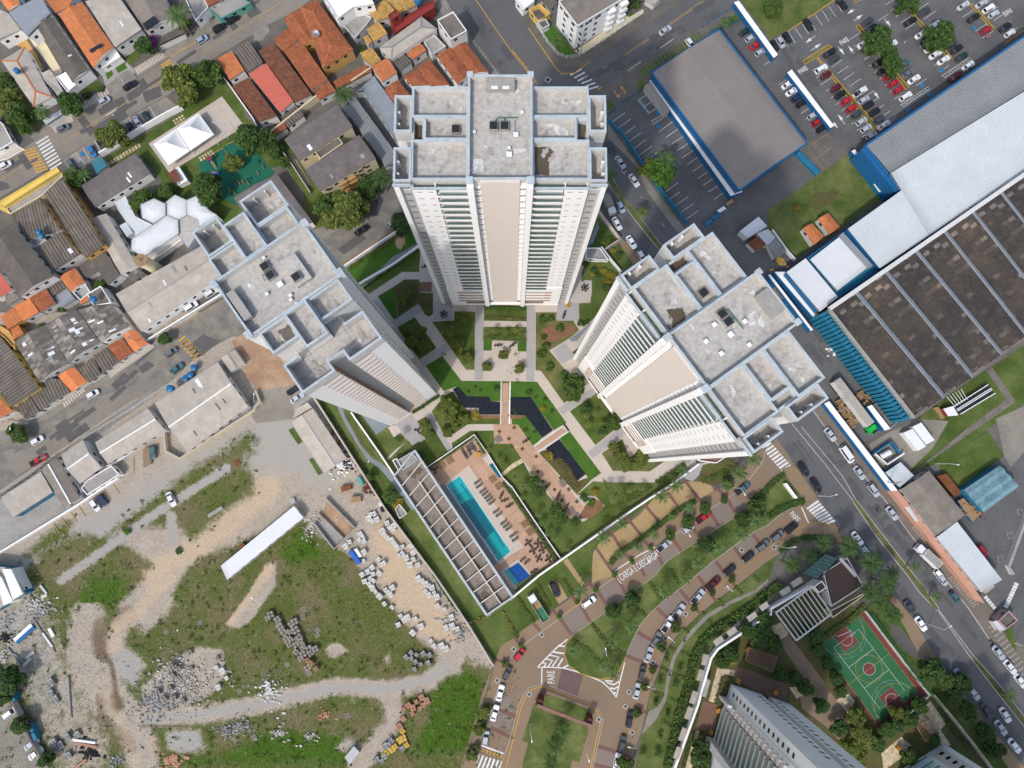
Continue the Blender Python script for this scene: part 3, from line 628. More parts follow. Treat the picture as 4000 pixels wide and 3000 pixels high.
    for q in range(1500):
        i=r2.randrange(nx-1); j=r2.randrange(ny-1); k=j*nx+i; a=att[0][k]
        if a<.12 or r2.random()>a+.25: continue
        x,y,_=vs[k]; R_=r2.uniform(.25,1.0)
        for e in range(int(10+R_*16)):
            u,v=x+r2.gauss(0,R_*.5),y+r2.gauss(0,R_*.5); s=r2.uniform(.1,.24); t=r2.random()*6.28; h=r2.uniform(.1,.45); dx,dy=math.cos(t)*s,math.sin(t)*s; m2.face([(u-dx,v-dy,.03),(u+dy*.5,v-dx*.5,.03+h*.3),(u+dx,v+dy,h),(u-dy*.5,v+dx*.5,.03+h*.6)])
    tag(m2.build('weeds','leaf_scrub'),'low scrub clumps over the vacant lot','weeds',kind='stuff')
    tag(mb.build('weeds','leaf_weed'),'rough grass and weeds over the vacant lot','weeds',kind='stuff')
mat('leaf_scrub',(.055,.095,.016),.8,.4,.1,.0,3,island=.5,spec=.15)
mat('leaf_weed',(.080,.095,.020),.8,.35,.12,.0,3,island=.5,spec=.15)
lot()
g=ground
tile(0,0)
g('road','asphalt_worn',[(-60,1440),(200,1285),(430,1130),(850,905),(1190,680),(1430,520),(1700,355),(1860,265),(2190,70),(1,0,100,-60),(1,0,650,-60),(1,0,540,0),(1,0,100,215),(1,0,0,280),(1850,500),(1460,815),(1100,1010),(900,1130),(530,1385),(150,1620),(-60,1740)],.02)
for p in ([(150,1350),(200,1320),(290,1440),(235,1470)],[(665,1030),(720,990),(830,1130),(780,1180)],[(870,1110),(1010,970),(1020,880),(1110,1000),(1000,1090)],[(1190,700),(1240,670),(1280,740),(1215,770)],[(990,870),(1060,830),(1120,930),(1060,980)],[(2110,90),(2200,40),(2260,110),(2160,160)],[(1230,800),(1380,740),(1400,830),(1260,890)],[(-20,1560),(60,1580),(90,1620),(-20,1660)]): g('road_patch',Kp,p,.03)
g('parking_bay',Kq,[(540,1385),(900,1135),(1110,1012),(1435,835),(1570,945),(1230,1150),(890,1355),(720,1440),(600,1460)],.06)
for s in ([(300,1215),(440,1125),(860,897),(950,850),(900,770),(700,890),(420,1075),(260,1180)],[(950,850),(1190,672),(1100,600),(920,740)],[(1190,672),(1430,515),(1380,470),(1150,590)],[(1430,515),(1700,350),(1620,290),(1380,465)],[(1700,350),(2240,40),(2180,-40),(1620,290)]): g(Jv,Kq,s,.10)
for a,b,n in (((470,1150),(630,1040),9),((700,960),(940,800),11),((1180,640),(1420,490),12)):
    for k in range(n):
        f=k/n; x=a[0]+(b[0]-a[0])*f; y=a[1]+(b[1]-a[1])*f-20; g('sidewalk_band',Jy,[(x-18,y-32),(x-4,y-42),(x+26,y+12),(x+10,y+22)],.125)
line_mark(Jz,Kh,[[(-20,1570),(200,1430)],[(480,1270),(900,1005),(1400,690)],[(1750,450),(2060,255),(2260,135)],[(1,0,0,160),(1,0,230,10)]],.22)
line_mark(Jz,Jn,[[(1475,490),(1700,355)]],.3)
line_mark(Xe,Je,[[(315+k*15,1240+k*28),(315+k*15+100,1240+k*28-62)] for k in range(9)],.55)
line_mark('speed_hump_marking',Jn,[[(205+k*13,1305+k*23),(205+k*13+102,1305+k*23-30)] for k in range(9)],.5)
line_mark(Xe,Je,[[(885,940),(960,890)],[(890,975),(975,920)],[(915,1000),(1000,945)],[(925,1030),(1010,975)],[(935,1050),(1025,995)]],.2)
line_mark(Qq,Je,[[(715,1275),(780,1390)],[(815,1215),(860,1290)],[(1110,1015),(1180,1130)],[(1290,920),(1360,1040)],[(1220,960),(1290,1080)]],.12)
line_mark(Qq,Jn,[[(1430,850),(1500,930),(1480,960)]],.12)
line_mark('bay_marking',Je,[[(615,1345),(690,1450)],[(655,1315),(725,1415)]]+[[(620+k*12,1345+k*16),(660+k*12,1322+k*16)] for k in range(8)],.13)
g(Xg,Xf,[(690,1320),(725,1310),(738,1340),(705,1355)],.08)
line_mark('speed_hump_marking',Jn,[[(1390,565),(1470,515)],[(1395,585),(1490,530)],[(1410,600),(1500,550)],[(1440,690),(1560,640)],[(1450,710),(1570,655)]],.4)
g('lawn','lawn',[(890,1375),(1590,955),(1560,800),(1840,560),(1900,640),(2212,1090),(2400,1260),(2640,1560),(2700,1800),(2420,2060),(1700,1860),(1250,1780),(1400,1560),(1190,1320),(930,1480)],.03)
g('school_patio',Jy,[(1918,832),(2112,1090),(1462,1492),(1283,1240)],.08)
line_mark('patio_joint',Kq,[[(1850,870),(2045,1130)],[(1960,970),(2080,950)],[(1700,1150),(1850,1290)],[(1600,1000),(1800,1290)]],.05,.1)
g('play_court','play_green',[(2080,1175),(2260,1260),(1,0,60,1380),(1,0,165,1490),(0,1,2060,120),(0,1,1960,70),(1870,1690),(1740,1500),(1710,1410)],.07)
g('bare_soil','red_soil',[(2000,1450),(2050,1420),(2060,1470),(2020,1490)],.09)
for (x,y) in [(1490+dx*24+dy*14,1040-dx*14+dy*22) for dx in range(4) for dy in range(3)]+[(1715+dx*24+dy*12,1360-dx*14+dy*20) for dx in range(5) for dy in range(2)]: g('stepping_stone',Kc,[(x,y),(x+16,y-9),(x+25,y+6),(x+9,y+15)],.09)
for k in range(11): x=925+k*26; y=1405-k*16; g('stepping_stone',Kc,[(x,y),(x+18,y-10),(x+34,y+22),(x+14,y+32)],.09)
g(Qf,Kv,[(-60,520),(290,930),(370,1080),(180,1180),(110,1130),(-60,930)],.05)
g('driveway',Jc,[(880,640),(1100,540),(1180,620),(920,790)],.07)
g(Qf,Jw,[(985,560),(1060,510),(1100,590),(1020,630)],.09); g(Qf,Jw,[(900,600),(950,570),(980,640),(930,690)],.09)
g(Qf,'lawn',[(1060,440),(1150,380),(1250,380),(1200,520),(1110,560)],.09); g('driveway',Jc,[(1300,290),(1580,200),(1640,300),(1400,470)],.05)
g('yard',Kg,[(60,380),(200,300),(320,480),(380,600),(300,620),(180,400)],.05); g('yard',Jr,[(250,330),(340,280),(540,620),(490,660)],.05)
g(Qf,'lawn',[(680,780),(850,690),(880,740),(720,850)],.08)
g('yard',Kd,[(1420,30),(1600,-20),(1720,180),(1560,260)],.04)
tile(1,0)
g(Jv,Kq,[(-20,380),(-20,270),(100,205),(120,260),(60,340)],.09)
g('yard',Kd,[(100,260),(500,-20),(1640,-20),(2100,620),(1900,720),(1300,720),(150,1240),(-100,1000),(-100,560)],.03)
g('road','asphalt',[(1640,-60),(2,0,1990,-60),(2,0,1900,60),(2,0,1640,225),(2,0,1100,545),(2,0,740,775),(2,0,850,1100),(2,0,600,1100),(2,0,200,700),(2110,640),(1840,310),(1700,110)],.02)
line_mark(Jz,Jn,[[(1895,-10),(2030,190),(2212,450)],[(2,0,0,450),(2,0,120,600),(2,0,190,725)],[(2,0,0,430),(2,0,125,585),(2,0,215,720)]],.22)
g(Jv,Kq,[(1620,-40),(1690,80),(2110,640),(2020,640),(1560,60)],.11)
for k in range(12): x=1840+k*21; y=310+k*27; g('sidewalk_band',Kd,[(x,y),(x+22,y-16),(x+34,y-2),(x+12,y+14)],.13)
g('lawn','lawn',[(180,1240),(250,1200),(480,1560),(640,1800),(500,1760),(330,1560)],.05); g(Xl,Kq,[(280,1340),(320,1330),(480,1600),(440,1600)],.07)
g('yard',Qj,[(740,900),(930,770),(1200,1120),(1360,1500),(1150,1480)],.05)
tile(2,0)
g(Jv,Kd,[(-20,90),(60,60),(240,280),(400,470),(620,560),(1140,160),(1560,-60),(1380,-60),(540,-20),(300,-40)],.10)
g(Jv,Kd,[(60,190),(130,240),(380,590),(430,640),(560,620),(640,540),(1230,170),(1560,-30),(1450,-30),(1130,100),(560,500),(460,480),(260,280),(180,150)],.115)
kerb('kerb',Ku,[(140,240),(380,590),(430,638),(540,630),(680,525)],.25)
line_mark(Jz,Kh,[[(665,670),(1040,425),(1650,5)],[(672,678),(1048,433),(1660,12)]],.15)
line_mark(Xe,Je,[[(505+k*32,650+k*24),(600+k*30,595+k*30)] for k in range(6)],.45)
g(Jv,Kd,[(740,775),(1100,545),(1640,225),(1900,60),(1960,20),(2020,60),(1760,240),(1220,590),(1190,700),(1080,800),(900,910),(830,870),(700,870)],.10)
kerb('kerb','kerb',[(1000,610),(1115,530)],.35); kerb('kerb','kerb',[(1280,415),(1395,335)],.35); kerb('kerb',Ku,[(735,775),(780,750)],.3)
for k in range(17):
    x=1100+k*31; y=605-k*20;
    if k!=13: g('grass_strip','lawn',[(x,y),(x+18,y-12),(x+65,y+62),(x+47,y+74)],.125)
for (a,b,c2) in (((985,805),(945,750),1),((880,785),(920,840),1)): line_mark('road_arrow',Ky,[[a,b]],.35,.13)
g('road_arrow',Ky,[(935,745),(965,748),(940,775)],.13); g('road_arrow',Ky,[(898,835),(932,845),(928,812)],.13)
g(Qf,'lawn',[(1640,245),(1920,60),(2010,175),(1690,295)],.09); g(Qf,Jw,[(275,275),(365,218),(550,470),(490,500),(420,470),(340,400)],.12); g(Qf,Jw,[(1030,-20),(1090,70),(1060,80),(1010,60)],.12); g(Qf,Jw,[(1005,110),(1080,120),(1015,155)],.12)
g(Xl,Jr,[(540,440),(1000,130),(1010,150),(1130,80),(1140,110),(600,470)],.12); g(Qf,'lawn',[(1095,665),(1195,760),(1085,810)],.12); g(Qf,'lawn',[(830,870),(905,930),(830,990)],.12)
g('lawn',Kv,[(1960,-20),(3,0,610,-20),(3,0,330,165),(3,0,0,350),(2212,300)],.05)
g('road',Qj,[(830,1010),(1080,815),(1180,740),(1400,1000),(1990,1690),(2,1,1900,150),(2,1,1560,330),(2,1,1290,10),(1140,1480),(830,1040)],.03)
g('road',Qj,[(1810,250),(2030,180),(3,0,0,360),(3,0,600,-10),(3,0,2400,-60),(3,0,2400,200),(3,0,830,1240),(3,0,740,1290),(3,0,560,1120),(3,0,340,1230),(2212,830),(1960,480)],.03)
line_mark(Qq,Je,[[(865+k*46,1055+k*58),(865+k*46+112,1055+k*58-83)] for k in range(7)],.14)
line_mark(Qq,Je,[[(1090,868),(1178,808)],[(1138,925),(1222,865)],[(1180,982),(1268,920)]],.14)
line_mark(Qq,Je,[[(1270,1138),(1398,1045)],[(1332,1186),(1445,1108)],[(1378,1246),(1490,1170)],[(1424,1305),(1535,1230)],[(1468,1365),(1580,1290)],[(1515,1422),(1620,1348)],[(1560,1482),(1665,1410)],[(1605,1542),(1718,1464)],[(1652,1602),(1762,1526)],[(1698,1659),(1810,1585)],[(1324,1659),(1435,1578)],[(2,1,1365,60),(2,1,1450,0)],[(2,1,1415,115),(2,1,1525,38)],[(2,1,1458,178),(2,1,1570,98)],[(2,1,1502,236),(2,1,1615,157)],[(2,1,1745,65),(2,1,1830,5)]],.14)
line_mark('bay_marking',Je,[[(1205,1045),(1315,980)],[(1222,1078),(1352,990)],[(1205,1045),(1222,1078)]]+[[(1215+k*18,1040-k*11),(1240+k*18,1062-k*12)] for k in range(7)],.12)
g(Xg,Xf,[(1228,970),(1272,940),(1312,970),(1268,1000)],.07); g(Xg,Xf,[(1243,1090),(1275,1072),(1292,1096),(1262,1114)],.07)
tile(2,1)
AV_L=[(2,0,560,800),(2,0,700,1050),(2,0,790,1230),(2,1,770,200),(2,1,940,390),(2,1,1110,600),(3,2,70,470),(3,2,250,740),(3,2,430,960),(3,2,600,1250),(3,2,780,1500),(3,3,1090,170),(3,3,1240,350),(3,3,1480,740),(3,3,1900,1280),(3,3,2300,1750)]
AV_R=[(3,3,2400,1100),(3,3,1900,530),(3,3,1740,290),(3,2,1680,1740),(3,2,1260,1340),(3,2,1000,990),(3,2,620,550),(3,2,390,230),(2,1,1620,560),(2,1,1430,350),(2,1,1180,0),(2,0,1100,1500),(2,0,850,1190),(2,0,740,1000)]
g('road','asphalt',AV_L+AV_R,.025)
g(Jv,Kq,[(2,1,1170,0),(2,1,1430,350),(2,1,1500,330),(2,1,1250,0),(2,0,830,1060),(2,0,830,1190),(2,0,1080,1440)],.10)
g('median',Qc,[(2,0,830,1560),(2,0,840,1500),(2,1,940,0),(2,1,1290,465),(2,1,1275,500),(2,1,880,0)],.12)
kerb('kerb','kerb',[(2,0,830,1570),(2,1,882,0),(2,1,1100,290),(2,1,1270,495)],.25); kerb('kerb','kerb',[(2,0,850,1500),(2,1,935,0),(2,1,1290,460)],.25)
g(Jv,'pavement_brown',[(3,2,390,225),(3,2,620,545),(3,2,1000,985),(3,2,1260,1330),(3,3,1740,290),(3,3,1900,520),(3,3,2400,1090),(3,3,2400,850),(3,3,1880,230),(3,2,1700,1659),(3,2,1120,930),(3,2,500,180),(3,2,430,-60),(3,2,300,-60)],.10)
kerb('kerb','kerb',[(3,2,390,230),(3,2,620,550),(3,2,1000,990),(3,2,1260,1340),(3,3,1740,290),(3,3,1900,530),(3,3,2400,1100)],.3)
kerb('kerb','kerb',[(3,2,205,340),(3,2,500,700),(3,2,740,1015)],.22); kerb('kerb','kerb',[(3,2,290,370),(3,2,640,790),(3,2,760,1000)],.22)
g('median',Qc,[(3,2,742,1015),(3,2,762,1005),(3,2,1000,1320),(3,2,1265,1659),(3,3,1350,100),(3,3,1470,285),(3,3,1440,290),(3,3,1200,-30),(3,2,950,1320)],.12)
kerb('kerb','kerb',[(3,2,738,1020),(3,2,940,1320),(3,3,1210,0),(3,3,1300,130),(3,3,1460,300)],.25); kerb('kerb','kerb',[(3,2,765,1005),(3,2,1005,1320),(3,3,1270,0),(3,3,1480,280)],.25)
g('median',Qc,[(3,3,1745,690),(3,3,1765,680),(3,3,2000,960),(3,3,2300,1330),(3,3,2270,1350),(3,3,1960,970)],.12)
kerb('kerb','kerb',[(3,3,1470,300),(3,3,1740,690),(3,3,1960,980),(3,3,2270,1370)],.25); kerb('kerb','kerb',[(3,3,1470,285),(3,3,1760,670),(3,3,2010,950),(3,3,2300,1320)],.25)
line_mark(Jz,Je,[[(2,1,1115,38),(2,1,1125,52)],[(2,1,1290,268),(2,1,1320,300)],[(2,0,940,1470),(2,0,975,1510),(2,0,965,1495),(2,0,990,1475)]],.12)
line_mark(Xe,Je,[[(3,2,-50+k*21,560+k*24),(3,2,28+k*21,508+k*24)] for k in range(9)],.62)
line_mark(Xe,Je,[[(3,2,337+k*20,1080+k*20),(3,2,437+k*20,1010+k*20+k*4)] for k in range(8)],.62)
g('yard',Qj,[(2,1,1560,330),(2,0,2000,1640),(3,0,560,1120),(3,0,740,1290),(3,0,1000,1659),(3,1,500,0),(3,1,230,600),(3,1,500,1030),(3,2,1280,310),(3,2,1000,450),(3,2,800,500),(3,2,480,60),(3,1,0,1300),(2,1,1850,450)],.028)
g('lawn',Kv,[(3,0,720,1310),(3,0,930,1600),(3,1,1020,20),(3,1,620,330),(3,1,330,530),(3,1,230,580),(3,1,0,320),(3,1,0,160),(3,1,380,-110)],.06)
g('service_road',Qj,[(3,1,230,590),(3,1,1030,40),(3,1,1060,50),(3,1,660,340),(3,1,260,610)],.065)
g('bare_soil',Kr,[(3,1,330,60),(3,1,420,0),(3,1,620,-10),(3,1,560,100),(3,1,400,160)],.07)
g('lawn','lawn',[(3,1,2300,1280),(3,1,1700,1659),(3,2,1280,310),(3,2,900,500),(3,2,1240,760),(3,2,1500,680),(3,2,2300,100)],.05)
g(Qu,Qu,[(3,2,870,520),(3,2,1000,440),(3,2,1290,300),(3,2,1560,320),(3,2,1420,560),(3,2,1250,720),(3,2,1100,780),(3,2,960,700)],.07)
g(Xl,Jm,[(3,2,1250,770),(3,2,2090,190),(3,2,2140,150),(3,1,1940,1520),(3,1,1880,1540),(3,2,2060,130),(3,2,1700,400)],.08)
g('lawn','lawn',[(3,2,1470,690),(3,2,1900,400),(3,2,2040,620),(3,2,1680,910),(3,2,1500,760)],.08)
g('yard',Qj,[(3,2,1650,920),(3,2,2040,600),(3,2,2300,400),(3,3,2400,900),(3,3,1880,230),(3,2,1990,1640),(3,2,1460,1300),(3,2,1700,1140)],.05)
g('bare_soil',Qu,[(3,2,1970,300),(3,2,2300,150),(3,2,2300,480),(3,2,2100,720),(3,2,2040,620)],.06)
mat('pavement_pale',(.30,.275,.24),.9,.1,1,.1,5); mat('paint_ltblue',(.25,.50,.58),.7,.15,1,.15,8)
tile(1,1)
g('yard',Kd,[(100,-200),(1300,-500),(1450,480),(900,830),(600,500)],.022)
g('lawn',Qc,[(400,0),(560,-60),(640,100),(700,300),(470,320)],.04)
g('street','cobble',[(640,600),(380,160),(500,330),(900,80),(1130,-20),(1230,-40),(1420,200),(1250,340),(780,650)],.03)
for p in ([(700,490),(900,360),(960,400),(760,540)],[(920,100),(1060,60),(1040,200),(930,230)],[(860,330),(960,260),(1010,300),(900,380)]): g('road_patch',Kp,p,.045)
g(Jv,Km,[(760,640),(740,610),(1200,310),(1250,335),(800,645)],.10)
g(Jv,Kq,[(500,330),(650,260),(750,300),(590,400)],.10)
g('lawn',Jw,[(780,660),(1270,340),(1430,260),(1500,470),(900,820)],.05)
g('bare_soil','red_soil',[(1200,400),(1290,370),(1290,440),(1250,500),(1210,470)],.07)
g(Xl,Xb,[(1405,435),(1270,515),(1180,560),(1080,660),(890,780),(905,800),(1100,685),(1190,600),(1300,530),(1425,470)],.08)
g('garden_paving',Jy,[(905,795),(1430,475),(2,1,640,480),(2,1,760,480),(2,1,840,590),(2,1,940,700),(2,2,1600,690),(2,2,420,1500),(2,2,-20,870),(1,2,1890,440),(1,2,1480,720),(1,2,1250,600),(1,2,1130,650),(1,1,700,1300)],.035)
g(Jf,'lawn',[(920,830),(1420,505),(1410,692),(1262,690),(975,882)],.07)
g(Jf,Jw,[(1052,900),(1190,818),(1225,1085),(1190,1105)],.075)
g(Jf,Kr,[(1190,818),(1282,755),(1412,755),(1412,870),(1530,870),(1530,1052),(1490,1078),(1400,965),(1228,1083)],.072)
g(Jf,'lawn',[(1220,1170),(1372,1080),(1560,1348),(1410,1448)],.07)
g(Jf,'lawn',[(1520,1120),(1712,1110),(1712,1032),(1893,1034),(1888,1536),(1815,1536)],.07)
g(Qk,Ki,[(1535,950),(1708,950),(1704,1106),(1534,1106)],.055); g(Qk,Qr,[(1412,778),(1518,778),(1518,862),(1412,862)],.08)
g(Qn,Ki,[(1165,1120),(1400,962),(1440,1030),(1215,1170)],.05); g(Qn,Ki,[(1410,1450),(1640,1305),(1680,1360),(1440,1520)],.05)
g(Qn,Ki,[(1896,955),(1972,955),(1962,1625),(1888,1625)],.05); g(Qn,Ki,[(2,1,126,960),(2,1,200,960),(2,1,194,1640),(2,1,122,1632)],.05)
g(Jf,'lawn',[(1972,965),(2,1,128,985),(2,1,127,1117),(1970,1112)],.07); g(Jf,Kv,[(1966,1165),(2,1,126,1165),(2,1,124,1290),(1960,1280)],.07)
g(Jf,Jw,[(1966,1280),(2040,1280),(2035,1370),(1966,1370)],.072); g(Jf,Jw,[(2,1,50,1290),(2,1,126,1290),(2,1,124,1378),(2,1,48,1376)],.072)
for x,y in ((2140,1405),(1995,1510)): g(Jf,Qc,[(x-40,y-36),(x+40,y-36),(x+40,y+36),(x-40,y+36)],.07)
tile(2,1)
g(Jf,Qc,[(205,1040),(385,1040),(385,1112),(530,1112),(580,1195),(500,1262),(322,1370),(440,1512),(560,1659),(2,2,625,50),(2,2,450,165),(250,1545),(203,1540)],.07)
g(Jf,'mulch',[(260,1180),(420,1140),(540,1160),(560,1200),(400,1290),(260,1300)],.085)
g(Qk,Ki,[(390,945),(580,965),(580,1112),(388,1112)],.055); g(Qk,Jy,[(530,785),(680,765),(675,955),(540,960)],.075)
g('lawn','lawn',[(600,700),(640,585),(830,585),(930,690),(870,860),(700,1100),(620,1168),(580,1112),(580,962),(676,958),(690,860),(690,765),(630,760),(600,790)],.06)
g('lawn','lawn',[(660,480),(745,200),(925,420),(800,500)],.06); g('lawn','lawn',[(820,525),(935,440),(1045,620),(935,692)],.06)
g(Xl,Xb,[(655,470),(740,250),(752,310),(700,440)],.08); g(Jv,Kq,[(750,180),(940,390),(1110,600),(1060,620),(925,430),(740,200)],.1)
g(Jv,Km,[(925,440),(1000,420),(1110,600),(1045,620)],.12)
g(Xl,Xb,[(495,1270),(700,1120),(600,1240),(560,1290),(510,1290)],.085); g(Qk,Ki,[(350,1370),(460,1300),(545,1420),(430,1490)],.08); g(Jf,'lawn',[(520,1385),(580,1340),(560,1420)],.09)
tile(2,2)
g(Jf,'lawn',[(500,235),(745,70),(930,360),(720,527)],.07); g(Jf,Qc,[(775,600),(955,475),(1015,640),(1110,560),(1200,660),(1322,664),(1190,756),(872,750)],.07)
for a,b,c,d in (((385,215),(740,10),(750,65),(440,265)),((655,590),(960,355),(1010,410),(700,640))): g(Qn,Ki,[a,b,c,d],.05)
g('lawn',Jw,[(1,1,1465,1502),(1,1,1608,1415),(1,1,1775,1632),(2,1,0,1636),(2,1,215,1640),(470,335),(360,400),(160,112),(1,2,2110,150),(1,2,2030,150),(1,2,1820,110),(1,2,1745,20),(1,2,1620,60)],.06)
g('lawn',Jw,[(410,470),(495,405),(770,770),(675,835),(635,780)],.062); g('lawn',Jw,[(115,270),(260,465),(185,535),(80,430),(0,345),(1,2,2205,265)],.062)
g(Jf,Kr,[(230,590),(310,560),(370,660),(440,655),(570,840),(700,790),(680,835),(560,955),(330,700)],.061)
g(Jf,'mulch',[(1,2,1930,268),(2,2,120,270),(2,2,80,300),(1,2,1960,300)],.068)
for p in ([(1,2,1700,45),(1,2,1745,20),(1,2,1825,105),(1,2,2016,110),(1,2,2028,150),(1,2,2110,155),(1,2,2110,265),(1,2,1930,265),(1,2,1925,206),(1,2,1798,206)],[(1,2,2196,112),(160,112),(355,400),(262,465),(115,270),(1,2,2196,265)],[(292,555),(410,475),(637,780),(567,836),(440,650),(372,660)]): g('pond','dark_pond',p,.075)
line_mark('pond_joint',Kk,[[(1,2,1760+k*60,120),(1,2,1760+k*60,200)] for k in range(6)]+[[(1,2,1820,165),(1,2,2110,165)],[(1,2,1930,215),(1,2,2110,215)],[(1,2,2200,170),(190,170)],[(1,2,2200,225),(225,225)]],.05,.085)
tile(1,2)
g('lawn','lawn',[(1510,250),(1620,110),(1700,60),(1800,205),(1930,270),(2112,270),(2112,345),(1832,348),(1655,466)],.064)
g('lawn','lawn',[(1390,322),(1467,280),(1690,572),(1480,715),(1240,615),(1350,560),(1480,465)],.064); g(Qn,Ki,[(1472,258),(1520,240),(1690,560),(1655,580),(1460,270)],.07)
g('lawn','lawn',[(1690,512),(1850,405),(2052,402),(2062,516),(2212,516),(2,2,85,650),(2,2,160,790),(2,2,500,1170),(2,2,620,1190),(2,2,800,1050),(2,2,720,970),(2,2,560,960),(2,2,700,840),(2,2,830,850),(2,2,1225,852),(2,2,1500,720),(2,2,1230,990),(2,2,415,1500),(2,2,-20,880),(1890,440),(1700,560)],.05)
g(Jf,Kv,[(2,2,780,810),(2,2,830,855),(2,2,1225,855),(2,2,1330,790),(2,2,1200,950),(2,2,960,1085),(2,2,850,1030)],.068)
g(Jf,'mulch',[(2,2,570,1165),(2,2,630,1050),(2,2,700,980),(2,2,790,1030),(2,2,780,1090),(2,2,680,1160)],.074)
g(Jf,Kr,[(2,2,330,1090),(2,2,420,1040),(2,2,500,1160),(2,2,600,1180),(2,2,540,1230),(2,2,400,1180)],.069); g(Jf,Kr,[(2,2,320,940),(2,2,370,925),(2,2,440,1040),(2,2,400,1060)],.069)
g(Qn,Kc,[(2,2,0,690),(2,2,80,645),(2,2,105,672),(2,2,0,735),(1,2,2130,805),(1,2,2110,780)],.073)
g('garden_deck','wood_deck',[(2050,346),(2212,346),(2,2,52,352),(2,2,185,540),(2,2,232,592),(2,2,628,1078),(2,2,503,1162),(2,2,84,645),(2,2,0,516),(2062,516)],.085)
g('bridge_deck','wood_deck',[(2130,-10),(2185,-10),(2180,350),(2122,350)],.10); g('bridge_deck','wood_deck',[(2,2,200,545),(2,2,425,385),(2,2,470,405),(2,2,225,575)],.10)
kerb('bridge_edge',Jb,[(2120,-20),(2113,345)],.35,.2); kerb('bridge_edge',Ja,[(2196,-20),(2188,345)],.35,.2); kerb('bridge_edge',Jb,[(2,2,188,535),(2,2,435,365)],.35,.2); kerb('bridge_edge',Jb,[(2,2,225,590),(2,2,490,410)],.35,.2)
g('bridge_steps',Kk,[(2,2,440,345),(2,2,455,338),(2,2,498,400),(2,2,485,408)],.12)
for c_,r_,x,y in ((2,2,20,375),(2,2,90,560),(2,2,210,625),(2,2,222,755),(2,2,263,842),(2,2,420,812),(2,2,368,912),(2,2,490,910),(2,2,432,1005),(2,2,560,1015),(1,2,2103,410),(1,2,2185,472)): tile(c_,r_); g('tree_pit',Kr,[(x-20,y-2),(x+2,y-20),(x+20,y+2),(x-2,y+20)],.11)
tile(1,2)
g('lawn',Kv,[(520,130),(860,90),(1500,560),(1200,780),(1660,1500),(1750,1659),(1,3,2212,220),(1,3,1980,350),(1,3,1840,400),(1560,1659),(1130,1050)],.04)
g('side_path',Xb,[(700,190),(742,195),(770,280),(830,390),(900,520),(1000,640),(1080,680),(1200,790),(1370,1070),(1350,1095),(1180,860),(1060,720),(960,655),(860,500),(800,400),(750,310)],.07)
g(Qk,Ki,[(1200,350),(1345,262),(1482,450),(1350,530),(1250,410)],.066); g(Qk,Jy,[(1140,375),(1210,350),(1255,410),(1310,490),(1250,545),(1150,650),(1130,640),(1230,545),(1290,500),(1250,430),(1190,460)],.067)
g(Jf,Kv,[(1040,440),(1140,380),(1190,460),(1250,420),(1310,495),(1130,620)],.068); g('side_patio',Xb,[(900,250),(1160,350),(1040,440),(960,330)],.066); g(Jf,Kr,[(835,350),(870,340),(930,500),(1060,650),(1000,620),(900,520)],.068)
g('pool_deck','wood_deck',[(1480,740),(1880,485),(1990,600),(2,2,370,1545),(2,2,210,1640),(2,3,0,60),(1,3,2212,-20),(2060,1600)],.09)
g('pool_apron',Jy,[(1625,865),(1838,703),(2,2,100,1412),(2,2,-15,1480),(2110,1560),(2070,1530)],.10)
g('pool_side',Xb,[(1590,880),(1640,870),(2085,1545),(2050,1590)],.105)
g('pool_water','pool_water',[(1642,872),(1765,795),(2202,1446),(2092,1532)],.12); g('pool_water','pool_deep',[(1768,1045),(1840,998),(1880,985),(2062,1268),(2010,1310),(1965,1345)],.13); g('pool_water','pool_light',[(1648,874),(1763,800),(1830,900),(1800,920),(1715,975)],.13)
line_mark('lane_line','pool_deep',[[(1703,908),(1770,1005)],[(1770,860),(1860,990)],[(1985,1330),(2075,1460)],[(2060,1270),(2145,1410)]],.3,.14)
line_mark('pool_edge',Jb,[[(1642,872),(1765,795),(2202,1446),(2092,1532),(1642,872)]],.22,.145)
g('paddling_pool',Jy,[(1,3,2110,-40),(2,2,50,1515),(2,2,180,1660),(2,3,20,120),(1,3,2190,90)],.11)
tile(0,0); g('paddling_pool_water','pool_blue',[(4356,4936),(4480,4860),(4584,4978),(4452,5060)],.13); g('paddling_pool_water','pool_light',[(4356,4936),(4390,4915),(4486,5038),(4452,5060)],.14)
UP=[(3,2,75,470),(2,2,2195,560),(2,2,2170,660),(2,2,2090,770),(2,2,2000,880),(2,2,1900,960),(2,2,1700,1085),(2,2,1430,1285),(2,2,1240,1410),(2,2,1100,1520),(2,2,960,1625),(2,3,880,15),(2,3,700,140),(2,3,590,225),(2,3,400,375),(2,3,100,590),(2,3,0,680),(1,3,2175,760),(1,3,2110,900),(1,3,2010,1230),(1,3,1950,1450),(1,3,1880,1700)]
LO=[(3,2,600,1245),(3,2,480,1200),(3,2,380,1198),(3,2,270,1240),(3,2,140,1315),(3,2,0,1420),(2,2,2190,1440),(2,2,2000,1590),(2,3,1880,20),(2,3,1700,130),(2,3,1560,240),(2,3,1400,385),(2,3,1310,490),(2,3,1235,640),(2,3,1160,830),(2,3,1105,1010),(2,3,1050,1180),(2,3,1010,1330),(2,3,960,1510),(2,3,920,1700)]
g('road','paver_tan',UP+[(1,3,1860,1800)]+[(2,3,880,1800)]+LO[::-1],.03)
kerb('kerb','kerb',UP[1:],.35); kerb('kerb',Ku,LO,.28)
kerb('kerb',Ku,[(2,3,620,215),(2,3,250,470),(2,3,20,650),(1,3,2180,720)],.2,.16)
tile(2,3)
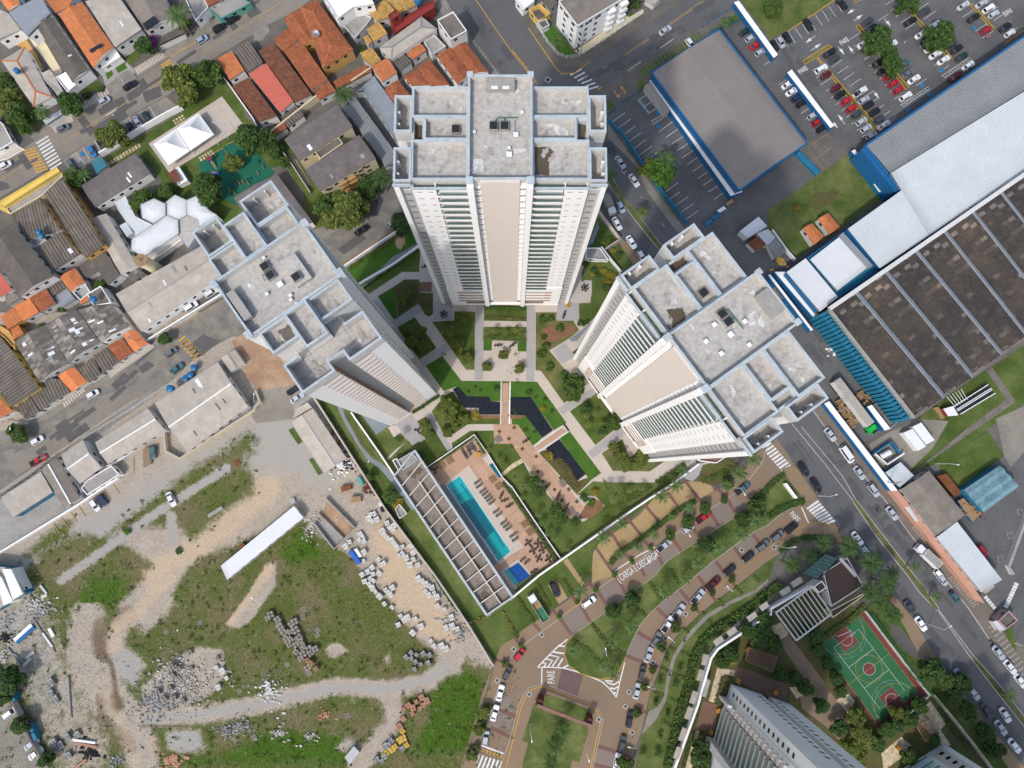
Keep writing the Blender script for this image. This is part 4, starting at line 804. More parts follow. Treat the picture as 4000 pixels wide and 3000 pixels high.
ISL=[(2,3,520,515),(2,3,470,580),(2,3,455,680),(2,3,490,770),(2,3,600,845),(2,3,760,890),(2,3,870,880),(2,3,930,810),(2,3,975,710),(2,3,1040,550),(2,3,1100,430),(2,3,1200,310),(2,3,1320,205),(2,3,1480,85),(2,2,1650,1600),(2,2,1870,1430),(2,2,2100,1270),(3,2,0,1215),(3,2,110,1120),(3,2,230,1060),(3,2,340,1020),(3,2,415,960),(3,2,250,720),(3,2,200,705),(3,2,135,730),(3,2,80,830),(3,2,0,910),(2,2,2100,1040),(2,2,1900,1170),(2,2,1640,1335),(2,2,1330,1540),(2,3,1240,-5),(2,3,1000,170),(2,3,830,300),(2,3,640,435)]
g('lawn',Kv,ISL,.14); kerb('kerb','kerb',[ISL[i] for i in range(8,20)],.3,.16); kerb('kerb','kerb',ISL[24:]+[ISL[0]],.3,.16); kerb('kerb',Ku,ISL[:9],.3,.17)
g(Jv,Km,[(3,2,250,720),(3,2,200,705),(3,2,135,730),(3,2,180,830),(3,2,330,1020),(3,2,415,960)],.16)
def band(m,ps,z=.045): g(Xh,m,ps,z)
for p in ([(2,2,1700,1085),(2,2,1900,960),(2,2,2060,1070),(2,2,1790,1240)],[(2,2,1430,1290),(2,2,1560,1200),(2,2,1640,1340),(2,2,1480,1450)] if 0 else [(2,2,1240,1410),(2,2,1300,1370),(2,2,1470,1440),(2,2,1300,1560)],[(2,3,740,150),(2,3,900,20),(2,3,990,170),(2,3,840,275)],[(2,3,430,370),(2,3,590,240),(2,3,670,400),(2,3,520,500)],[(2,2,1100,1530),(2,2,1210,1440),(2,2,1300,1580),(2,3,1150,10)],
   [(2,3,1240,265),(2,3,1440,130),(2,3,1540,235),(2,3,1360,370)],[(2,3,1080,500),(2,3,990,690),(2,3,1160,745),(2,3,1200,560)],[(2,2,1910,1400),(2,2,2080,1290),(2,2,2180,1420),(2,2,2000,1560)],[(2,2,1640,1590),(2,2,1760,1520),(2,2,1850,1650),(2,3,1620,10)],[(2,3,740,1460),(2,3,930,1520),(2,3,900,1659),(2,3,690,1600)],[(1,3,2085,1000),(1,3,2212,1040),(1,3,2212,1340),(1,3,2010,1300)]): band('paver_grey',p)
def rb(a,b,w_=.75): line_mark(Xh,'paver_red',[[a,b]],w_*1.35,.055)
for a,b in (((2,2,1850,970),(2,2,1925,1110)),((2,2,1700,1085),(2,2,1785,1225)),((2,2,1540,1210),(2,2,1635,1345)),((2,2,1380,1325),(2,2,1475,1460)),((2,2,1230,1415),(2,2,1310,1575)),((2,2,1080,1530),(2,2,1150,1659)),((2,3,905,20),(2,3,990,160)),((2,3,745,140),(2,3,838,275)),((2,3,590,245),(2,3,675,395)),((2,3,420,375),(2,3,515,505)),
  ((2,3,1245,270),(2,3,1350,370)),((2,3,1085,485),(2,3,1210,560)),((2,3,990,690),(2,3,1165,755)),((2,3,1440,105),(2,3,1545,235)),((2,3,1610,0),(2,3,1690,120)),((2,2,1760,1530),(2,2,1850,1655)),((2,2,1920,1410),(2,2,2010,1540)),((2,2,2080,1300),(2,2,2165,1410)),((2,3,640,1440),(2,3,940,1530)),((2,3,590,1600),(2,3,900,1680)),((1,3,2090,1150),(2,3,30,1215)),((1,3,2030,1310),(2,3,0,1400)),((2,3,0,1390),(2,3,90,1425))): rb(a,b)
g(Xh,'paver_mauve',[(430,800),(618,855),(555,1060),(385,985)],.05)
g(Jv,Km,UP+[(1,3,1750,1700),(1,3,1840,1430),(1,3,1960,1000),(1,3,2055,750),(1,3,2120,600),(2,3,0,545),(2,3,100,460),(2,3,360,290),(2,3,540,165),(2,3,720,40),(2,2,830,1590),(2,2,1050,1400),(2,2,1430,1120),(2,2,1620,1000),(2,2,1840,880),(2,2,1960,790),(2,2,2080,640),(2,2,2150,560),(2,2,2212,540)],.12)
for a,b in (((2,3,20,530),(2,3,75,595)),((2,3,185,410),(2,3,245,475)),((2,3,350,290),(2,3,420,370)),((2,3,510,170),(2,3,575,240)),((2,3,660,50),(2,3,730,140)),((1,3,2070,720),(1,3,2150,750)),((1,3,1950,1100),(1,3,2060,1130)),((1,3,1830,1460),(1,3,1950,1490)),((2,2,1140,1350),(2,2,1220,1440)),((2,2,980,1470),(2,2,1060,1560))): line_mark(Xh,'paver_red',[[a,b]],.95,.135)
g(Jv,Km,LO+[(2,3,1040,1600),(2,3,1060,1500),(2,3,1120,1330),(2,3,1190,1010),(2,3,1270,800),(2,3,1340,620),(2,3,1430,510),(2,3,1620,330),(2,3,1790,190),(2,3,1950,80),(2,2,2170,1560),(3,2,200,1400),(3,2,400,1300),(3,2,560,1300),(3,2,700,1500)],.12)
for a,b in (((2,3,1165,740),(2,3,1275,790)),((2,3,1100,940),(2,3,1220,985)),((2,3,1050,1130),(2,3,1160,1180)),((2,3,960,1540),(2,3,1050,1580)),((2,3,1230,570),(2,3,1340,640)),((2,3,1550,220),(2,3,1620,320)),((2,3,1690,120),(2,3,1760,210)),((2,3,1880,20),(2,3,1930,90))): line_mark(Xh,'paver_red',[[a,b]],.95,.135)
g('forecourt','paver_yellow',[(2,3,-10+700,60),(2,2,690,1600),(2,2,700,1460),(2,2,760,1370),(2,2,960,1230),(2,2,1100,1130),(2,2,1230,985),(2,2,1420,880),(2,2,1540,838),(2,2,1640,845),(2,2,1730,880),(2,2,1745,925),(2,2,1690,960),(2,2,1500,1060),(2,2,1400,1130),(2,2,1240,1260),(2,2,1060,1380),(2,2,930,1440),(2,2,860,1500),(2,2,850,1590),(2,2,870,1659),(2,3,780,20)],.14)
for a,b in (((2,2,1100,990),(2,2,1280,1200)),((2,2,980,1140),(2,2,1120,1310)),((2,2,1350,940),(2,2,1450,1080)),((2,2,1490,830),(2,2,1660,1050)),((2,2,850,1270),(2,2,940,1420)),((2,2,730,1420),(2,2,880,1640)),((2,2,1770,900),(2,2,1830,960)),((2,2,1000,1480),(2,2,1060,1560))): line_mark(Xh,'paver_red',[[a,b]],.9,.15)
g('lawn','lawn',[(2,2,420,1510),(2,2,700,1360),(2,2,960,1190),(2,2,1180,990),(2,2,1260,970),(2,2,1040,1150),(2,2,700,1440),(2,2,690,1630),(2,3,650,60),(2,3,360,280),(2,3,0,540),(1,3,2130,600),(1,3,2060,740),(1,3,1840,420),(1,3,2000,360),(1,3,2212,210),(2,2,60,1700)],.11)
g('driveway','paver_yellow',[(2,3,310,80),(2,3,360,25),(2,3,410,60),(2,3,480,190),(2,3,405,240)],.13); g('driveway','paver_yellow',[(2,2,440,1530),(2,2,480,1505),(2,3,630,70),(2,3,600,95)],.13)
g(Jf,Kr,[(2,2,1600,830),(2,2,1650,700),(2,2,1880,640),(2,2,1960,700),(2,2,1900,800),(2,2,1760,880),(2,2,1700,860)],.16)
g(Jv,Ki,[(2,2,1450,760),(2,2,1600,690),(2,2,1760,660),(2,2,1650,760),(2,2,1560,840),(2,2,1500,820)],.135)
kerb(Jz,Je,[(2,2,850,1640),(2,2,1080,1490),(2,2,1230,1410)],.3,.165)
line_mark(Jz,Je,[[(2,2,1235,1440),(2,2,1265,1490)],[(2,3,910,20),(2,3,945,68)]],.2)
line_mark(Jz,Je,[[(480,545),(380,625),(300,705),(218,790)],[(218,790),(330,787),(440,795),(540,820),(680,870),(780,915),(850,980),(902,1050)],[(902,1050),(930,920),(975,745)],[(258,790),(256,935)]],.32)
line_mark(Jz,Je,[[(400,600),(455,608)],[(350,655),(450,670)],[(320,682),(405,700),(350,780)],[(290,715),(350,730),(310,785)],[(262,748),(295,755),(275,785)],[(440,710),(395,785)],[(485,770),(440,795)],[(820,920),(880,940),(925,910)],[(850,965),(885,975),(918,955)],[(805,905),(870,910)],[(880,1005),(900,1015)]],.42)
text('PARE',W(340,873),ang(W(340,930),W(335,820)),3.0,Je,.52)
tile(3,2); text('PARE',W(228,1148),ang(W(195,1115),W(255,1175))-.05,2.4,Je,.6); line_mark(Jz,Je,[[(290,1065),(350,1200)]],.35)
tile(2,2); text('CARGA E DESCARGA',W(1095,1575),ang(W(975,1650),W(1205,1500)),2.7,Je,.50)
tile(3,0)
text('PARE',W(300,608),ang(W(262,632),W(340,580)),2.3,Je,.6); text('PARE',W(657,360),ang(W(622,380),W(695,335)),2.3,Je,.6); text('PARE',W(2064,106),ang(W(2030,130),W(2100,85))+PI,2.3,Je,.6)
tile(2,0); text('IDOSO',W(1118,897),ang(W(1098,872),W(1138,922)),1.0,'paint_ltblue',.8); text('IDOSO',W(1160,952),ang(W(1140,928),W(1180,980)),1.0,'paint_ltblue',.8)
tile(1,3)
line_mark(Xe,Je,[[(1930+k*33,1540+k*10),(1885+k*33,1655+k*10)] for k in range(7)],.55); line_mark(Jz,Je,[[(1935,1460),(2140,1535)]],.45)
for k in range(6): x=1965+k*31; y=1493+k*11; g('warning_triangle',Jn,[(x-9,y),(x+12,y+4),(x-3,y+32)],.09)
tile(2,3)
g(Jv,Km,[(250,943),(330,955),(520,1030),(660,1085),(745,1150),(785,1240),(740,1460),(680,1720),(-120,1720),(0,1360),(60,1120),(100,1030),(150,965)],.12)
kerb('kerb','kerb',[(-110,1700),(0,1360),(60,1120),(100,1030),(150,965),(250,943),(330,955),(520,1030),(660,1085),(745,1150),(785,1240),(740,1460),(680,1720)],.35,.13); kerb('kerb',Ku,[(-60,1690),(20,1370),(80,1130),(120,1040),(170,980),(250,958),(330,970),(510,1043),(650,1100),(730,1160),(768,1240),(720,1460),(665,1720)],.22,.18)
g('lawn',Kv,[(285,1015),(665,1150),(655,1350),(580,1610),(520,1590),(490,1720),(90,1720),(90,1620),(140,1440),(85,1425),(190,1100),(255,1110)],.16)
g('portal_paving',Qr,[(195,1065),(270,960),(300,970),(290,1020),(255,1110)],.17)
g('lawn',Kv,[(1060,1720),(1120,1380),(1200,1010),(1280,800),(1350,630),(1440,510),(1630,330),(1800,190),(1960,80),(2,2,2180,1560),(2,2,2300,1460),(2,2,2212,1700),(2100,200),(1700,660),(1640,880),(1500,1330),(1390,1720)],.10)
g(Xl,Kq,[(1120,1370),(1180,1170),(1260,1130),(1310,1050),(1340,850),(1390,690),(1450,590),(1540,470),(1680,330),(1870,220),(2100,120),(2212,20),(2212,60),(2100,150),(1880,250),(1700,360),(1570,490),(1480,600),(1410,720),(1370,880),(1330,1080),(1240,1250)],.125)
g(Qf,Kr,[(1390,1720),(1500,1330),(1640,880),(1700,660),(1760,600),(2,3,2212,320),(3,3,350,70),(3,3,800,300),(3,3,1400,1000),(3,3,2000,1720)],.06)
g(Qf,'lawn',[(3,3,800,300),(3,3,1060,150),(3,3,1250,480),(3,3,1480,750),(3,3,2212,1659),(3,3,2000,1720),(3,3,1400,1000)],.065)
g('lawn',Jw,[(3,3,1060,260),(3,3,1300,560),(3,3,1250,560),(3,3,1130,430)],.09)
g(Jv,Km,[(3,3,1090,170),(3,3,1240,350),(3,3,1480,740),(3,3,1900,1280),(3,3,2300,1750),(3,3,2150,1750),(3,3,1760,1230),(3,3,1350,760),(3,3,1200,480),(3,3,1050,200)],.12)
g('driveway',Kp,[(3,3,1040,400),(3,3,1130,430),(3,3,1250,570),(3,3,1480,760),(3,3,1250,700),(3,3,1090,560)],.11)
g(Qg,Kc,[(1775,785),(1930,820),(1920,865),(1830,850),(1760,1100),(1700,1080)],.10); g(Qg,Qr,[(1650,1080),(1790,1120),(1740,1340),(1590,1330)],.11); g(Qg,Kc,[(1590,1335),(1620,1340),(1540,1720),(1480,1720)],.10)
g(Qg,Qr,[(1940,785),(2080,820),(2212,880),(3,3,180,940),(3,3,160,1080),(3,3,0,1040),(2070,970),(1920,900)],.10)
g(Qg,'paver_tan',[(3,3,130,520),(3,3,180,510),(3,3,400,800),(3,3,540,1000),(3,3,780,1340),(3,3,650,1460),(3,3,500,1300),(3,3,300,1150),(3,3,270,1040),(3,3,380,990),(3,3,90,560)],.10)
g(Qg,Kc,[(3,3,20,440),(3,3,110,400),(3,3,180,500),(3,3,100,560)],.105); g(Qg,Kc,[(3,3,590,1070),(3,3,700,1015),(3,3,750,1080),(3,3,690,1190)],.105); g(Qg,Kc,[(3,3,180,960),(3,3,260,960),(3,3,310,1020),(3,3,250,1060)],.115)
g(Qg,Kc,[(3,3,1270,1230),(3,3,1400,1080),(3,3,1545,1270),(3,3,1490,1330),(3,3,1580,1460),(3,3,1520,1480)],.105); g(Qg,Kc,[(3,3,980,1530),(3,3,1150,1390),(3,3,1270,1490),(3,3,1000,1680)],.105)
tile(3,3)
def L2(a,b,n): return [(a[0]+(b[0]-a[0])*i/n,a[1]+(b[1]-a[1])*i/n) for i in range(n+1)]
g(Xi,'court_red',[(430,605),(820,290),(1370,1020),(965,1335)],.12)
q=[(445,605),(800,340),(1297,1000),(945,1270)]; g(Xi,'court_green',q,.135)
A,B,C2,D2=[W(x,y) for x,y in q]
eu=(B-A); ev=(D2-A)
def cp(u,v): return A+eu*u+ev*v+(C2-A-eu-ev)*u*v
def arc(cu,cv,ru,a0,a1,n=20):
    k=eu.length/ev.length; return [cp(cu+ru*math.cos(a0+(a1-a0)*i/n),cv+ru*k*math.sin(a0+(a1-a0)*i/n)) for i in range(n+1)]
g(Xi,'court_red',[cp(.32,.0),cp(.65,.0),cp(.65,.21),cp(.32,.21)],.142,world=True); g(Xi,'court_red',[cp(.32,1),cp(.65,1),cp(.65,.79),cp(.32,.79)],.142,world=True)
g(Xi,'court_red',arc(.5,.5,.115,0,2*PI,28)[:-1],.142,world=True)
def cl(m,ls,w_=.09): line_mark('court_line',m,ls,w_,.155,world=True)
cl(Kh,[[A,B,C2,D2,A],[cp(0,.5),cp(1,.5)],arc(.5,.5,.26,0,2*PI,32),arc(.5,.0,.45,0,PI,24),arc(.5,1,.45,0,-PI,24)])
cl('container_teal',[arc(.49,.21,.17,0,PI,16),arc(.49,.79,.17,0,-PI,16),[cp(.08,0)]+arc(.49,.07,.41,PI,0,24)+[cp(.9,0)],[cp(.08,1)]+arc(.49,.93,.41,-PI,0,24)+[cp(.9,1)],[cp(.32,0),cp(.32,.21),cp(.65,.21),cp(.65,0)],[cp(.32,1),cp(.32,.79),cp(.65,.79),cp(.65,1)]])
cl(Je,[[cp(.2,.1),cp(.8,.1),cp(.8,.9),cp(.2,.9),cp(.2,.1)],[cp(.2,.36),cp(.8,.36)],[cp(.2,.63),cp(.8,.63)],arc(.5,.5,.115,0,2*PI,28),arc(.49,.11,.12,0,PI,12),arc(.49,.9,.12,0,-PI,12)],.08)
tile(0,2)
g('street','cobble',[(-60,960),(-60,500),(0,520),(250,360),(800,20),(0,1,1230,1310),(0,1,1290,1290),(0,1,1500,1180),(0,1,1960,900),(1,1,500,300),(1,1,300,700),(1,1,60,1250),(0,1,2000,1250),(0,1,1700,1420),(1450,0),(1130,150),(830,350),(560,540),(200,780),(0,920)],.035)
g('street','asphalt_worn',[(30,590),(110,555),(125,600),(290,540),(470,400),(790,262),(835,345),(560,535),(145,800)],.05)
g('street','asphalt_worn',[(800,250),(880,100),(1380,-60),(1450,0),(1130,150),(835,345)],.047)
g('street',Kp,[(0,1,1190,1520),(0,1,1280,1460),(0,1,1340,1500),(0,1,1230,1570)],.05); g('street',Kp,[(0,1,1640,1310),(0,1,1760,1230),(0,1,1900,1290),(0,1,1740,1420)],.05)
g(Jv,Kq,[(-60,490),(-60,440),(230,330),(350,280),(700,60),(850,-60),(0,1,1240,1330),(0,1,1330,1290),(0,1,1270,1380),(950,-20),(700,130),(420,290),(250,370),(0,530)],.11)
tile(0,1)
for k in range(24): x=940+k*16; y=1570-k*11; g('sidewalk_band',Jy,[(x-4,y),(x+8,y-9),(x+26,y+28),(x+14,y+36)],.13)
line_mark('speed_hump_marking',Jn,[[(1545+k*28,1290+k*28),(1600+k*28,1245+k*32)] for k in range(6)]+[[(1560+k*28,1330+k*30),(1640+k*25,1280+k*30)] for k in range(5)],.5)
line_mark(Jz,Kh,[[(1270,1330),(1500,1190),(1960,920)]],.15)
tile(0,2)
for k in range(9): x=545+k*20; y=165-k*16; g('sidewalk_band',Jy,[(x-6,y),(x+8,y-9),(x+30,y+28),(x+16,y+36)],.13)
g(Jv,Kq,[(-20,960),(300,760),(700,460),(1190,130),(1400,-20),(1460,0),(1210,190),(760,500),(330,790),(-20,1010)],.11)
g('yard','red_soil',[(0,1,2000,1290),(0,1,2200,1150),(1,1,120,1300),(1,1,350,1659),(1,2,380,0),(1,2,20,60),(0,2,2130,-60)],.03)
g('yard',Jc,[(0,1000),(480,940),(560,1080),(80,1400),(0,1450),(-60,1450),(-60,1010)],.05); g('yard',Qu,[(1,2,0,-60),(1,2,300,0),(1,2,330,300),(1,2,0,340),(0,2,2130,200),(0,2,2212,0)],.02)
g('yard',Jc,[(0,3,0,370),(0,3,270,210),(0,3,300,350),(0,3,100,480),(0,3,0,480)],.06); g('parking_area',Qu,[(0,3,-60,1090),(0,3,80,1090),(0,3,360,1500),(0,3,440,1700),(0,3,-60,1700)],.05)
tile(3,3)
line_mark(Xe,Je,[[(2040+k*11,255-k*24),(2075+k*11,270-k*24)] for k in range(9)]+[[(1870+k*18,195+k*22),(1895+k*18,175+k*22)] for k in range(5)],.75)
g('lawn','lawn',[(2040,480),(2115,420),(2150,660),(2100,600)],.12)
for k in range(13):
    for j in range(3): x=1900+k*26+j*22; y=440+k*37-j*16; g('grass_paver','pavement_pale',[(x,y),(x+16,y-10),(x+26,y+6),(x+10,y+16)],.125)
for k in range(13):
    for j in range(3): x=1560+k*17+j*18; y=20+k*20-j*12; g('grass_paver','pavement_pale',[(x,y),(x+12,y-8),(x+20,y+4),(x+8,y+12)],.125)
tile(3,2)
for k in range(22):
    for j in range(2): x=1240+k*19+j*20; y=1240+k*22-j*12; g('grass_paver','pavement_pale',[(x,y),(x+12,y-8),(x+22,y+5),(x+9,y+14)],.125)
tile(3,0)
MED=[([(310,520),(520,385),(545,400),(545,410),(440,470),(435,500),(940,1080),(940,1120),(905,1120),(420,500),(320,555)],),([(760,230),(785,210),(1220,760),(1195,775)],),([(1125,-10),(1150,-10),(1590,500),(1570,520)],),([(1745,40),(1765,30),(1960,245),(1940,265)],)]
for m_, in MED: g('median',Qc,m_,.13); line_mark('kerb_marking',Ku,[m_+[m_[0]]],.25,.145)
line_mark('kerb_marking',Ku,[[(10,370),(165,275),(590,-10)],[(740,0),(755,22),(800,0)],[(2050,370),(2212,260)]],.25,.14)
line_mark(Qq,Je,[[(120+k*58,320-k*38),(180+k*58,410-k*38)] for k in (0,1,2,3,4,5,6,7,8)],.12)
def bays(a,b,dx,dy,n):
    n=max(n,1)
    return [[(a[0]+(b[0]-a[0])*k/n,a[1]+(b[1]-a[1])*k/n),(a[0]+(b[0]-a[0])*k/n+dx,a[1]+(b[1]-a[1])*k/n+dy)] for k in range(n+1)]
line_mark(Qq,Je,bays((365,620),(810,1185),95,-60,10)+bays((550,580),(1010,1080),95,-65,9)+bays((700,345),(1140,910),95,-60,10)+bays((950,180),(1280,740),92,-60,0)+bays((1020,40),(1480,620),85,-55,11)+bays((1290,90),(1640,540),100,-70,6)+bays((1620,90),(1850,330),95,-60,4)+bays((1830,60),(2060,300),95,-60,4)+bays((90,735),(400,1130),110,-75,8)+[[(2,0,2130,490),(2,0,2212,440)],[(2,0,2180,560),(2,0,2260,510)]],.12)
line_mark('bay_marking',Je,[[(1150+k*22,905-k*15),(1190+k*22,915-k*14)] for k in range(10)]+[[(1140,910),(1390,745)],[(1165,925),(1405,762)]]+[[(1505+k*22,655-k*15),(1545+k*22,665-k*14)] for k in range(10)]+[[(1500,655),(1740,495)],[(1520,680),(1765,510)]],.12)
for x,y in ((1210,948),(1327,735),(1392,815),(1508,606)): g(Xg,Xf,[(x-26,y),(x+4,y-22),(x+26,y+2),(x-4,y+24)],.07)
g(Xg,Xf,[(1765,232),(1785,218),(1805,248),(1788,262)],.07)
def arrow(a,b):
    line_mark('road_arrow',Je,[[a,(a[0]+(b[0]-a[0])*.7,a[1]+(b[1]-a[1])*.7)]],.16); p,q2=W(*a),W(*b); d=(q2-p).normalized(); n_=Vector((-d.y,d.x,0)); LV['n']+=1
    g('road_arrow',Je,[q2,q2-d*2.2+n_*.55,q2-d*2.2-n_*.55],.06,world=True)
for a,b in (((748,78),(682,124)),((740,180),(818,128)),((408,310),(322,374)),((370,436),(458,378)),((1005,158),(1060,234)),((604,402),(660,476)),((748,470),(690,396)),((404,738),(345,648)),((905,782),(960,856)),((665,1072),(600,988)),((560,1060),(604,1112))): arrow(a,b)
g('yard',Kd,[(340,1270),(520,1150),(700,1310),(480,1480)],.07); line_mark(Qq,Kh,[[(510,1160),(338,1272),(475,1460)],[(410,1368),(555,1270)]],.12,.08)
rp_=random.Random(21)
def mends(line,n,w_,m='asphalt_mend'):
    L=P2(line,0)
    for _ in range(n):
        k=rp_.randrange(len(L)-1); a,b=L[k],L[k+1]; d=(b-a).normalized(); nn=Vector((-d.y,d.x,0)); c=a+(b-a)*rp_.random()+nn*rp_.uniform(-w_,w_); l_=rp_.uniform(.5,4); h2=rp_.uniform(.3,1.3)
        g('road_patch',m,[c-d*l_-nn*h2,c+d*l_-nn*h2*rp_.uniform(.7,1.1),c+d*l_*rp_.uniform(.8,1)+nn*h2,c-d*l_+nn*h2],.05,world=True)
mends([(2,1,900,120),(2,1,1150,480)],5,2.5); mends([(3,2,230,520),(3,2,620,1050),(3,2,960,1500),(3,3,1350,480),(3,3,1900,1180),(3,3,2150,1500)],30,3.0); mends([(3,2,480,480),(3,2,1000,1150),(3,3,1500,150),(3,3,2150,1000)],24,2.5); mends([(2,0,700,700),(2,0,1700,100)],16,3.0); mends([(1,0,1850,100),(1,0,2200,600)],9,3.0); mends([(0,0,100,1480),(0,0,1200,830),(0,0,2150,200)],18,2.5,Kp); mends([(0,2,200,650),(0,2,800,250),(0,1,1300,1450)],12,2.5,Kp); mends([(3,0,500,1000),(3,0,150,420)],8,3); mends([(3,0,900,650),(3,0,1400,330)],14,9); mends([(3,1,400,1200),(3,1,650,1500)],8,5)
mat('deck_dark',(.085,.055,.045),.85,.1,.3,.1,3)
# ======================= BUILDINGS =======================
def bil(p,u,v): return p[0]*(1-u)*(1-v)+p[1]*u*(1-v)+p[2]*u*v+p[3]*(1-u)*v
def lift(q,z): return Vector((q[0],q[1],z))
BG={'n':0}
def house(pts,h,kind,rm,label,wm=Jb,name='house',cat='house',pitch=.22,over=.0,ridge=None,win=True,sky=0,flip=False,cap=None,parap=.5):
    """pts: roof outline corners seen in the photo (eave height h)"""
    h=h*.82 if (name=="house" and h<7) else h; BG['n']+=1; rr=random.Random(BG['n']); p=P2(pts,h); n=len(p)
    if sum(p[i].x*p[(i+1)%n].y-p[(i+1)%n].x*p[i].y for i in range(n))<0: p=p[::-1]
    c=sum(p,Vector((0,0,0)))/n; r=root(name,(c.x,c.y,0),label,cat)
    ins=[c+(q-c)*(1-.25/max((q-c).length,1)) for q in p] if kind!='flat' else p
    mw=MB(); mw.prism(ins,0,h-(.02 if kind!='flat' else .4),top=False); part(mw,'wall',wm,r)
    mr=MB(); lines=[]
    if kind in(Jp,'hip') and n==4:
        if flip: p=p[1:]+p[:1]
        if (p[1]-p[0]).length>(p[2]-p[1]).length and not flip: p=p[1:]+p[:1]
        a=(p[0]+p[1])/2; b=(p[2]+p[3])/2; wd=((p[1]-p[0]).length+(p[3]-p[2]).length)/2; rh=wd/2*pitch
        if kind=='hip': d=(b-a).normalized(); k=min(wd*.5,(b-a).length*.45); a2=a+d*k; b2=b-d*k
        else: a2,b2=a,b
        a2=lift(a2,h+rh); b2=lift(b2,h+rh); ax=b2-a2
        mr.faceuv([p[1],p[2],b2,a2],ax); mr.faceuv([p[3],p[0],a2,b2],ax)
        if kind=='hip': mr.faceuv([p[0],p[1],a2],p[1]-p[0]); mr.faceuv([p[2],p[3],b2],p[3]-p[2])
        else:
            for t_ in ([p[0],p[1],a2],[p[2],p[3],b2]): g2=MB(); g2.face(t_); part(g2,'gable_end',wm,r)
        lines=[(a2,b2)]+([(p[0],a2),(p[1],a2),(p[2],b2),(p[3],b2)] if kind=='hip' else [])
        slopes=[[p[1],p[2],b2,a2],[p[3],p[0],a2,b2]]
    elif kind=='flat':
        mr.prism(p,h-.75,h-.4); slopes=[p]
        mp=MB(); q=p+[p[0]]
        for i in range(n):
            a_,b_=q[i],q[i+1]; d=(b_-a_).normalized(); nn=Vector((-d.y,d.x,0))*.22
            e=.003*i; mp.prism([a_,b_,b_+nn,a_+nn],h-.42,h-.4+parap+e)
        part(mp,'parapet',cap or wm,r)
    else:
        slopes=[]; q=[lift(v_,h+ (.5 if i in (0,1) else 0)) for i,v_ in enumerate(p)]
        mr.faceuv(q,p[1]-p[0]); slopes=[q] if n==4 else []
    if kind!='flat':
        pp=p;
        for i in range(n): a_,b_=pp[i],pp[(i+1)%n]; mr.face([lift(a_,h-.18),lift(b_,h-.18),b_,a_])
    part(mr,'roof',rm,r)
    rf=[o for o in r.children if o.name.startswith('roof')][-1]
    if ridge and lines:
        for a_,b_ in lines[:5]:
            mb=MB(); mb.bar(a_,b_,.42,.12); mb.build('ridge_cap',ridge,rf,loc=r.location)
    for k in range(sky):
        if not slopes: break
        s=slopes[rr.randrange(len(slopes))];
        if len(s)!=4: continue
        u,v=rr.uniform(.08,.85),rr.uniform(.1,.7); L=(s[1]-s[0]).length; Wd=(s[3]-s[0]).length; du,dv=.55/L*rr.choice((1,1,2)),min(.45,rr.choice((1.2,1.8,2.6))/Wd)
        mb=MB(); z=Vector((0,0,.05+.004*k)); mb.face([bil(s,u,v)+z,bil(s,u+du,v)+z,bil(s,u+du,v+dv)+z,bil(s,u,v+dv)+z]); o=part(mb,'replaced_sheet',rr.choice((Jd,Jc,Xd,Jd)),r)
    if win and h>2.6:
        k=0
        for i in range(n):
            a_,b_=ins[i],ins[(i+1)%n]; d=b_-a_; L=d.length; d.normalize(); nn=Vector((d.y,-d.x,0)); m_=(a_+b_)/2
            if nn.dot(-m_)<=0.15*m_.length or L<3: continue
            for s_ in range(int(L//3.2)):
                if k>11: break
                k+=1; q=a_+d*(1.6+3.2*s_)+nn*.0; mb=MB(); z=h*.5 if h<5 else h-1.9
                mb.prism([(q-d*.55)[:2],(q+d*.55)[:2],(q+d*.55+nn*.05)[:2],(q-d*.55+nn*.05)[:2]],z,z+1.0); part(mb,Qx,Ke,r)
    return r
def tank(x,y,z,label,r_=.9):
    p=W(x,y,z); o=root('water_tank',p,label,'water tank','blue water tanks on the house roofs'); mb=MB(); mb.cyl((0,0),r_,0,1.1,16,r_*.9); mb.build('tank_body','tank_blue',o); mb=MB(); mb.cyl((0,0),r_*.95,1.1,1.35,16,r_*.35); mb.build('lid','tank_blue',o)
def slab_wall(pts,h,label,m=Ja,wm=Jx,name=Jj,cat='wall'):
    p=P2(pts,h); c=sum(p,Vector((0,0,0)))/len(p); r=root(name,(c.x,c.y,0),label,cat); mb=MB(); mb.prism(p,0,h-.12); part(mb,'wall_body',wm,r)
    q=[c+(v_-c)*1.004 for v_ in p]; mb=MB(); mb.prism([v_.xy for v_ in q],h-.12,h); part(mb,'wall_top',m,r); return r
HS=[]
def hs(c,r,pts,h,kind,rm,label,**k): tile(c,r); return house(pts,h,kind,rm,label,**k)
hs(0,0,[(-40,-60),(120,-90),(170,35),(75,95)],6,Jp,Ql,'small bright orange tiled roof cut by the top left corner',wm=Ja)
hs(0,0,[(75,110),(345,-40),(445,125),(245,325)],6,'shed',Qe,'long pale grey corrugated roof in the top left corner',wm=Ja)
hs(0,0,[(-60,60),(70,112),(180,255),(-10,355),(-80,300)],5.5,'shed',Ji,'beige sheet roof with white back wall at the top left edge',wm=Ja)
hs(0,0,[(305,215),(450,145),(768,605),(625,712)],6,Jp,Ks,'long dark grey sheet roof with one white skylight beside the cream alley',wm=Ja,sky=1)
hs(0,0,[(480,668),(570,622),(655,735),(582,797)],3.6,'flat',Ja,'white flat porch roof at the foot of the dark grey roof',wm=Ja,win=False)
hs(0,0,[(480,-60),(650,-60),(600,55),(490,122),(375,-30)],6,'shed',Ka,'orange tile roof at the top edge above the longest orange roof',wm=Ja)
hs(0,0,[(508,125),(710,20),(985,408),(808,590)],6.2,Jp,Ka,'longest bright orange tile roof with small dark solar panels by the street',wm=Ja)
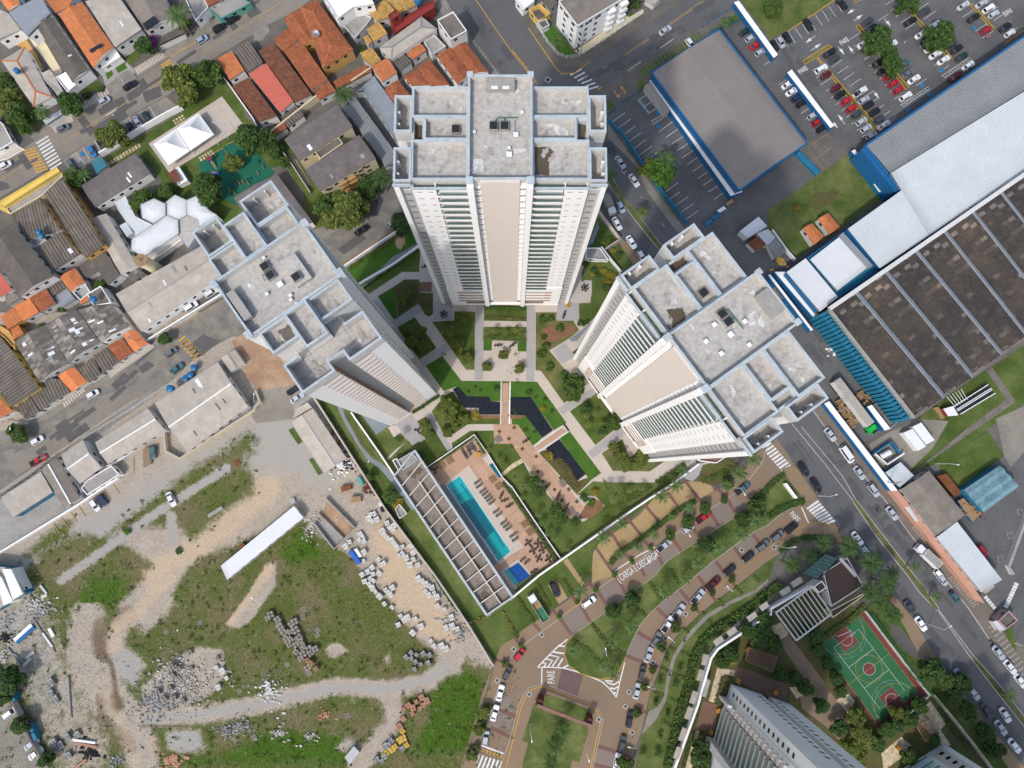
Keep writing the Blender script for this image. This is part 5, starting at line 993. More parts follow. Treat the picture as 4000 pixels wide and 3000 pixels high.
hs(0,0,[(850,560),(1012,447),(1042,490),(890,585)],3.4,'flat',Ja,'white balcony front below the longest orange roof',wm=Ja)
hs(0,0,[(735,10),(1012,-50),(1232,262),(1002,418)],6.5,'shed',Ji,'wide pale concrete coloured roof between orange roof and brown roof',wm=Jb,sky=1)
hs(0,0,[(1060,-40),(1400,-70),(1500,160),(1247,268)],5.5,Jp,Xd,'broad brown sheet roof with a dark solar panel at the top edge')
hs(0,0,[(1395,320),(1585,205),(1600,292),(1370,400)],3,'shed',Ks,'low dark carport roof behind the cream striped sidewalk',win=False)
hs(0,0,[(12,522),(212,405),(452,838),(290,922)],4.5,'hip',Ji,'pinkish hip roof with orange ridge lines and a blue tank',ridge=Ql,wm=Ja)
hs(0,0,[(335,640),(432,598),(545,790),(512,845),(480,800)],4,'shed',Ji,'narrow pale annex roof beside the pinkish hip roof',win=False)
hs(0,0,[(1600,-10),(1730,-80),(1800,60),(1690,180)],5,'flat',Jc,'pale flat house with a washing yard near the palm at the top edge',wm=Ja)
hs(0,0,[(1740,-40),(1960,-60),(1900,20),(1800,68)],4.5,'shed',Jg,'small dark red tile roof at the top edge above the teal front')
hs(0,0,[(1800,75),(2010,-60),(2165,25),(1900,165)],3.6,'flat',Jc,'pale flat roofed house with teal front wall beside parked dark cars',wm='wall_green')
hs(0,0,[(-60,1000),(30,1075),(110,1225),(0,1290),(-60,1310)],3.4,'flat',Jc,'pale flat building at the left edge above the striped crossing',wm=Ja)
hs(0,0,[(-60,1320),(0,1295),(90,1235),(205,1285),(60,1370),(-60,1400)],.5,'flat',Jy,'low white forecourt slab beside the yellow hump stripes',wm=Ja,win=False,name='forecourt_slab',cat='slab',parap=.05)
hs(0,0,[(370,1040),(560,925),(600,960),(410,1085)],3,'shed',Kt,'pale blue grey porch roof at the kerb left of the round tree',win=False)
hs(0,1,[(-60,120),(0,80),(490,-215),(515,-180),(30,128)],7,'flat','wall_yellow','yellow fascia building edging the street at the left',wm='wall_yellow',win=False)
hs(0,1,[(42,125),(520,-185),(545,-140),(375,20),(335,45),(88,190)],6.8,'flat',Jc,'cream flat roof strip behind the yellow fascia',wm=Jr,win=False)
hs(0,1,[(90,192),(328,42),(532,330),(255,420)],6.2,'shed',Kb,'ribbed dark roof with two blue tanks below the cream strip',wm=Jb)
hs(0,1,[(300,482),(525,340),(695,535),(470,682)],6,'shed',Kb,'ribbed dark roof with white pipes on it',wm=Jb,sky=1)
hs(0,1,[(250,422),(360,365),(400,420),(300,480)],5.6,'flat',Qe,'low light roof patch under the two blue tanks',win=False)
hs(0,1,[(378,12),(540,-110),(620,0),(905,462),(742,572)],7,'shed',Kb,'longest ribbed brown roof with a row of white stones on its edge',wm=Kg,sky=1)
hs(0,1,[(-140,410),(110,275),(458,728),(170,912)],7,Jp,Ks,'big smooth dark brown hall roof at the left edge',wm=Jb)
hs(0,1,[(-60,690),(0,700),(105,850),(0,912),(-60,930)],4.5,'shed','tile_pink','salmon pink roof cut by the left edge')
hs(0,1,[(40,890),(100,850),(180,925),(70,990)],3,'shed',Xd,'small brown lean-to beside the salmon pink roof',win=False)
hs(0,1,[(785,240),(920,186),(1182,640),(1042,714)],5,Jp,Ji,'long beige roof of the school wing leading to the tan cylinder',wm=Ja)
hs(0,1,[(772,572),(880,490),(1042,716),(940,805)],5,'shed',Ks,'dark brown roof at the end of the beige school wing',wm=Ja)
hs(0,1,[(1098,712),(1190,655),(1262,715),(1150,780)],3.5,'shed',Qz,'small ragged dark roof beside the tan cylinder')
hs(0,1,[(660,655),(790,588),(850,690),(760,745)],3.2,'shed',Ks,'dark lean-to beside the bare orange courtyard',win=False)
hs(0,1,[(985,88),(1078,30),(1162,205),(1322,285),(1168,376),(1020,160)],4,'flat',Kt,'L shaped grey green canopy beside the white hexagon',wm=Jb,win=False,parap=.05)
hs(0,1,[(1030,290),(1090,260),(1160,360),(1105,395)],3.6,'shed',Kt,'small grey roof in front of the L shaped canopy',win=False)
def hexb(pts,h,rise,label,m=Qm,wm=Ja):
    p=P2(pts,h); n=len(p)
    if sum(p[i].x*p[(i+1)%n].y-p[(i+1)%n].x*p[i].y for i in range(n))<0: p=p[::-1]
    c=sum(p,Vector((0,0,0)))/n; r=root('hall',(c.x,c.y,0),label,'hall'); mw=MB(); mw.prism(p,0,h,top=False); part(mw,'wall',wm,r); mr=MB(); t=lift(c,h+rise)
    for i in range(n): a,b=p[i],p[(i+1)%n]; a=c+(a-c)*1.04; b=c+(b-c)*1.04; mr.faceuv([lift(a,h),lift(b,h),t],b-a)
    part(mr,'roof',m,r)
    for i in range(n): a,b=p[i],p[(i+1)%n]; a=c+(a-c)*1.04; b=c+(b-c)*1.04; mb=MB(); mb.bar(lift(a,h-.05),lift(b,h-.05),.2,.12); part(mb,'gutter',Kl,r)
    return r
tile(0,1)
hexb([(1218,112),(1330,62),(1425,105),(1425,203),(1325,268),(1232,222)],5.5,.35,'white hexagonal roof standing free of the white hall')
hexb([(1425,100),(1512,30),(1610,75),(1612,196),(1530,245),(1430,205)],5.0,.3,'white hexagonal roof in the middle of the school halls')
hexb([(1612,78),(1700,38),(1800,160),(1872,200),(1720,300),(1715,243),(1617,196)],5.1,.3,'white folded roof next to the big round tree')
hexb([(1140,497),(1147,405),(1345,272),(1430,206),(1530,246),(1535,362),(1247,552)],5.2,.4,'long white hall roof with one blue grey panel beside the tan cylinder')
hexb([(1534,240),(1620,205),(1715,247),(1716,335),(1625,480),(1538,362)],4.6,.1,'stained flat hexagon roof between white hall and tower',m=Qy)
hs(0,1,[(1250,570),(1540,385),(1575,410),(1310,600)],3,'flat',Jr,'narrow cream porch along the long white hall',wm=Ja,win=False)
hs(0,1,[(1000,880),(1780,442),(1905,722),(1222,1208)],6,Jp,Ji,'very long beige gable roof running to the tower',wm=Ja,ridge=Ji,sky=5,pitch=.15)
hs(0,1,[(515,735),(650,657),(736,782),(612,866)],4.6,Jp,Ka,'small square orange tile roof above the white washing yard',wm=Ja)
hs(0,1,[(400,832),(512,757),(572,832),(467,902)],3.6,'shed',Kb,'ribbed dark lean-to left of the small square orange roof',win=False)
hs(0,1,[(467,906),(575,832),(657,932),(532,1005)],3.4,'shed',Qe,'white and grey striped lean-to roof among the orange roofs',win=False)
hs(0,1,[(255,912),(400,836),(487,966),(362,1042)],4.6,'shed',Jg,'weathered rust red tile roof between striped lean-to and bright orange roof')
hs(0,1,[(120,990),(255,917),(346,1040),(212,1120)],4.6,'shed',Ql,'brightest orange ribbed roof in the crowded row of houses')
hs(0,1,[(0,1076),(120,995),(206,1110),(78,1190)],4.6,'shed',Ka,'dull orange tile roof at the left end of the crowded row',wm=Kg)
hs(0,1,[(78,1192),(160,1150),(216,1230),(122,1282)],4.2,'shed',Ka,'small orange tile roof below the left end of the crowded row',wm=Kg)
hs(0,1,[(690,935),(770,895),(790,935),(700,978)],3.4,'shed',Ql,'tiny orange roof strip left of the single blue tank',win=False)
hs(0,1,[(122,1292),(385,1150),(592,1482),(345,1645)],5,Jp,Qz,'patched grey brown roof with small white boxes, western half',sky=8)
hs(0,1,[(388,1150),(662,1016),(866,1304),(596,1480)],5.1,Jp,Qz,'heavily patched roof strewn with white sheets',sky=14)
hs(0,1,[(672,1018),(960,962),(1112,1168),(874,1302)],5.2,Jp,Qz,'patched brown roof with long white sheets beside the white gable wall',sky=9,wm=Ja)
hs(0,1,[(752,880),(872,810),(962,958),(810,985)],5.8,'flat',Jm,'mossy flat terrace roof under the single blue tank',wm=Ja)
hs(0,1,[(632,868),(735,785),(790,870),(700,940)],3,'flat',Ki,'white walled washing yard below the small square orange roof',wm=Ja,win=False,parap=.9)
hs(0,1,[(1065,1235),(1160,1187),(1282,1312),(1152,1390)],3.4,Jp,Ql,'bright orange roof at the street corner beside the leaning pole')
hs(0,1,[(932,1330),(1050,1262),(1158,1390),(1032,1470)],3.4,'shed',Jg,'deep rust red roof facing the cobbled street')
hs(0,1,[(802,1412),(922,1342),(1030,1472),(902,1560)],3.3,'shed',Kb,'ribbed black and white roof next to the deep rust red roof')
hs(0,1,[(680,1522),(800,1424),(882,1572),(772,1650)],3.3,'shed',Kb,'ribbed black roof beside the orange roof with dark dots')
hs(0,1,[(500,1590),(640,1510),(758,1640),(620,1735)],3.4,Jp,Ql,'bright orange roof with rows of dark dots facing the cobbled street')
hs(0,2,[(362,-60),(520,-40),(618,72),(470,152)],3.3,'shed',Kb,'ribbed black roof left of the dotted orange roof')
hs(0,2,[(255,105),(400,20),(470,152),(358,226)],3.3,'shed',Kb,'ribbed black roof with small white windows behind it')
hs(0,2,[(132,192),(255,112),(352,236),(232,310)],3.3,'shed',Kb,'ribbed black roof at the end of the row by the street lamp')
hs(0,1,[(-100,1200),(0,1250),(100,1372),(342,1700),(110,1860),(-140,1500)],5,'shed',Kb,'large ribbed dark roof with yellow side wall cut by the left edge',wm='wall_yellow')
hs(0,2,[(-60,60),(0,128),(118,238),(0,300),(-60,320)],3.5,'shed',Ka,'orange tile roof at the left edge above the dark bushes')
hs(0,1,[(-40,1130),(80,1200),(128,1290),(130,1360),(40,1260),(-40,1200)],4.6,'flat',Kg,'orange walled strip beside the dull orange roof',wm=Kg,win=False)
hs(0,2,[(1336,165),(1880,-190),(2146,195),(1618,588)],4.5,Jp,Ji,'largest tan gable roof with white ridge beside the gravel drive',ridge=Jd,sky=6,pitch=.16)
hs(0,2,[(820,506),(1276,210),(1432,402),(932,692)],4,Jp,Ji,'long tan gable roof left of the blue tank and dark alley',ridge=Jd,pitch=.2)
hs(0,2,[(526,610),(716,482),(876,722),(690,862)],4.6,Jp,Ji,'saddle shaped tan roof beside the grey flat roof',ridge=Jd,pitch=.3,flip=True)
hs(0,2,[(752,830),(960,702),(1032,782),(752,960),(700,900)],3.6,'flat',Jc,'grey flat roof with one black skylight',wm=Ja)
hs(0,2,[(355,740),(500,645),(690,992),(552,1078)],4,Jp,Xd,'narrow brown roof with white ribbed lower corner',ridge=Jd)
hs(0,2,[(10,980),(352,756),(466,936),(127,1152)],4,'shed',Ji,'single slope pale beige roof over the grey yard',wm=Jo)
hs(0,2,[(625,870),(660,858),(708,930),(668,962)],2.6,'flat',Jm,'tiny square hut roof beside the grey flat roof',win=False)
hs(0,1,[(1908,1432),(2030,1360),(2112,1480),(1990,1565)],3,Jp,Ji,'small beige guard house roof at the gravel entrance',ridge=Ji)
hs(0,3,[(-200,-100),(100,-70),(222,150),(-80,330)],5,'shed',Ji,'white panelled roof with blue gutter at the left edge of the vacant lot',wm=Jo)
for q_ in ([(-60,-60),(15,20),(108,215),(30,255)],[(20,-60),(95,-60),(195,150),(112,205)]): slab_wall(q_,4.9,'white roof panel on the blue guttered roof, '+('outer' if q_[0][0]<0 else 'inner')+' one',m=Jd,wm=Jd,name='roof_panel',cat='roof panel')
hs(1,2,[(305,332),(490,210),(780,640),(592,772)],3.4,Jp,Ji,'long tan shed roof with pale ridge next to the junk heap',ridge=Kt,pitch=.2)
hs(1,2,[(315,300),(348,218),(448,160),(488,204)],2.6,'shed',Ji,'low pale slab roof beside the parked silver car',win=False)
hs(1,2,[(328,1054),(408,1154),(-244,1690),(-300,1570)],3.4,'shed',Qm,'long bright white shed roof in the middle of the vacant lot',wm=Jb)
hs(1,0,[(380,65),(522,-5),(838,425),(577,592)],6.6,'hip',Jg,'largest terracotta hip roof with a satellite dish, orange walls below',wm=Kg,ridge=Ka)
hs(1,0,[(240,165),(375,75),(560,330),(405,390)],5.6,Jp,Jg,'terracotta roof with a dark opening beside the largest hip roof',wm=Kg)
hs(1,0,[(150,342),(292,232),(372,337),(232,447)],4.4,Jp,Jg,'small terracotta roof near the green lined kerb')
hs(1,0,[(238,440),(386,352),(622,690),(482,790)],5,'shed',Jg,'long faded rust roof right of the narrow white gutter')
hs(1,0,[(22,442),(152,366),(490,828),(342,892)],5.2,'shed','tile_dark','long dark brown tile roof flecked with pale stones')
hs(1,0,[(-62,638),(86,545),(326,880),(216,980)],5,'shed','tile_pink','smooth salmon pink roof beside the flecked brown roof',wm=Ja)
hs(0,0,[(1866,510),(2000,440),(2116,612),(1990,702)],4.6,'shed',Ka,'small square orange roof with dark marks beside the big tree',wm=Ja)
hs(0,0,[(2012,432),(2150,348),(2275,545),(2142,635)],4,'shed',Kb,'ribbed grey roof right of the small square orange roof',wm=Jb)
hs(0,0,[(2002,742),(2150,672),(2398,1010),(2245,1062)],4.6,'shed','tile_dark','dark brown tile roof along the school lawn',wm=Ja)
hs(1,0,[(212,1010),(350,906),(416,1000),(282,1106)],3.6,'shed',Kb,'ribbed grey roof below the salmon pink roof',wm=Ja)
hs(1,0,[(116,1122),(226,1042),(270,1110),(152,1192)],3.4,'shed',Jg,'small dark red tile roof touching the cream wall',win=False)
hs(1,0,[(502,790),(622,692),(695,790),(547,870)],4.2,'shed',Jg,'small terracotta roof against the cream wall beside the palm')
hs(1,0,[(665,702),(945,560),(1000,622),(702,782)],3.4,'shed',Jg,'low terracotta porch roof along the cream wall',win=False)
hs(1,0,[(965,95),(1112,-10),(1230,132),(1042,192)],5.2,'shed',Qw,'yellow ochre tile roof left of the red wall')
hs(1,0,[(1112,-20),(1340,-80),(1396,45),(1250,125)],5.4,'shed',Qw,'yellow ochre tile roof at the top edge beside the blue tank')
hs(1,0,[(955,252),(1055,182),(1135,286),(1015,362)],5,Jp,Qw,'lower yellow ochre gable roof')
hs(1,0,[(925,320),(962,302),(1010,362),(972,398)],4,'shed',Qw,'tiny ochre roof strip at the bottom of the ochre gable',win=False)
hs(1,0,[(898,457),(1000,410),(1082,520),(1000,578),(925,522)],4.5,'shed',Qw,'ochre hipped roof beside the garden wall')
hs(1,0,[(1140,132),(1212,80),(1248,118),(1172,168)],8.5,'flat','tile_dark','dark red box shaped tower above the ochre roofs',wm=Xk)
hs(1,0,[(1340,112),(1532,0),(1546,62),(1192,290),(1180,240)],5.6,'flat',Xk,'dark red wall top running towards the street',wm=Xk,win=False)
hs(1,0,[(555,-70),(960,-70),(1020,30),(840,60),(700,162)],8,'flat',Ja,'white flat building with small windows cut by the top edge',wm=Ja)
hs(1,0,[(722,172),(872,92),(1000,150),(960,210),(850,330)],4.4,'flat',Jc,'grey flat yard roof with pipes below the white building',wm=Jb)
hs(1,0,[(1062,412),(1430,142),(1566,250),(1166,516)],6,'hip',Ji,'wide beige corrugated hip roof behind the red wall',ridge=Qe,wm=Jb)
hs(1,0,[(1566,172),(1705,100),(1822,266),(1682,340)],9,'flat',Jm,'square brown flat roof framed in white at the street corner',wm=Jb,cap=Ja)
hs(1,0,[(1450,360),(1540,300),(1640,400),(1520,470)],5,'flat',Jc,'stained flat terrace below the square brown roof',wm=Jb)
hs(1,0,[(1682,402),(1792,336),(2012,622),(1862,642)],5,Jp,Jg,'terracotta roof nearest the dark avenue',wm=Ja)
hs(1,0,[(1556,480),(1688,405),(1856,642),(1742,732)],5,Jp,Jg,'second terracotta roof from the dark avenue',wm=Ja)
hs(1,0,[(1392,582),(1500,512),(1672,732),(1510,745)],5,'hip',Jg,'terracotta roof touching the tall white tower',wm=Ja)
hs(1,0,[(1272,662),(1390,590),(1505,735),(1345,742)],4.8,'hip',Jg,'low terracotta roof left of the one touching the tower',wm=Ja)
hs(1,0,[(1000,572),(1136,497),(1222,632),(1090,716)],6,'shed',Ka,'plain orange roof with a teal balcony below it',wm=Ja)
hs(1,0,[(1110,776),(1226,692),(1342,832),(1200,892)],5,Jp,Jg,'terracotta gable beside the white tiled walkway')
hs(1,0,[(1300,466),(1420,372),(1476,440),(1360,522)],4,'shed',Ka,'small orange roof behind a tiled blue grey yard')
hs(1,0,[(1180,532),(1282,472),(1350,542),(1252,612)],4,'shed',Kb,'small ribbed grey roof between two orange roofs',win=False)
hs(1,0,[(740,902),(856,836),(1192,1300),(1192,1420),(1132,1450)],4,'shed','metal_grey','long blue grey metal roof with faint letters in the garage yard',wm=Jb)
hs(1,0,[(862,792),(1020,660),(1262,990),(1230,1250),(930,790)],4.2,'shed',Qe,'pale grey metal roof running under the tall tower',wm=Jb)
hs(1,0,[(245,1206),(697,906),(836,1096),(376,1392)],9,Jp,'fibre_mauve','upper of the two mauve roofed cream apartment blocks',wm=Jr,name='apartment_block',cat='apartment block',sky=3,pitch=.1)
hs(1,0,[(425,1466),(890,1166),(1036,1366),(560,1652)],9,Jp,'fibre_mauve','lower of the two mauve roofed cream apartment blocks with orange shutters',wm=Jr,name='apartment_block',cat='apartment block',sky=3,pitch=.1)
hs(1,0,[(500,1300),(700,1170),(752,1240),(556,1372)],8.4,'flat',Jm,'dark stairwell roof joining the two mauve roofs',wm=Jr,cap=Jr)
U4=[(911.8,772.2),(1081.8,680),(1222,868),(1043.8,954.9)]
tile(0,0); house([(a*2.212,b*2.212) for a,b in U4],5,Jp,'fibre_mauve','dark mauve roof between playground and narrow lawn',wm=Ja,pitch=.12)
hs(0,0,[(700,1602),(1165,1325),(1292,1500),(825,1792)],5,Jp,'fibre_mauve','mauve brown roof with white side wall beside the school lawn',wm=Ja,pitch=.12,sky=2)
hs(0,0,[(785,1395),(872,1350),(932,1440),(842,1512)],3,'shed','canopy_teal','teal canopy over the school gate',name='canopy',cat='canopy',win=False)
hs(0,0,[(1450,1502),(1512,1452),(1572,1560),(1502,1592)],3,'shed','tile_dark','small brown hut roof near the white tents',win=False)
hs(0,0,[(1505,1466),(1546,1440),(1622,1560),(1542,1602)],2.8,'flat',Ja,'small white hut beside the brown hut roof',wm=Ja,win=False)
hs(2,0,[(402,10),(566,225),(1010,-40),(820,-260)],11.7,'flat',Xd,'white four storey apartment block with balconies at the street corner',wm=Ja,name='apartment_block',cat='apartment block',cap=Ja)
hs(2,0,[(150,90),(240,40),(330,120),(225,190)],3.2,'flat',Kg,'yellow walled courtyard house at the junction',wm='wall_yellow',parap=.9)
hs(2,0,[(168,105),(225,78),(285,150),(222,178)],3.6,'shed',Ks,'black roof inside the yellow courtyard',win=False)
hs(2,0,[(218,190),(290,160),(325,215),(262,250)],3.2,'flat',Ks,'small black roof beside the curved fence',win=False,wm=Jb)
hs(2,0,[(245,0),(320,-60),(395,30),(330,98)],4,'shed',Ks,'dark roof behind the yellow courtyard',wm=Jb)
hs(2,0,[(30,0),(130,-70),(195,10),(95,85)],4,'flat',Ja,'white flat house in the junction corner at the top edge',wm=Ja)
hs(2,0,[(1145,0),(1225,-60),(1300,-20),(1225,50)],3,'shed',Ji,'small pale roof at the top edge beside the dark street',win=False)
def big_roof(pts,h,rm,label,wm,edge,kind=Jp,pitch=.08,name=Ko,cat=Ko,ew=.9):
    r=house(pts,h,kind,rm,label,wm=wm,name=name,cat=cat,pitch=pitch,win=False); p=P2(pts,h)
    if edge:
        c=sum(p,Vector((0,0,0)))/len(p)
        for i in range(len(p)):
            a,b=p[i],p[(i+1)%len(p)]; a=c+(a-c)*1.012; b=c+(b-c)*1.012; mb=MB(); mb.bar(lift(a,h-.5),lift(b,h-.5),ew,.62); part(mb,'gutter',edge,r)
    return r
tile(2,0)
big_roof([(1212,630),(1790,262),(3,0,330,1235),(2,0,1962,1640)],7,'metal_brown','wide grey brown metal roof edged in blue beside the office car park',Jx,Jx,ew=.45)
slab_wall([(1188,700),(1226,684),(1992,1655),(1890,1690)],3.2,'white canopy strip along the blue edge of the wide brown roof',name='awning',cat='awning')
slab_wall([(1148,738),(1200,708),(1362,958),(1330,976)],3.4,'stained concrete canopy at the office entrance',m=Jc,wm=Jq,name='awning',cat='awning')
slab_wall([(1920,20),(1960,5),(3,0,85,470),(3,0,50,500)], 2.6,'white topped blue wall at the corner of the upper lawn')
tile(3,0)
slab_wall([(168,628),(205,600),(570,1085),(540,1105)], 2.6,'white topped blue wall behind the short row of parked cars')
slab_wall([(722,1305),(750,1290),(1020,1640),(975,1600)], 2.6,'white topped wall beside the fenced lawn')
big_roof([(850,1255),(2650,20),(2950,330),(1050,1500)],8,'metal_grey','long dark grey ribbed supermarket roof',Jx,Jx,kind='shed',ew=.6)
tile(3,0); hs(3,0,[(1052,1502),(1145,1650),(3,1,690,318),(3,1,968,660),(3,1,1960,-5),(3,1,2800,-560),(3,0,2950,340)],8.6,'shed',Kt,'long white ribbed warehouse roof beside the grey one',wm=Jx,name=Ko,cat=Ko,win=False)
tile(3,0); slab_wall([(805,1292),(850,1258),(1050,1503),(1145,1648),(1100,1655)],7.6,'bright blue end wall of the supermarket',m=Jx)
hs(3,1,[(338,566),(650,342),(962,680),(600,922)],6.2,'flat',Jo,'teal flat deck around the small white roofs',wm=Jx,name=Ko,cat=Ko,win=False,cap=Jx)
hs(3,1,[(365,582),(618,386),(862,652),(592,856)],7,'shed',Qm,'square white ribbed roof on the teal deck',wm=Jo,name=Ko,cat=Ko,win=False)
hs(3,1,[(160,692),(325,572),(600,912),(442,1037)],6.8,'shed',Qm,'long white ribbed roof left of the teal strip',wm=Jx,name=Ko,cat=Ko,win=False)
hs(3,1,[(612,378),(650,348),(902,640),(855,668)],7.4,'shed',Qe,'narrow grey ribbed strip beside the bright blue edge',wm=Jo,name=Ko,cat=Ko,win=False)
tile(3,1); slab_wall([(58,690),(150,690),(442,1060),(402,1092)],3.6,'white building top with dark vents beside the long white roof')
slab_wall([(2,720),(22,712),(390,1190),(372,1200)],3,'narrow white topped wall in the industrial yard')
hs(3,1,[(300,312),(382,270),(486,382),(396,460)],3.6,Jp,Ka,'left one of two small orange roofs on the lawn',wm=Jb)
hs(3,1,[(430,232),(520,180),(622,300),(530,366)],3.6,Jp,Ka,'right one of two small orange roofs on the lawn',wm=Jb)
hs(2,1,[(1965,340),(2130,212),(2202,300),(2032,402)],4,'shed',Qm,'white shed roof in the yard behind the garden tower',win=False)
hs(2,1,[(2030,440),(2120,382),(2190,460),(2100,516)],3,'shed','rust','rusty striped shed roof in the yard',win=False)
hs(3,1,[(-95,355),(0,320),(60,400),(-10,470)],3.4,'shed',Kt,'pale shed roof at the corner of the fenced lawn',win=False); hs(3,1,[(-5,440),(60,405),(155,520),(60,575)],3.4,'shed','metal_grey','dark grey shed roof at the corner of the fenced lawn',win=False)
def factory():
    h=9; TL=P1((3,1,520,1015),h); TR=P1((3,0,2500,1308),h); BL=P1((3,2,1250,292),h); d=(TR-TL).normalized()
    m0=P1((3,1,1740,1605),h); BR=BL+(m0-BL).normalized()*160
    r=root('factory',(TL.x,TL.y,0),'dark patched factory roof with grey blue roof lights and teal fins','factory')
    q=[TL,TR,TR+(BL-TL),BL]; BRl=BL+(TR-TL)
    mw=MB(); mw.prism([TL,TR,BRl,BL],0,h-.6,top=False); part(mw,'wall',Jq,r)
    S=[(520,1015),(735,880),(985,698),(1240,515),(1482,340),(1722,168),(1965,0),(2210,-160)]; E=[BL]+[P1((c,rr_,x,y),h) for c,rr_,x,y in ((3,2,1490,125),(3,1,1738,1608),(3,1,1985,1412),(3,1,2200,1250),(3,1,2440,1085),(3,1,2680,915),(3,1,2920,750))]
    tile(3,1); T=[W(x,y,h) for x,y in S]
    for i in range(7):
        a,b,c_,d_=T[i],T[i+1],E[i+1],E[i]
        mb=MB(); mb.faceuv([lift(a,h+.1),lift(d_,h+.1),lift(c_,h+1.3),lift(b,h+1.3)],d_-a); part(mb,'roof_bay','warehouse_patch',r)
        if i<7:
            ax=(c_-b).normalized(); nn=Vector((-ax.y,ax.x,0))*1.3
            if nn.dot(b-a)<0: nn=-nn
            mb=MB(); mb.faceuv([lift(b,h+1.35),lift(c_,h+1.35),lift(c_+nn,h+.8),lift(b+nn,h+.8)],ax); mb.prism([(b-nn*.12).xy,(c_-nn*.12).xy,(c_+nn*.12).xy,(b+nn*.12).xy],h+.9,h+1.5); part(mb,'roof_light',Qe,r)
    mb=MB(); mb.bar(lift(TL,h+.2),lift(TR,h+.2),1.2,1.4); part(mb,'parapet',Jb,r); mb=MB(); mb.bar(lift(TL,h),lift(BL,h),.8,.9); part(mb,'parapet',Jc,r); mb=MB(); mb.bar(lift(BL,h-.1),lift(E[6],h-.1),1.0,.8); part(mb,'parapet',Jm,r)
    A=P1((3,1,460,1010),4); n=30
    dl=(BL-TL); L=dl.length; dl.normalize(); nn=Vector((dl.y,-dl.x,0)); nn=nn if nn.dot(-TL)>0 else -nn
    for k in range(n):
        q0=TL+dl*(k+.1)*L/n; mb=MB(); w_=L/n*.62
        mb.prism([q0.xy,(q0+dl*w_).xy,(q0+dl*w_+nn*2.2).xy,(q0+nn*2.6-dl*.35).xy],.5,h-.8); part(mb,'wall_fin',Jo,r)
    dl=(E[6]-BL); L=dl.length; dl.normalize(); nn=Vector((dl.y,-dl.x,0))
    for k in range(26):
        q0=BL+dl*(k+.3)*2.4; mb=MB(); mb.prism([q0.xy,(q0+dl*.5).xy,(q0+dl*.3+nn*.9).xy],3,h-.2); part(mb,'wall_fin',Jo,r)
factory()
tile(3,2)
slab_wall([(488,170),(530,150),(1120,920),(1062,922)],2.8,'long white topped wall along the avenue pavement')
slab_wall([(1064,924),(1128,926),(1470,1340),(1700,1640),(3,3,1872,235),(3,3,1790,205),(3,3,1640,0)],2.8,'salmon pink topped wall along the avenue',m='wall_salmon',wm='wall_salmon')
slab_wall([(858,196),(898,180),(1058,385),(1010,402)],3.4,'white wall with blue panels beside the dark loading pit')
slab_wall([(1180,1060),(1222,1062),(1305,1185),(1275,1188)],2.9,'pale blue panel set against the salmon pink wall',m=Kt,wm=Ja)
hs(3,2,[(897,196),(985,120),(1140,312),(1050,388)],2.6,'flat',Jm,'dark open roof of the loading pit',wm=Jq,win=False,cap=Jc)
hs(3,2,[(1015,765),(1145,675),(1252,790),(1130,892)],3.6,'shed',Kt,'small pale grey roof beside the gas tank pen',wm=Jx)
hs(3,2,[(1150,910),(1392,750),(1702,1132),(1446,1312)],5,Jp,Xd,'brown ribbed shed roof beside the salmon pink wall',wm=Jq,pitch=.1)
hs(3,2,[(1456,1325),(1635,1190),(2012,1690),(1832,1795)],5,'shed',Kt,'long pale blue grey shed roof beside the salmon pink wall',wm=Jq)
hs(3,3,[(1990,385),(2082,298),(2157,385),(2060,457)],4.2,'flat',Ks,'guard house with pink walls and a dark roof',wm='wall_pink')
hs(3,3,[(1940,395),(2000,380),(2052,455),(1992,477)],2.8,'shed',Qm,'pale mint porch roof beside the pink guard house',win=False)
hs(3,3,[(1832,110),(1922,40),(1952,90),(1872,152)],3,'shed',Ji,'beige porch roof at the end of the salmon pink wall',win=False)
hs(3,3,[(476,-29),(684,-160),(826,85),(546,265)],6,'flat','deck_dark','brown flat roof framed in white beside the white pergola',wm=Jb,cap=Jb)
hs(3,3,[(530,305),(822,150),(826,172),(560,362)],4.8,'flat','deck_dark','lower brown roof strip beside the hedge',wm=Jr,win=False)
hs(3,3,[(395,90),(465,40),(508,100),(440,148)],6.4,'flat','deck_dark','small square brown roof turret beside the white pergola',wm=Ja,win=False,cap=Ja)
hs(2,1,[(640,482),(762,482),(835,585),(800,590),(640,575)],3.4,'flat',Jc,'small white service building beside the tall tower',wm=Ja)
hs(2,2,[(1605,655),(1620,640),(1850,630),(1770,684),(1640,668)],3.4,'flat',Qr,'low porch roof under the garden tower edge',wm=Ja,win=False)
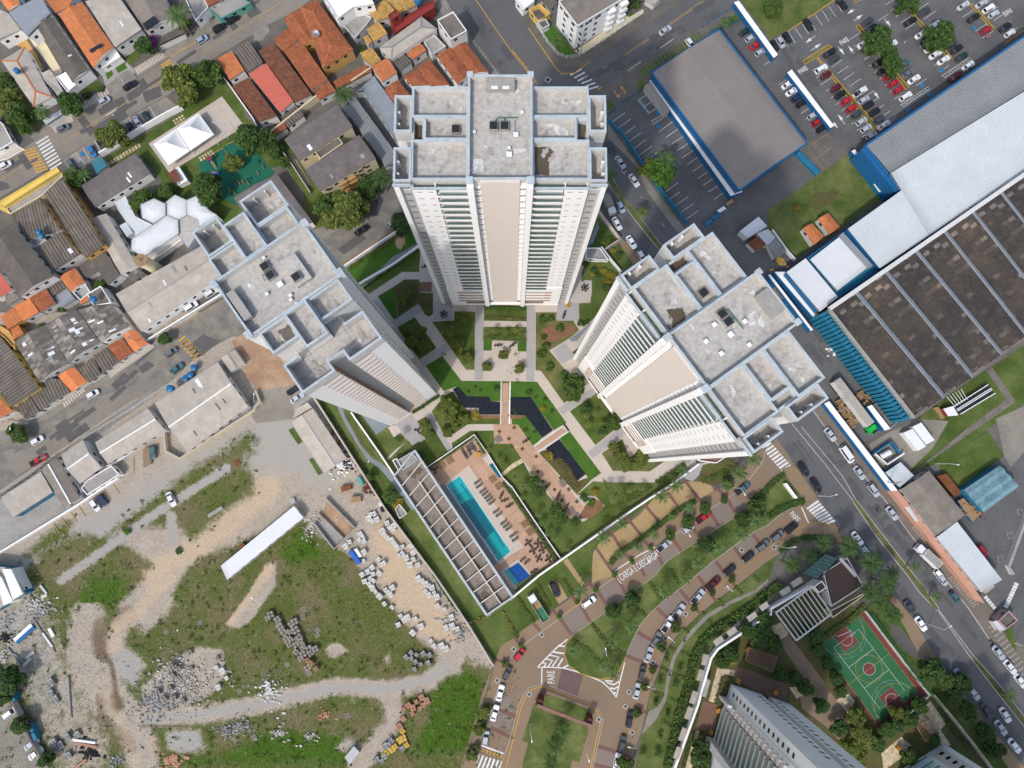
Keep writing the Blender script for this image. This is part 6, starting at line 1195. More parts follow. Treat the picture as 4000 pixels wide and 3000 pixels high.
def poolhouse():
    tile(0,0); h=4.5
    A,B,C_,D_=W(3404,4116,h),W(3582,3892,h),W(4428,5160,h),W(4206,5314,h)
    r=root('pool_pavilion',(A.x,A.y,0),'long flat pool building with a grid of white roof beams','pavilion')
    mw=MB(); mw.prism([A,B,C_,D_],0,h-1.0,top=False); part(mw,'wall',Ja,r); mr=MB(); mr.prism([A,B,C_,D_],h-1.3,h-1.0); part(mr,'roof','concrete_mid2',r)
    def pt(u,v): return A*(1-u)*(1-v)+B*u*(1-v)+C_*u*v+D_*(1-u)*v
    for k in range(14):
        v_=k/13; a,b=pt(0,v_),pt(1,v_); mb=MB(); mb.bar(lift(a,h-1),lift(b,h-1),.24,.95+.003*k); part(mb,'roof_beam','wall_cream2',r)
    for u_,wd in ((.57,.26),): mb=MB(); mb.bar(lift(pt(u_,.14),h-.99),lift(pt(u_,1),h-.99),wd,1.0); part(mb,'roof_beam','wall_cream2',r)
    for u_ in (0,1): mb=MB(); mb.bar(lift(pt(u_,0),h-1),lift(pt(u_,1),h-1),.5,1.15); part(mb,'parapet',Ja,r); mb=MB(); mb.bar(lift(pt(u_,0),h+.15),lift(pt(u_,1),h+.15),.6,.06); part(mb,'parapet_flashing',Qp,r)
    for v_ in (0,1): mb=MB(); mb.bar(lift(pt(0,v_),h-1),lift(pt(1,v_),h-1),.45,1.16); part(mb,'parapet',Qp,r)
    for i,(u_,v_,s) in enumerate(((.5,.08,1.6),(.75,.1,1.2),(.3,.45,.9),(.6,.75,1.1),(.3,.9,1.2))):
        c=pt(u_,v_); mb=MB(); mb.face([(c.x+s*math.cos(t)*rnd.uniform(.6,1.2),c.y+s*math.sin(t)*rnd.uniform(.6,1.2),h-.99+.003*i) for t in [k*.6 for k in range(10)]]); part(mb,Qs,Xc,r)
mat('concrete_mid2',(.205,.172,.148),.9,.25,.35,.25,1.5); mat('wall_cream2',(.60,.56,.50),.8,.05,.3,.06,2)
poolhouse()
hs(1,2,[(1222,660),(1345,585),(1398,650),(1272,748)],4.8,'flat',Jc,'square roof at the head of the pool building with a dark vent',wm=Ja,cap=Qp,win=False)
hs(1,2,[(1178,660),(1215,640),(1275,745),(1235,760)],3,'flat',Jm,'narrow white framed light well beside the pool building',wm=Ja,win=False)
hs(1,2,[(1200,1080),(1240,1035),(1305,1120),(1240,1165)],2,'flat',Jc,'small grey slab roof against the boundary wall',wm=Jb,win=False)
def tent(pts,label):
    p=P2(pts,3.0); c=sum(p,Vector((0,0,0)))/4; r=root('tent',(c.x,c.y,0),label,'tent','white peaked tents on the school patio'); t=lift(c,6.2); mb=MB()
    n=8
    for i in range(4):
        a,b=p[i],p[(i+1)%4]
        for k in range(n):
            f0,f1=k/n,(k+1)/n
            def q(s,f):
                x=a*(1-s)+b*s; y=x*(1-f)+t*f; y=Vector((y.x,y.y,3+3.2*(f**1.5))); return y
            mb.face([q(0,f0),q(1,f0),q(1,f1),q(0,f1)] if k<n-1 else [q(0,f0),q(1,f0),t])
        mb.face([lift(a,2.6),lift(b,2.6),a,b][:2]+[b,a])
    part(mb,'canopy','tent_white',r)
    for q_ in p:
        mb=MB(); q2=c+(q_-c)*.97; mb.cyl(q2.xy,.06,0,3.0,6); part(mb,'pole',Jd,r)
tile(0,0); tent([(1325,1245),(1520,1112),(1640,1300),(1455,1427)],'white peaked tent nearer the striped crossing'); tent([(1524,1110),(1715,976),(1848,1160),(1644,1298)],'white peaked tent nearer the empty end of the patio')
tile(0,1); p=W(1368,672,0); r=root('water_tower',p,'tall tan cylindrical water tower beside the white school hall','water tower'); mb=MB(); mb.cyl((0,0),1.75,0,10,28); mb.build('shaft',Jr,r); mb=MB(); mb.cyl((0,0),1.85,10,10.25,28); mb.build('rim',Qa,r)
mb=MB(); mb.cyl((0,0),.45,10.25,10.45,12); mb.build(Xm,Jm,r)
for c_,r_,x,y,z,lb,s in ((0,0,158,620,5.6,'blue tank on the pinkish hip roof',.9),(0,1,348,350,6.9,'upper one of two blue tanks on the ribbed dark roof',.8),(0,1,371,384,6.9,'lower one of two blue tanks on the ribbed dark roof',.8),(0,1,815,930,6.3,'single blue tank on the mossy terrace roof',1.0),(0,1,1685,1520,1.2,'blue tank behind the street fence nearest the guard house',1.0),(0,1,1655,1580,.5,'dark blue tank behind the street fence in the middle of three',1.0),(0,1,1615,1612,.3,'pale blue tank behind the street fence, third of three',1.0),(0,2,1480,42,3,'round blue tank beside the largest tan roof',1.15),(1,0,1398,12,6,'round blue tank at the top edge beside ochre tiles',1.2)): tile(c_,r_); tank(x,y,z,lb,s)
tile(2,0)
BR=[o for o in COL.objects if o.get('label','').startswith('white four storey')][0]
a=W(566,225,11.7); b=W(1010,-40,11.7); d=(b-a).normalized(); nn=Vector((d.y,-d.x,0));
if nn.dot(-a)<0: nn=-nn
for k in range(4):
    for f in (11,15.5):
        q=a+d*f; mb=MB(); mb.prism([(q).xy,(q+d*2.6).xy,(q+d*2.6+nn*1.2).xy,(q+nn*1.2).xy],.6+k*2.8,1.7+k*2.8); part(mb,'balcony',Ja,BR)
    for f in (3,6.5,20,23.5):
        q=a+d*f; mb=MB(); mb.prism([q.xy,(q+d*1.1).xy,(q+d*1.1+nn*.06).xy,(q+nn*.06).xy],1.2+k*2.8,2.2+k*2.8); part(mb,Qx,Ke,BR)
a2=W(402,10,11.7); d2=(a-a2).normalized(); n2=Vector((-d2.y,d2.x,0)); n2=n2 if n2.dot(-a2)>0 else -n2
for k in range(4):
    for f in (3,7,11): q=a2+d2*f; mb=MB(); mb.prism([q.xy,(q+d2*1.2).xy,(q+d2*1.2+n2*.06).xy,(q+n2*.06).xy],1.2+k*2.8,2.2+k*2.8); part(mb,Qx,Ke,BR)
BR=[o for o in COL.objects if o.get('label','').startswith('lower of the two mauve')][0]
tile(1,0); a=W(560,1652,9); b=W(1036,1366,9); d=(b-a).normalized(); nn=Vector((d.y,-d.x,0)); nn=nn if nn.dot(-a)>0 else -nn
for k in range(3):
    for f in (5.5,8.6): q=a+d*f; mb=MB(); mb.prism([q.xy,(q+d*2.6).xy,(q+d*2.6+nn*.8).xy,(q+nn*.8).xy],.8+k*2.7,1.2+k*2.7); mb.prism([(q+nn*.7).xy,(q+d*2.6+nn*.7).xy,(q+d*2.6+nn*.85).xy,(q+nn*.85).xy],1.2+k*2.7,2.0+k*2.7); part(mb,'balcony_shutter',Kg,BR)
    for f in (2,12.5,15): q=a+d*f; mb=MB(); mb.prism([q.xy,(q+d*1.3).xy,(q+d*1.3+nn*.06).xy,(q+nn*.06).xy],1.2+k*2.7,2.1+k*2.7); part(mb,Qx,Ke,BR)
def tower_e():
    tile(3,3); A=W(1515,1445); B=W(1100,1700); d=(B-A).normalized(); n_=Vector((d.y,-d.x,0)); n_=n_ if n_.y<0 else -n_
    r=root('apartment_tower',A,'cream and white tower cut off in the bottom right corner','tower'); mb=MB(); mb.prism([A,B,B+n_*25,A+n_*25],0,34); part(mb,'wall',Ju,r)
    e=-n_
    mb=MB(); mb.prism([(A+d*1.4).xy,(A+d*5).xy,(A+d*5+e*.12).xy,(A+d*1.4+e*.12).xy],2,33); part(mb,'beige_panel','wall_beige',r)
    for k in range(10):
        for f in (2.4,): q=A+d*f+e*.13; mb=MB(); mb.prism([q.xy,(q+d*1.3).xy,(q+d*1.3+e*.05).xy,(q+e*.05).xy],3+k*3,4.2+k*3); part(mb,Qx,Ke,r)
        q=A+d*7+e*.02; mb=MB(); mb.prism([q.xy,(q+d*8).xy,(q+d*8+e*1.2).xy,(q+e*1.2).xy],2.4+k*3,2.7+k*3); part(mb,'balcony',Ju,r); mb=MB(); mb.prism([(q+e*1.15).xy,(q+d*8+e*1.15).xy,(q+d*8+e*1.2).xy,(q+e*1.2).xy],2.75+k*3,3.6+k*3); part(mb,'railing','glass_teal',r)
tower_e()
# ======================= VEHICLES =======================
def rr_outline(L,Wd,r,n=4):
    pts=[]
    for cx,cy,a0 in ((L/2-r,Wd/2-r*.7,0),(-L/2+r,Wd/2-r*.7,90),(-L/2+r,-Wd/2+r*.7,180),(L/2-r,-Wd/2+r*.7,270)):
        for k in range(n+1):
            a=rad(a0+90*k/n); pts.append((cx+r*math.cos(a),cy+r*.7*math.sin(a)))
    return pts
CARS={}
def make_car(kind):
    L,Wd,H_,c0,c1,t0,t1={'hatchback':(3.95,1.72,1.48,1.05,-1.85,.35,-1.45),'sedan':(4.55,1.78,1.42,1.0,-1.65,.35,-1.0),'suv':(4.5,1.85,1.68,1.15,-2.1,.5,-1.75),'pickup':(5.2,1.85,1.72,1.25,-.75,.7,-.45),'van':(5.6,2.0,2.2,2.2,-2.65,1.5,-2.5)}[kind]
    r=D.objects.new('parked_car',None); COL.objects.link(r)
    zb=.93 if kind!='van' else 1.1
    lv=[(.28,.965,.97),(.55,1.0,1.0),(.78,.995,.985),(zb-.03,.955,.93),(zb+.02,.90,.85)]
    o=rr_outline(L,Wd,.55); mb=MB(); rings=[[(x*sx,y*sy,z+(0 if z<.8 else -.10*max(0,x/L*2-.55)-.04*max(0,-x/L*2-.7))) for x,y in o] for z,sx,sy in lv]
    n=len(o)
    for a,b in zip(rings[:-1],rings[1:]):
        for i in range(n): j=(i+1)%n; mb.face([a[i],a[j],b[j],b[i]])
    mb.face(rings[-1]); body=mb.build('body','car_paint',r)
    wb,wt=Wd*.455,Wd*.37; zt=H_
    B=[(c0,-wb,zb),(c0,wb,zb),(c1,wb,zb),(c1,-wb,zb)]; T=[(t0,-wt,zt-.04),(t0,wt,zt-.04),(t1,wt,zt-.04),(t1,-wt,zt-.04)]
    mb=MB()
    for i in range(4): j=(i+1)%4; mb.face([B[i],B[j],T[j],T[i]])
    cab=mb.build('cabin_frame','car_paint',r)
    def quad(name,i,m0,m1):
        j=(i+1)%4; a,b,c_,d=[Vector(q) for q in (B[i],B[j],T[j],T[i])]; nrm=(b-a).cross(c_-b).normalized(); nrm=nrm if nrm.dot((a+c_)/2-Vector((0,0,zb)))>0 else -nrm
        f=lambda u,v: a*(1-u)*(1-v)+b*u*(1-v)+c_*u*v+d*(1-u)*v+nrm*.015
        mb=MB(); mb.face([f(m0,.05),f(1-m0,.05),f(1-m1,.93),f(m1,.93)]); mb.build(name,Ke,r)
    quad('windshield',0,.04,.04); quad('rear_window',2,.08,.08); quad('side_window',1,.10,.06); quad('side_window',3,.10,.06)
    mb=MB(); ro=[(t0+.04,wt*.9),(t0-.15,wt+.02),(t1+.15,wt+.02),(t1-.04,wt*.9),(t1-.04,-wt*.9),(t1+.15,-wt-.02),(t0-.15,-wt-.02),(t0+.04,-wt*.9)]; mb.prism(ro,zt-.05,zt-.01,True); mb.build('roof','car_paint',r)
    for s in (1,-1):
        mb=MB(); mb.box((L/2-.24,s*(Wd/2-.30),.70),(.30,.34,.14),-s*.35); mb.build('headlight','lamp_glass',r)
        mb=MB(); mb.box((-L/2+.14,s*(Wd/2-.22),.80),(.18,.26,.16),s*.3); mb.build('tail_light','tail_red',r)
        mb=MB(); mb.box((c0-.35,s*(Wd/2+.04),zb+.05),(.14,.2,.13)); mb.build('mirror','car_paint',r)
        for x in (L*.31,-L*.29):
            mb=MB(); A=[(x+.32*math.cos(2*PI*k/12),s*(Wd/2-.02),.32+.32*math.sin(2*PI*k/12)) for k in range(12)]; Bq=[(p[0],p[1]-s*.22,p[2]) for p in A]
            for k in range(12): j=(k+1)%12; mb.face([A[k],A[j],Bq[j],Bq[k]])
            mb.face(A); mb.build('wheel','tyre',r)
    if kind=='pickup':
        mb=MB(); mb.b6(-L/2+.18,c1-.08,-Wd/2+.16,Wd/2-.16,zb+.01,zb+.05); mb.build('load_bed',Js,r)
    if kind=='suv':
        for s in (1,-1): mb=MB(); mb.bar((t0-.2,s*(wt-.06),zt),(t1+.2,s*(wt-.06),zt),.05,.05); mb.build('roof_rail',Kk,r)
    CARS[kind]=r; return r
CC={Jh:(.70,.71,.72),Jk:(.40,.43,.46),'pale blue':(.32,.40,.48),'grey':(.13,.145,.16),Kj:(.05,.056,.062),Jt:(.012,.014,.017),'red':(.40,.012,.018),'maroon':(.10,.008,.014),'blue':(.02,.16,.45),'dark blue':(.012,.03,.085),'teal':(.05,.12,.14),'dark green':(.012,.045,.035),'green':(.02,.20,.04)}
KU=set()
def car(x,y,a,kind,color,label,group):
    src=CARS.get(kind) or make_car(kind)
    p=W(x,y,.8); col=CC[color]; k=rnd.uniform(.9,1.1); col=tuple(c*k for c in col)+(1,)
    if kind not in KU:
        KU.add(kind); o=src; o.location=(p.x,p.y,.03); o.rotation_euler=(0,0,rad(a))
        for ch in o.children: ch.color=col
    else: o=dup(src,(p.x,p.y,.03),rad(a),color=col)
    tag(o,label,'car',group); return o
ORD=['first','second','third','fourth','fifth','sixth','seventh','eighth','ninth','tenth','eleventh','twelfth','thirteenth','fourteenth']
def row(c,r,ang_,where,items,group,top=True):
    tile(c,r)
    for i,it in enumerate(items):
        x,y,kind,col=it[:4]; a=it[4] if len(it)>4 else ang_
        lb='%s %s, %s %s %s'%(col,kind,ORD[i],'down' if top else 'along',where)
        car(x,y,a,kind,col,lb,group)
h_,s_,u_,p_='hatchback','sedan','suv','pickup'
G1='cars parked in the supermarket car park'
row(3,0,33,'the short row beside the brown metal roof',[(172,728,s_,Jh),(208,790,s_,Jh),(250,845,h_,'dark blue'),(290,893,h_,Jt),(388,998,h_,Jk),(427,1055,h_,'red'),(465,1110,h_,Jt)],G1)
row(3,0,-60,'the bays along the upper lawn',[(55,395,h_,Jt),(108,365,h_,Jk),(165,325,h_,Jt),(350,212,s_,Jt),(640,35,s_,Jt,-52)],G1,False)
row(3,0,33,'the row left of the L shaped median',[(460,595,u_,Jh),(500,650,h_,'maroon'),(588,760,h_,'maroon'),(625,818,h_,Jt),(678,872,h_,'red'),(722,935,h_,'red'),(768,988,h_,Kj),(808,1048,h_,Jk),(848,1110,h_,Jk),(895,1170,h_,Jk)],G1)
row(3,0,33,'the row right of the L shaped median',[(535,457,s_,Jt),(572,512,h_,Kj),(797,792,p_,Jh),(828,862,h_,Jk),(870,910,h_,Jt),(922,970,h_,Jt),(963,1035,h_,Kj),(1003,1083,s_,Jk)],G1)
row(3,0,33,'the row left of the median with largest car park trees',[(828,378,s_,Jh),(958,543,s_,Jt),(993,612,h_,Jt),(1045,660,h_,'red'),(1085,720,h_,'red'),(1127,778,h_,'red'),(1190,832,u_,Jh)],G1)
row(3,0,33,'the row right of the median with largest car park trees',[(858,190,s_,Kj),(900,240,h_,Jt),(1065,385,s_,Jh),(1180,555,h_,'teal'),(1210,632,s_,'grey'),(1262,685,s_,Jh)],G1)
row(3,0,33,'the row left of the median with one tree',[(1232,188,s_,Jt),(1325,295,s_,Jh),(1373,345,h_,Jt),(1405,412,u_,Jh),(1447,470,s_,Jh),(1518,518,s_,Jh)],G1)
row(3,0,33,'the row right of the median with one tree',[(1352,105,s_,Kj),(1440,218,s_,Jh),(1590,380,h_,Kj),(1632,425,s_,Jt),(1678,493,s_,'dark green'),(1732,568,s_,Jh),(1620,660,s_,'maroon')],G1)
row(3,0,33,'the row left of the farthest right median',[(1690,47,s_,Jk),(1780,155,s_,Jt),(1885,262,h_,'red')],G1)
row(3,0,33,'the row right of the farthest right median',[(1845,30,s_,Jk),(1908,72,u_,Jh),(1950,122,h_,Jk),(2052,235,s_,Jt),(2090,287,h_,Jh)],G1)
G2='cars parked along the streets'
row(0,0,32,'the striped street at the upper left',[(45,1425,h_,Jh,30),(545,1105,h_,'grey',27),(900,870,h_,Jk),(1120,738,s_,Jt),(1745,340,h_,'pale blue',35),(1895,240,u_,Jt,35),(2010,165,u_,Jt,35)],G2,False)
row(0,0,-58,'the school parking bays',[(615,1420,h_,'grey',-52),(795,1308,h_,'blue'),(880,1255,s_,Jt),(1060,1138,h_,'dark green'),(1130,1105,h_,Jt),(1190,1058,s_,Jh),(1262,1012,h_,'dark green')],G2,False)
row(0,1,35,'the fenced strip below the very long beige roof',[(1650,990,u_,Jh),(1825,868,u_,Jh)],G2,False)
row(0,1,37,'the cobbled street by the yellow stripes',[(1480,1385,h_,'grey'),(1525,1525,s_,'teal')],G2)
row(0,2,32,'the asphalt end of the cobbled street',[(328,662,p_,'red',30),(320,488,h_,Jh),(800,88,h_,Jh)],G2,False)
row(0,2,-52,'the gravel drive beside the white lot wall',[(820,1045,h_,Jh),(885,1000,h_,'dark blue'),(1325,588,h_,'teal',-87),(1478,995,s_,Jh,-60)],'cars left on the vacant lot',False)
row(0,3,38,'the yard at the bottom left corner',[(90,1180,u_,Jh),(272,1452,s_,Jk),(308,1535,s_,Jh)],'cars left on the vacant lot')
row(1,2,34,'the sandy entrance under the street tower',[(325,50,s_,Jt),(355,120,s_,Jk)],G2)
row(1,1,33,'the shaded cobbled street behind the tallest tower',[(910,332,s_,Jt),(1185,268,h_,'pale blue')],G2,False)
row(2,0,32,'the back lot beside the brown metal roof',[(2010,275,h_,'dark green'),(2065,328,h_,Jk),(2110,388,s_,'red'),(2148,450,h_,Jk)],G2)
tile(2,0); car(1325,262,36,s_,Jk,'silver sedan driving alone up the dark street with the orange line',G2); car(1540,375,-55,h_,Jh,'white hatchback parked on the grass striped pavement',G2)
row(2,0,-57,'the kerb beside the tallest tower',[(845,1275,s_,Kj),(937,1402,s_,Jk),(1055,1558,s_,Jh)],G2)
tile(2,1)
for x,y,k,cl_,a,lb in ((940,128,h_,'pale blue',-62,'pale blue hatchback in the driving lane beside the median tree'),(908,272,s_,Jh,-62,'white sedan behind the small white box truck'),(1033,432,s_,Jh,-60,'white sedan at the kerb by the yellow sandy verge'),(1120,555,h_,Jh,-60,'white hatchback half under the garden tower wing')): car(x,y,a,k,cl_,lb,G2)
row(2,2,36,'the lane marked with large white letters',[(1315,1395,p_,Jk,38),(1520,1250,h_,Jk,32),(1650,1155,p_,'red'),(1990,905,p_,'teal')],G2,False)
tile(2,3); car(663,225,33,u_,Jh,'white car driving below the delivery lane letters',G2); car(370,115,-65,u_,Jt,'black car on the sand coloured drive between hedges',G2); car(65,680,50,h_,'red','red hatchback at the yellow kerb near the small lot corner',G2)
row(2,3,38,'the curved kerb of the lower drive',[(910,1602,s_,Jh,78),(952,1450,u_,Kj,75),(1015,1240,s_,Jt,80),(1080,995,s_,Jk,75),(1125,835,h_,Kj,76),(1182,682,s_,Jk,68),(1250,548,s_,'grey',63),(1345,418,p_,Jh,56),(1440,310,p_,Jk,52),(1605,180,p_,Jk,46),(1735,70,p_,'maroon',40)],G2,False)
row(2,2,38,'the straight kerb of the lower drive',[(1880,1610,h_,Jt),(2040,1495,h_,Jt),(2165,1400,u_,'grey')],G2,False)
row(3,2,37,'the last stretch of the lower drive before the crossing',[(78,1315,u_,'grey'),(200,1245,u_,Jt)],G2,False)
row(1,3,75,'the kerb along the rough lot corner',[(2170,840,h_,Kj,63),(2110,1010,s_,Jh),(2063,1185,s_,Jh,73),(1985,1400,h_,Jk,79)],G2)
row(3,2,-54,'the far kerb of the avenue beside the white wall',[(538,435,s_,Jk),(790,765,s_,Jk),(912,915,u_,Jk),(1072,1115,s_,Jk)],G2)
row(3,2,-60,'the near kerb of the avenue between the crossings',[(305,735,s_,Jt),(413,875,s_,Jt)],G2)
row(3,2,-54,'the near kerb of the avenue under the palms',[(772,1335,s_,Jh),(840,1445,h_,'pale blue')],G2)
tile(3,3)
for x,y,k,cl_,a,lb in ((1505,30,h_,Jk,-50,'silver hatchback behind the white truck near the salmon wall'),(1618,185,h_,'teal',-52,'dark teal hatchback at the far kerb by the chequered paving'),(1225,275,s_,Kj,-60,'dark grey sedan first at the near kerb beside the court palms'),(1322,412,s_,Jh,-57,'white sedan behind the dark grey one near the sports court'),(1993,662,s_,Jk,-52,'silver sedan first of three beside the chequered paving'),(2092,785,s_,Jh,-52,'white sedan second of three beside the chequered paving'),(2180,905,s_,Jh,-52,'white sedan third of three cut by the right edge'),(2050,1200,s_,Jh,-60,'white sedan driving along the lowest stretch of the avenue'),(1665,860,s_,Jk,-48,'silver sedan partly under the tree right of the court'),(1775,1010,s_,Jk,-52,'silver sedan below the one under the tree right of the court'),(1890,1165,s_,Kj,-55,'dark car in the shade beside the white driving sedan'),(2012,1310,s_,Jk,-55,'silver sedan with green glass near the bottom right verge'),(2130,1465,s_,Jh,-52,'white sedan lowest at the bottom right kerb')): car(x,y,a,k,cl_,lb,G2)
tile(3,2); car(1480,1650,-48,h_,Jh,'white hatchback directly behind the white box truck',G2); car(1850,1440,-52,h_,'red','red car half hidden beside the long pale shed roof',G2)
tile(3,2); o=car(680,607,-57,'van',Jh,'long white van at the far kerb between two silver sedans',G2); o['category']='van'
def truck(x,y,a,label,cab,box,Lb,boxm=Ja,cab_m=None,skip=None):
    p=W(x,y,1.2); r=root('truck',(p.x,p.y,0),label,'truck',rz=rad(a)); L=Lb+2.2
    mb=MB(); o=rr_outline(2.0,2.2,.4); o=[(q[0]+L/2-1.0,q[1]) for q in o]; mb.prism(o,.6,1.4); mb.prism([(q[0]*1.0-.12,q[1]*.92) for q in o],1.4,2.4); mb.build('cab','car_paint',r).color=(*CC.get(cab,(.6,.6,.6)),1)
    mb=MB(); x1=L/2-.0; mb.face([(x1-.05,-.95,1.5),(x1-.05,.95,1.5),(x1-.35,.85,2.35),(x1-.35,-.85,2.35)]); mb.build('windshield',Ke,r)
    mb=MB(); mb.b6(-L/2,L/2-2.2,-.5,.5,.6,.95); mb.build('chassis',Kk,r)
    if skip:
        mb=MB();
        mb.b6(-L/2,L/2-2.4,-1.15,-1.05,.95,1.9); mb.b6(-L/2,L/2-2.4,1.05,1.15,.95,1.9); mb.b6(-L/2,-L/2+.1,-1.05,1.05,.95,1.9); mb.b6(L/2-2.5,L/2-2.4,-1.05,1.05,.95,1.9); mb.build('load_bed_side',Kl,r); mb=MB(); mb.b6(-L/2+.1,L/2-4.6,-1.05,1.05,.95,1.35); mb.build('load',skip,r); mb=MB(); mb.b6(L/2-4.6,L/2-2.5,-1.05,1.05,.95,1.25); mb.build('load',Qa,r)
    else:
        mb=MB(); mb.b6(-L/2,L/2-2.35,-1.2,1.2,.95,3.1); mb.build('cargo_box',boxm,r); mb=MB(); mb.b6(-L/2+.1,L/2-2.45,-1.1,1.1,3.1,3.13); mb.build('cargo_roof',box,r)
    for s in (1,-1):
        for xx in (L/2-1.0,-L/2+1.0,-L/2+2.0): mb=MB(); mb.box((xx,s*1.0,.42),(.84,.28,.84)); mb.build('wheel','tyre',r)
    return r
tile(3,2); truck(1368,1482,135,'white truck with a grey topped cargo box beside the chequered paving',Jh,Jc,5.6)
tile(2,1); truck(838,118,-65,'small white truck with a brown canvas box by the tallest tower',Jh,Qh,4.0,boxm=Qh)
tile(2,3); truck(226,272,122,'white cab truck with a green covered load between the hedges',Jh,Kl,6.2,skip=Qd)
def semi():
    tile(3,2); a=P1((3,1,595,1625),3.5); b=P1((3,2,890,350),3.5); d=(b-a).normalized(); L=(b-a).length; c=(a+b)/2
    r=root('semi_trailer',(c.x,c.y,0),'long pale trailer with a bright green cab beside pallets of crates','truck',rz=math.atan2(d.y,d.x))
    mb=MB(); mb.b6(-L/2,L/2,-1.3,1.3,1.1,3.45); mb.build('trailer_box',Jb,r); mb=MB(); mb.b6(-L/2+.1,L/2-.1,-1.2,1.2,3.45,3.5); mb.build('trailer_roof','fibre_light2',r)
    mb=MB(); mb.prism([(L/2+.4,-1.2),(L/2+2.6,-1.05),(L/2+2.8,0),(L/2+2.6,1.05),(L/2+.4,1.2)],.6,2.9); mb.build('cab','cab_green',r); mb=MB(); mb.b6(L/2+.5,L/2+1.3,-1.1,1.1,2.9,3.3); mb.build('wind_deflector','cab_green',r); mb=MB(); mb.b6(L/2+2.0,L/2+2.72,-.95,.95,2.0,2.93); mb.build('windshield',Ke,r)
    for s in (1,-1):
        for xx in (-L/2+1,-L/2+2.2,-L/2+3.4,L/2+1.4): mb=MB(); mb.box((xx,s*1.05,.5),(1,.35,1)); mb.build('wheel','tyre',r)
mat('fibre_light2',(.36,.33,.28),.85,.12,.6,.12,3); mat('cab_green',(.01,.42,.06),.4,.1,1)
semi()
tile(3,3); p=W(1925,575); r=root('motorcycle',(p.x,p.y,0),'dark motorcycle leaning at the kerb beside the chequered paving','motorcycle',rz=rad(-55))
mb=MB(); mb.tube([(-.5,0,.7),(0,0,.85),(.45,0,.8)],[.12,.18,.12]); mb.build('frame',Kk,r); mb=MB(); mb.box((-.25,0,.92),(.7,.28,.12)); mb.build('seat',Js,r); mb=MB(); mb.tube([(.5,-.38,1.05),(.5,.38,1.05)],.03); mb.build('handlebar',Kl,r)
for x in (-.7,.72):
    mb=MB(); A=[(x+.31*math.cos(2*PI*k/14),-.06,.31+.31*math.sin(2*PI*k/14)) for k in range(14)]; B_=[(q[0],.06,q[2]) for q in A]
    for k in range(14): j=(k+1)%14; mb.face([A[k],A[j],B_[j],B_[k]])
    mb.face(A); mb.face(B_[::-1]); mb.build('wheel','tyre',r)
# ======================= TREES AND PLANTS =======================
def blob_leaves(mb,c,rx,ry,rz,n,s,r2,flat=.35):
    for _ in range(n):
        while True:
            x,y,z=r2.uniform(-1,1),r2.uniform(-1,1),r2.uniform(-1,1); d=x*x+y*y+z*z
            if .25<d<1: break
        q=Vector((c[0]+x*rx,c[1]+y*ry,c[2]+z*rz)); a=Vector((r2.gauss(0,1),r2.gauss(0,1),r2.gauss(0,flat))).normalized(); b=a.cross(Vector((r2.gauss(0,.5),r2.gauss(0,.5),1))).normalized(); k=s*r2.uniform(.5,1.3)
        mb.face([q-a*k,q+b*k*.6,q+a*k,q-b*k*.6])
TREES={}
def make_tree(var,seed,lm,lobes=11,leaves=230,size=.30,spread=1.0,hz=1.0):
    r2=random.Random(seed); r=D.objects.new('tree',None); COL.objects.link(r)
    mb=MB(); mb.tube([(0,0,0),(.05,.03,1.2),(.1,0,2.4)],[.17,.13,.1],8); mb.build('trunk','bark',r)
    cm=MB(); lim=MB()
    for i in range(lobes):
        a=i*2.4+r2.uniform(-.4,.4); rad_=r2.uniform(.25,1.55)*spread if i else 0; z=(2.9+r2.uniform(-.5,.8)-(rad_*.35))*1.0; c=(rad_*math.cos(a),rad_*math.sin(a),z*hz)
        s=r2.uniform(.6,1.0); blob_leaves(cm,c,s,s,s*.62,leaves,size,r2)
        lim.tube([(.1,0,1.7),(c[0]*.5,c[1]*.5,(1.9+c[2])/2),c],[.08,.05,.02],5)
    cm.build('crown',lm,r); lim.build('limb','bark',r); TREES[var]=r; return r
def make_palm(var,seed,fr=14,L=2.6,hgt=5.0,lm='leaf_palm',wd=.75):
    r2=random.Random(seed); r=D.objects.new('palm_tree',None); COL.objects.link(r)
    mb=MB(); mb.tube([(0,0,0),(.06,.02,hgt*.5),(.0,.0,hgt)],[.2,.15,.12],8); mb.build('trunk','bark',r)
    cm=MB(); nseg=11
    for k in range(fr):
        a=2*PI*k/fr+r2.uniform(-.18,.18); Lk=L*r2.uniform(.8,1.1); rise=r2.uniform(.1,.65); d=Vector((math.cos(a),math.sin(a),0)); n_=Vector((-d.y,d.x,0)); cur=r2.uniform(-.25,.25); pr=None
        for i in range(nseg+1):
            t=i/nseg; p=d*(Lk*t*(1-.12*t))+n_*(cur*t*t*Lk)+Vector((0,0,hgt+rise*Lk*.5*math.sin(t*2.2)-Lk*.42*t*t))
            if pr is not None and i>=1:
                w_=wd*math.sin(PI*min(1,.12+.88*t))*.62+.05
                for s in (1,-1):
                    for q_ in range(2):
                        b=pr+(p-pr)*(q_/2); tip=b+n_*s*w_+d*w_*.55+Vector((0,0,-w_*.35)); cm.face([b,b+(p-pr)*.42,tip])
                cm.face([pr+n_*.03,p+n_*.03,p-n_*.03,pr-n_*.03])
            pr=p
    cm.build('crown',lm,r); TREES[var]=r; return r
USED=set()
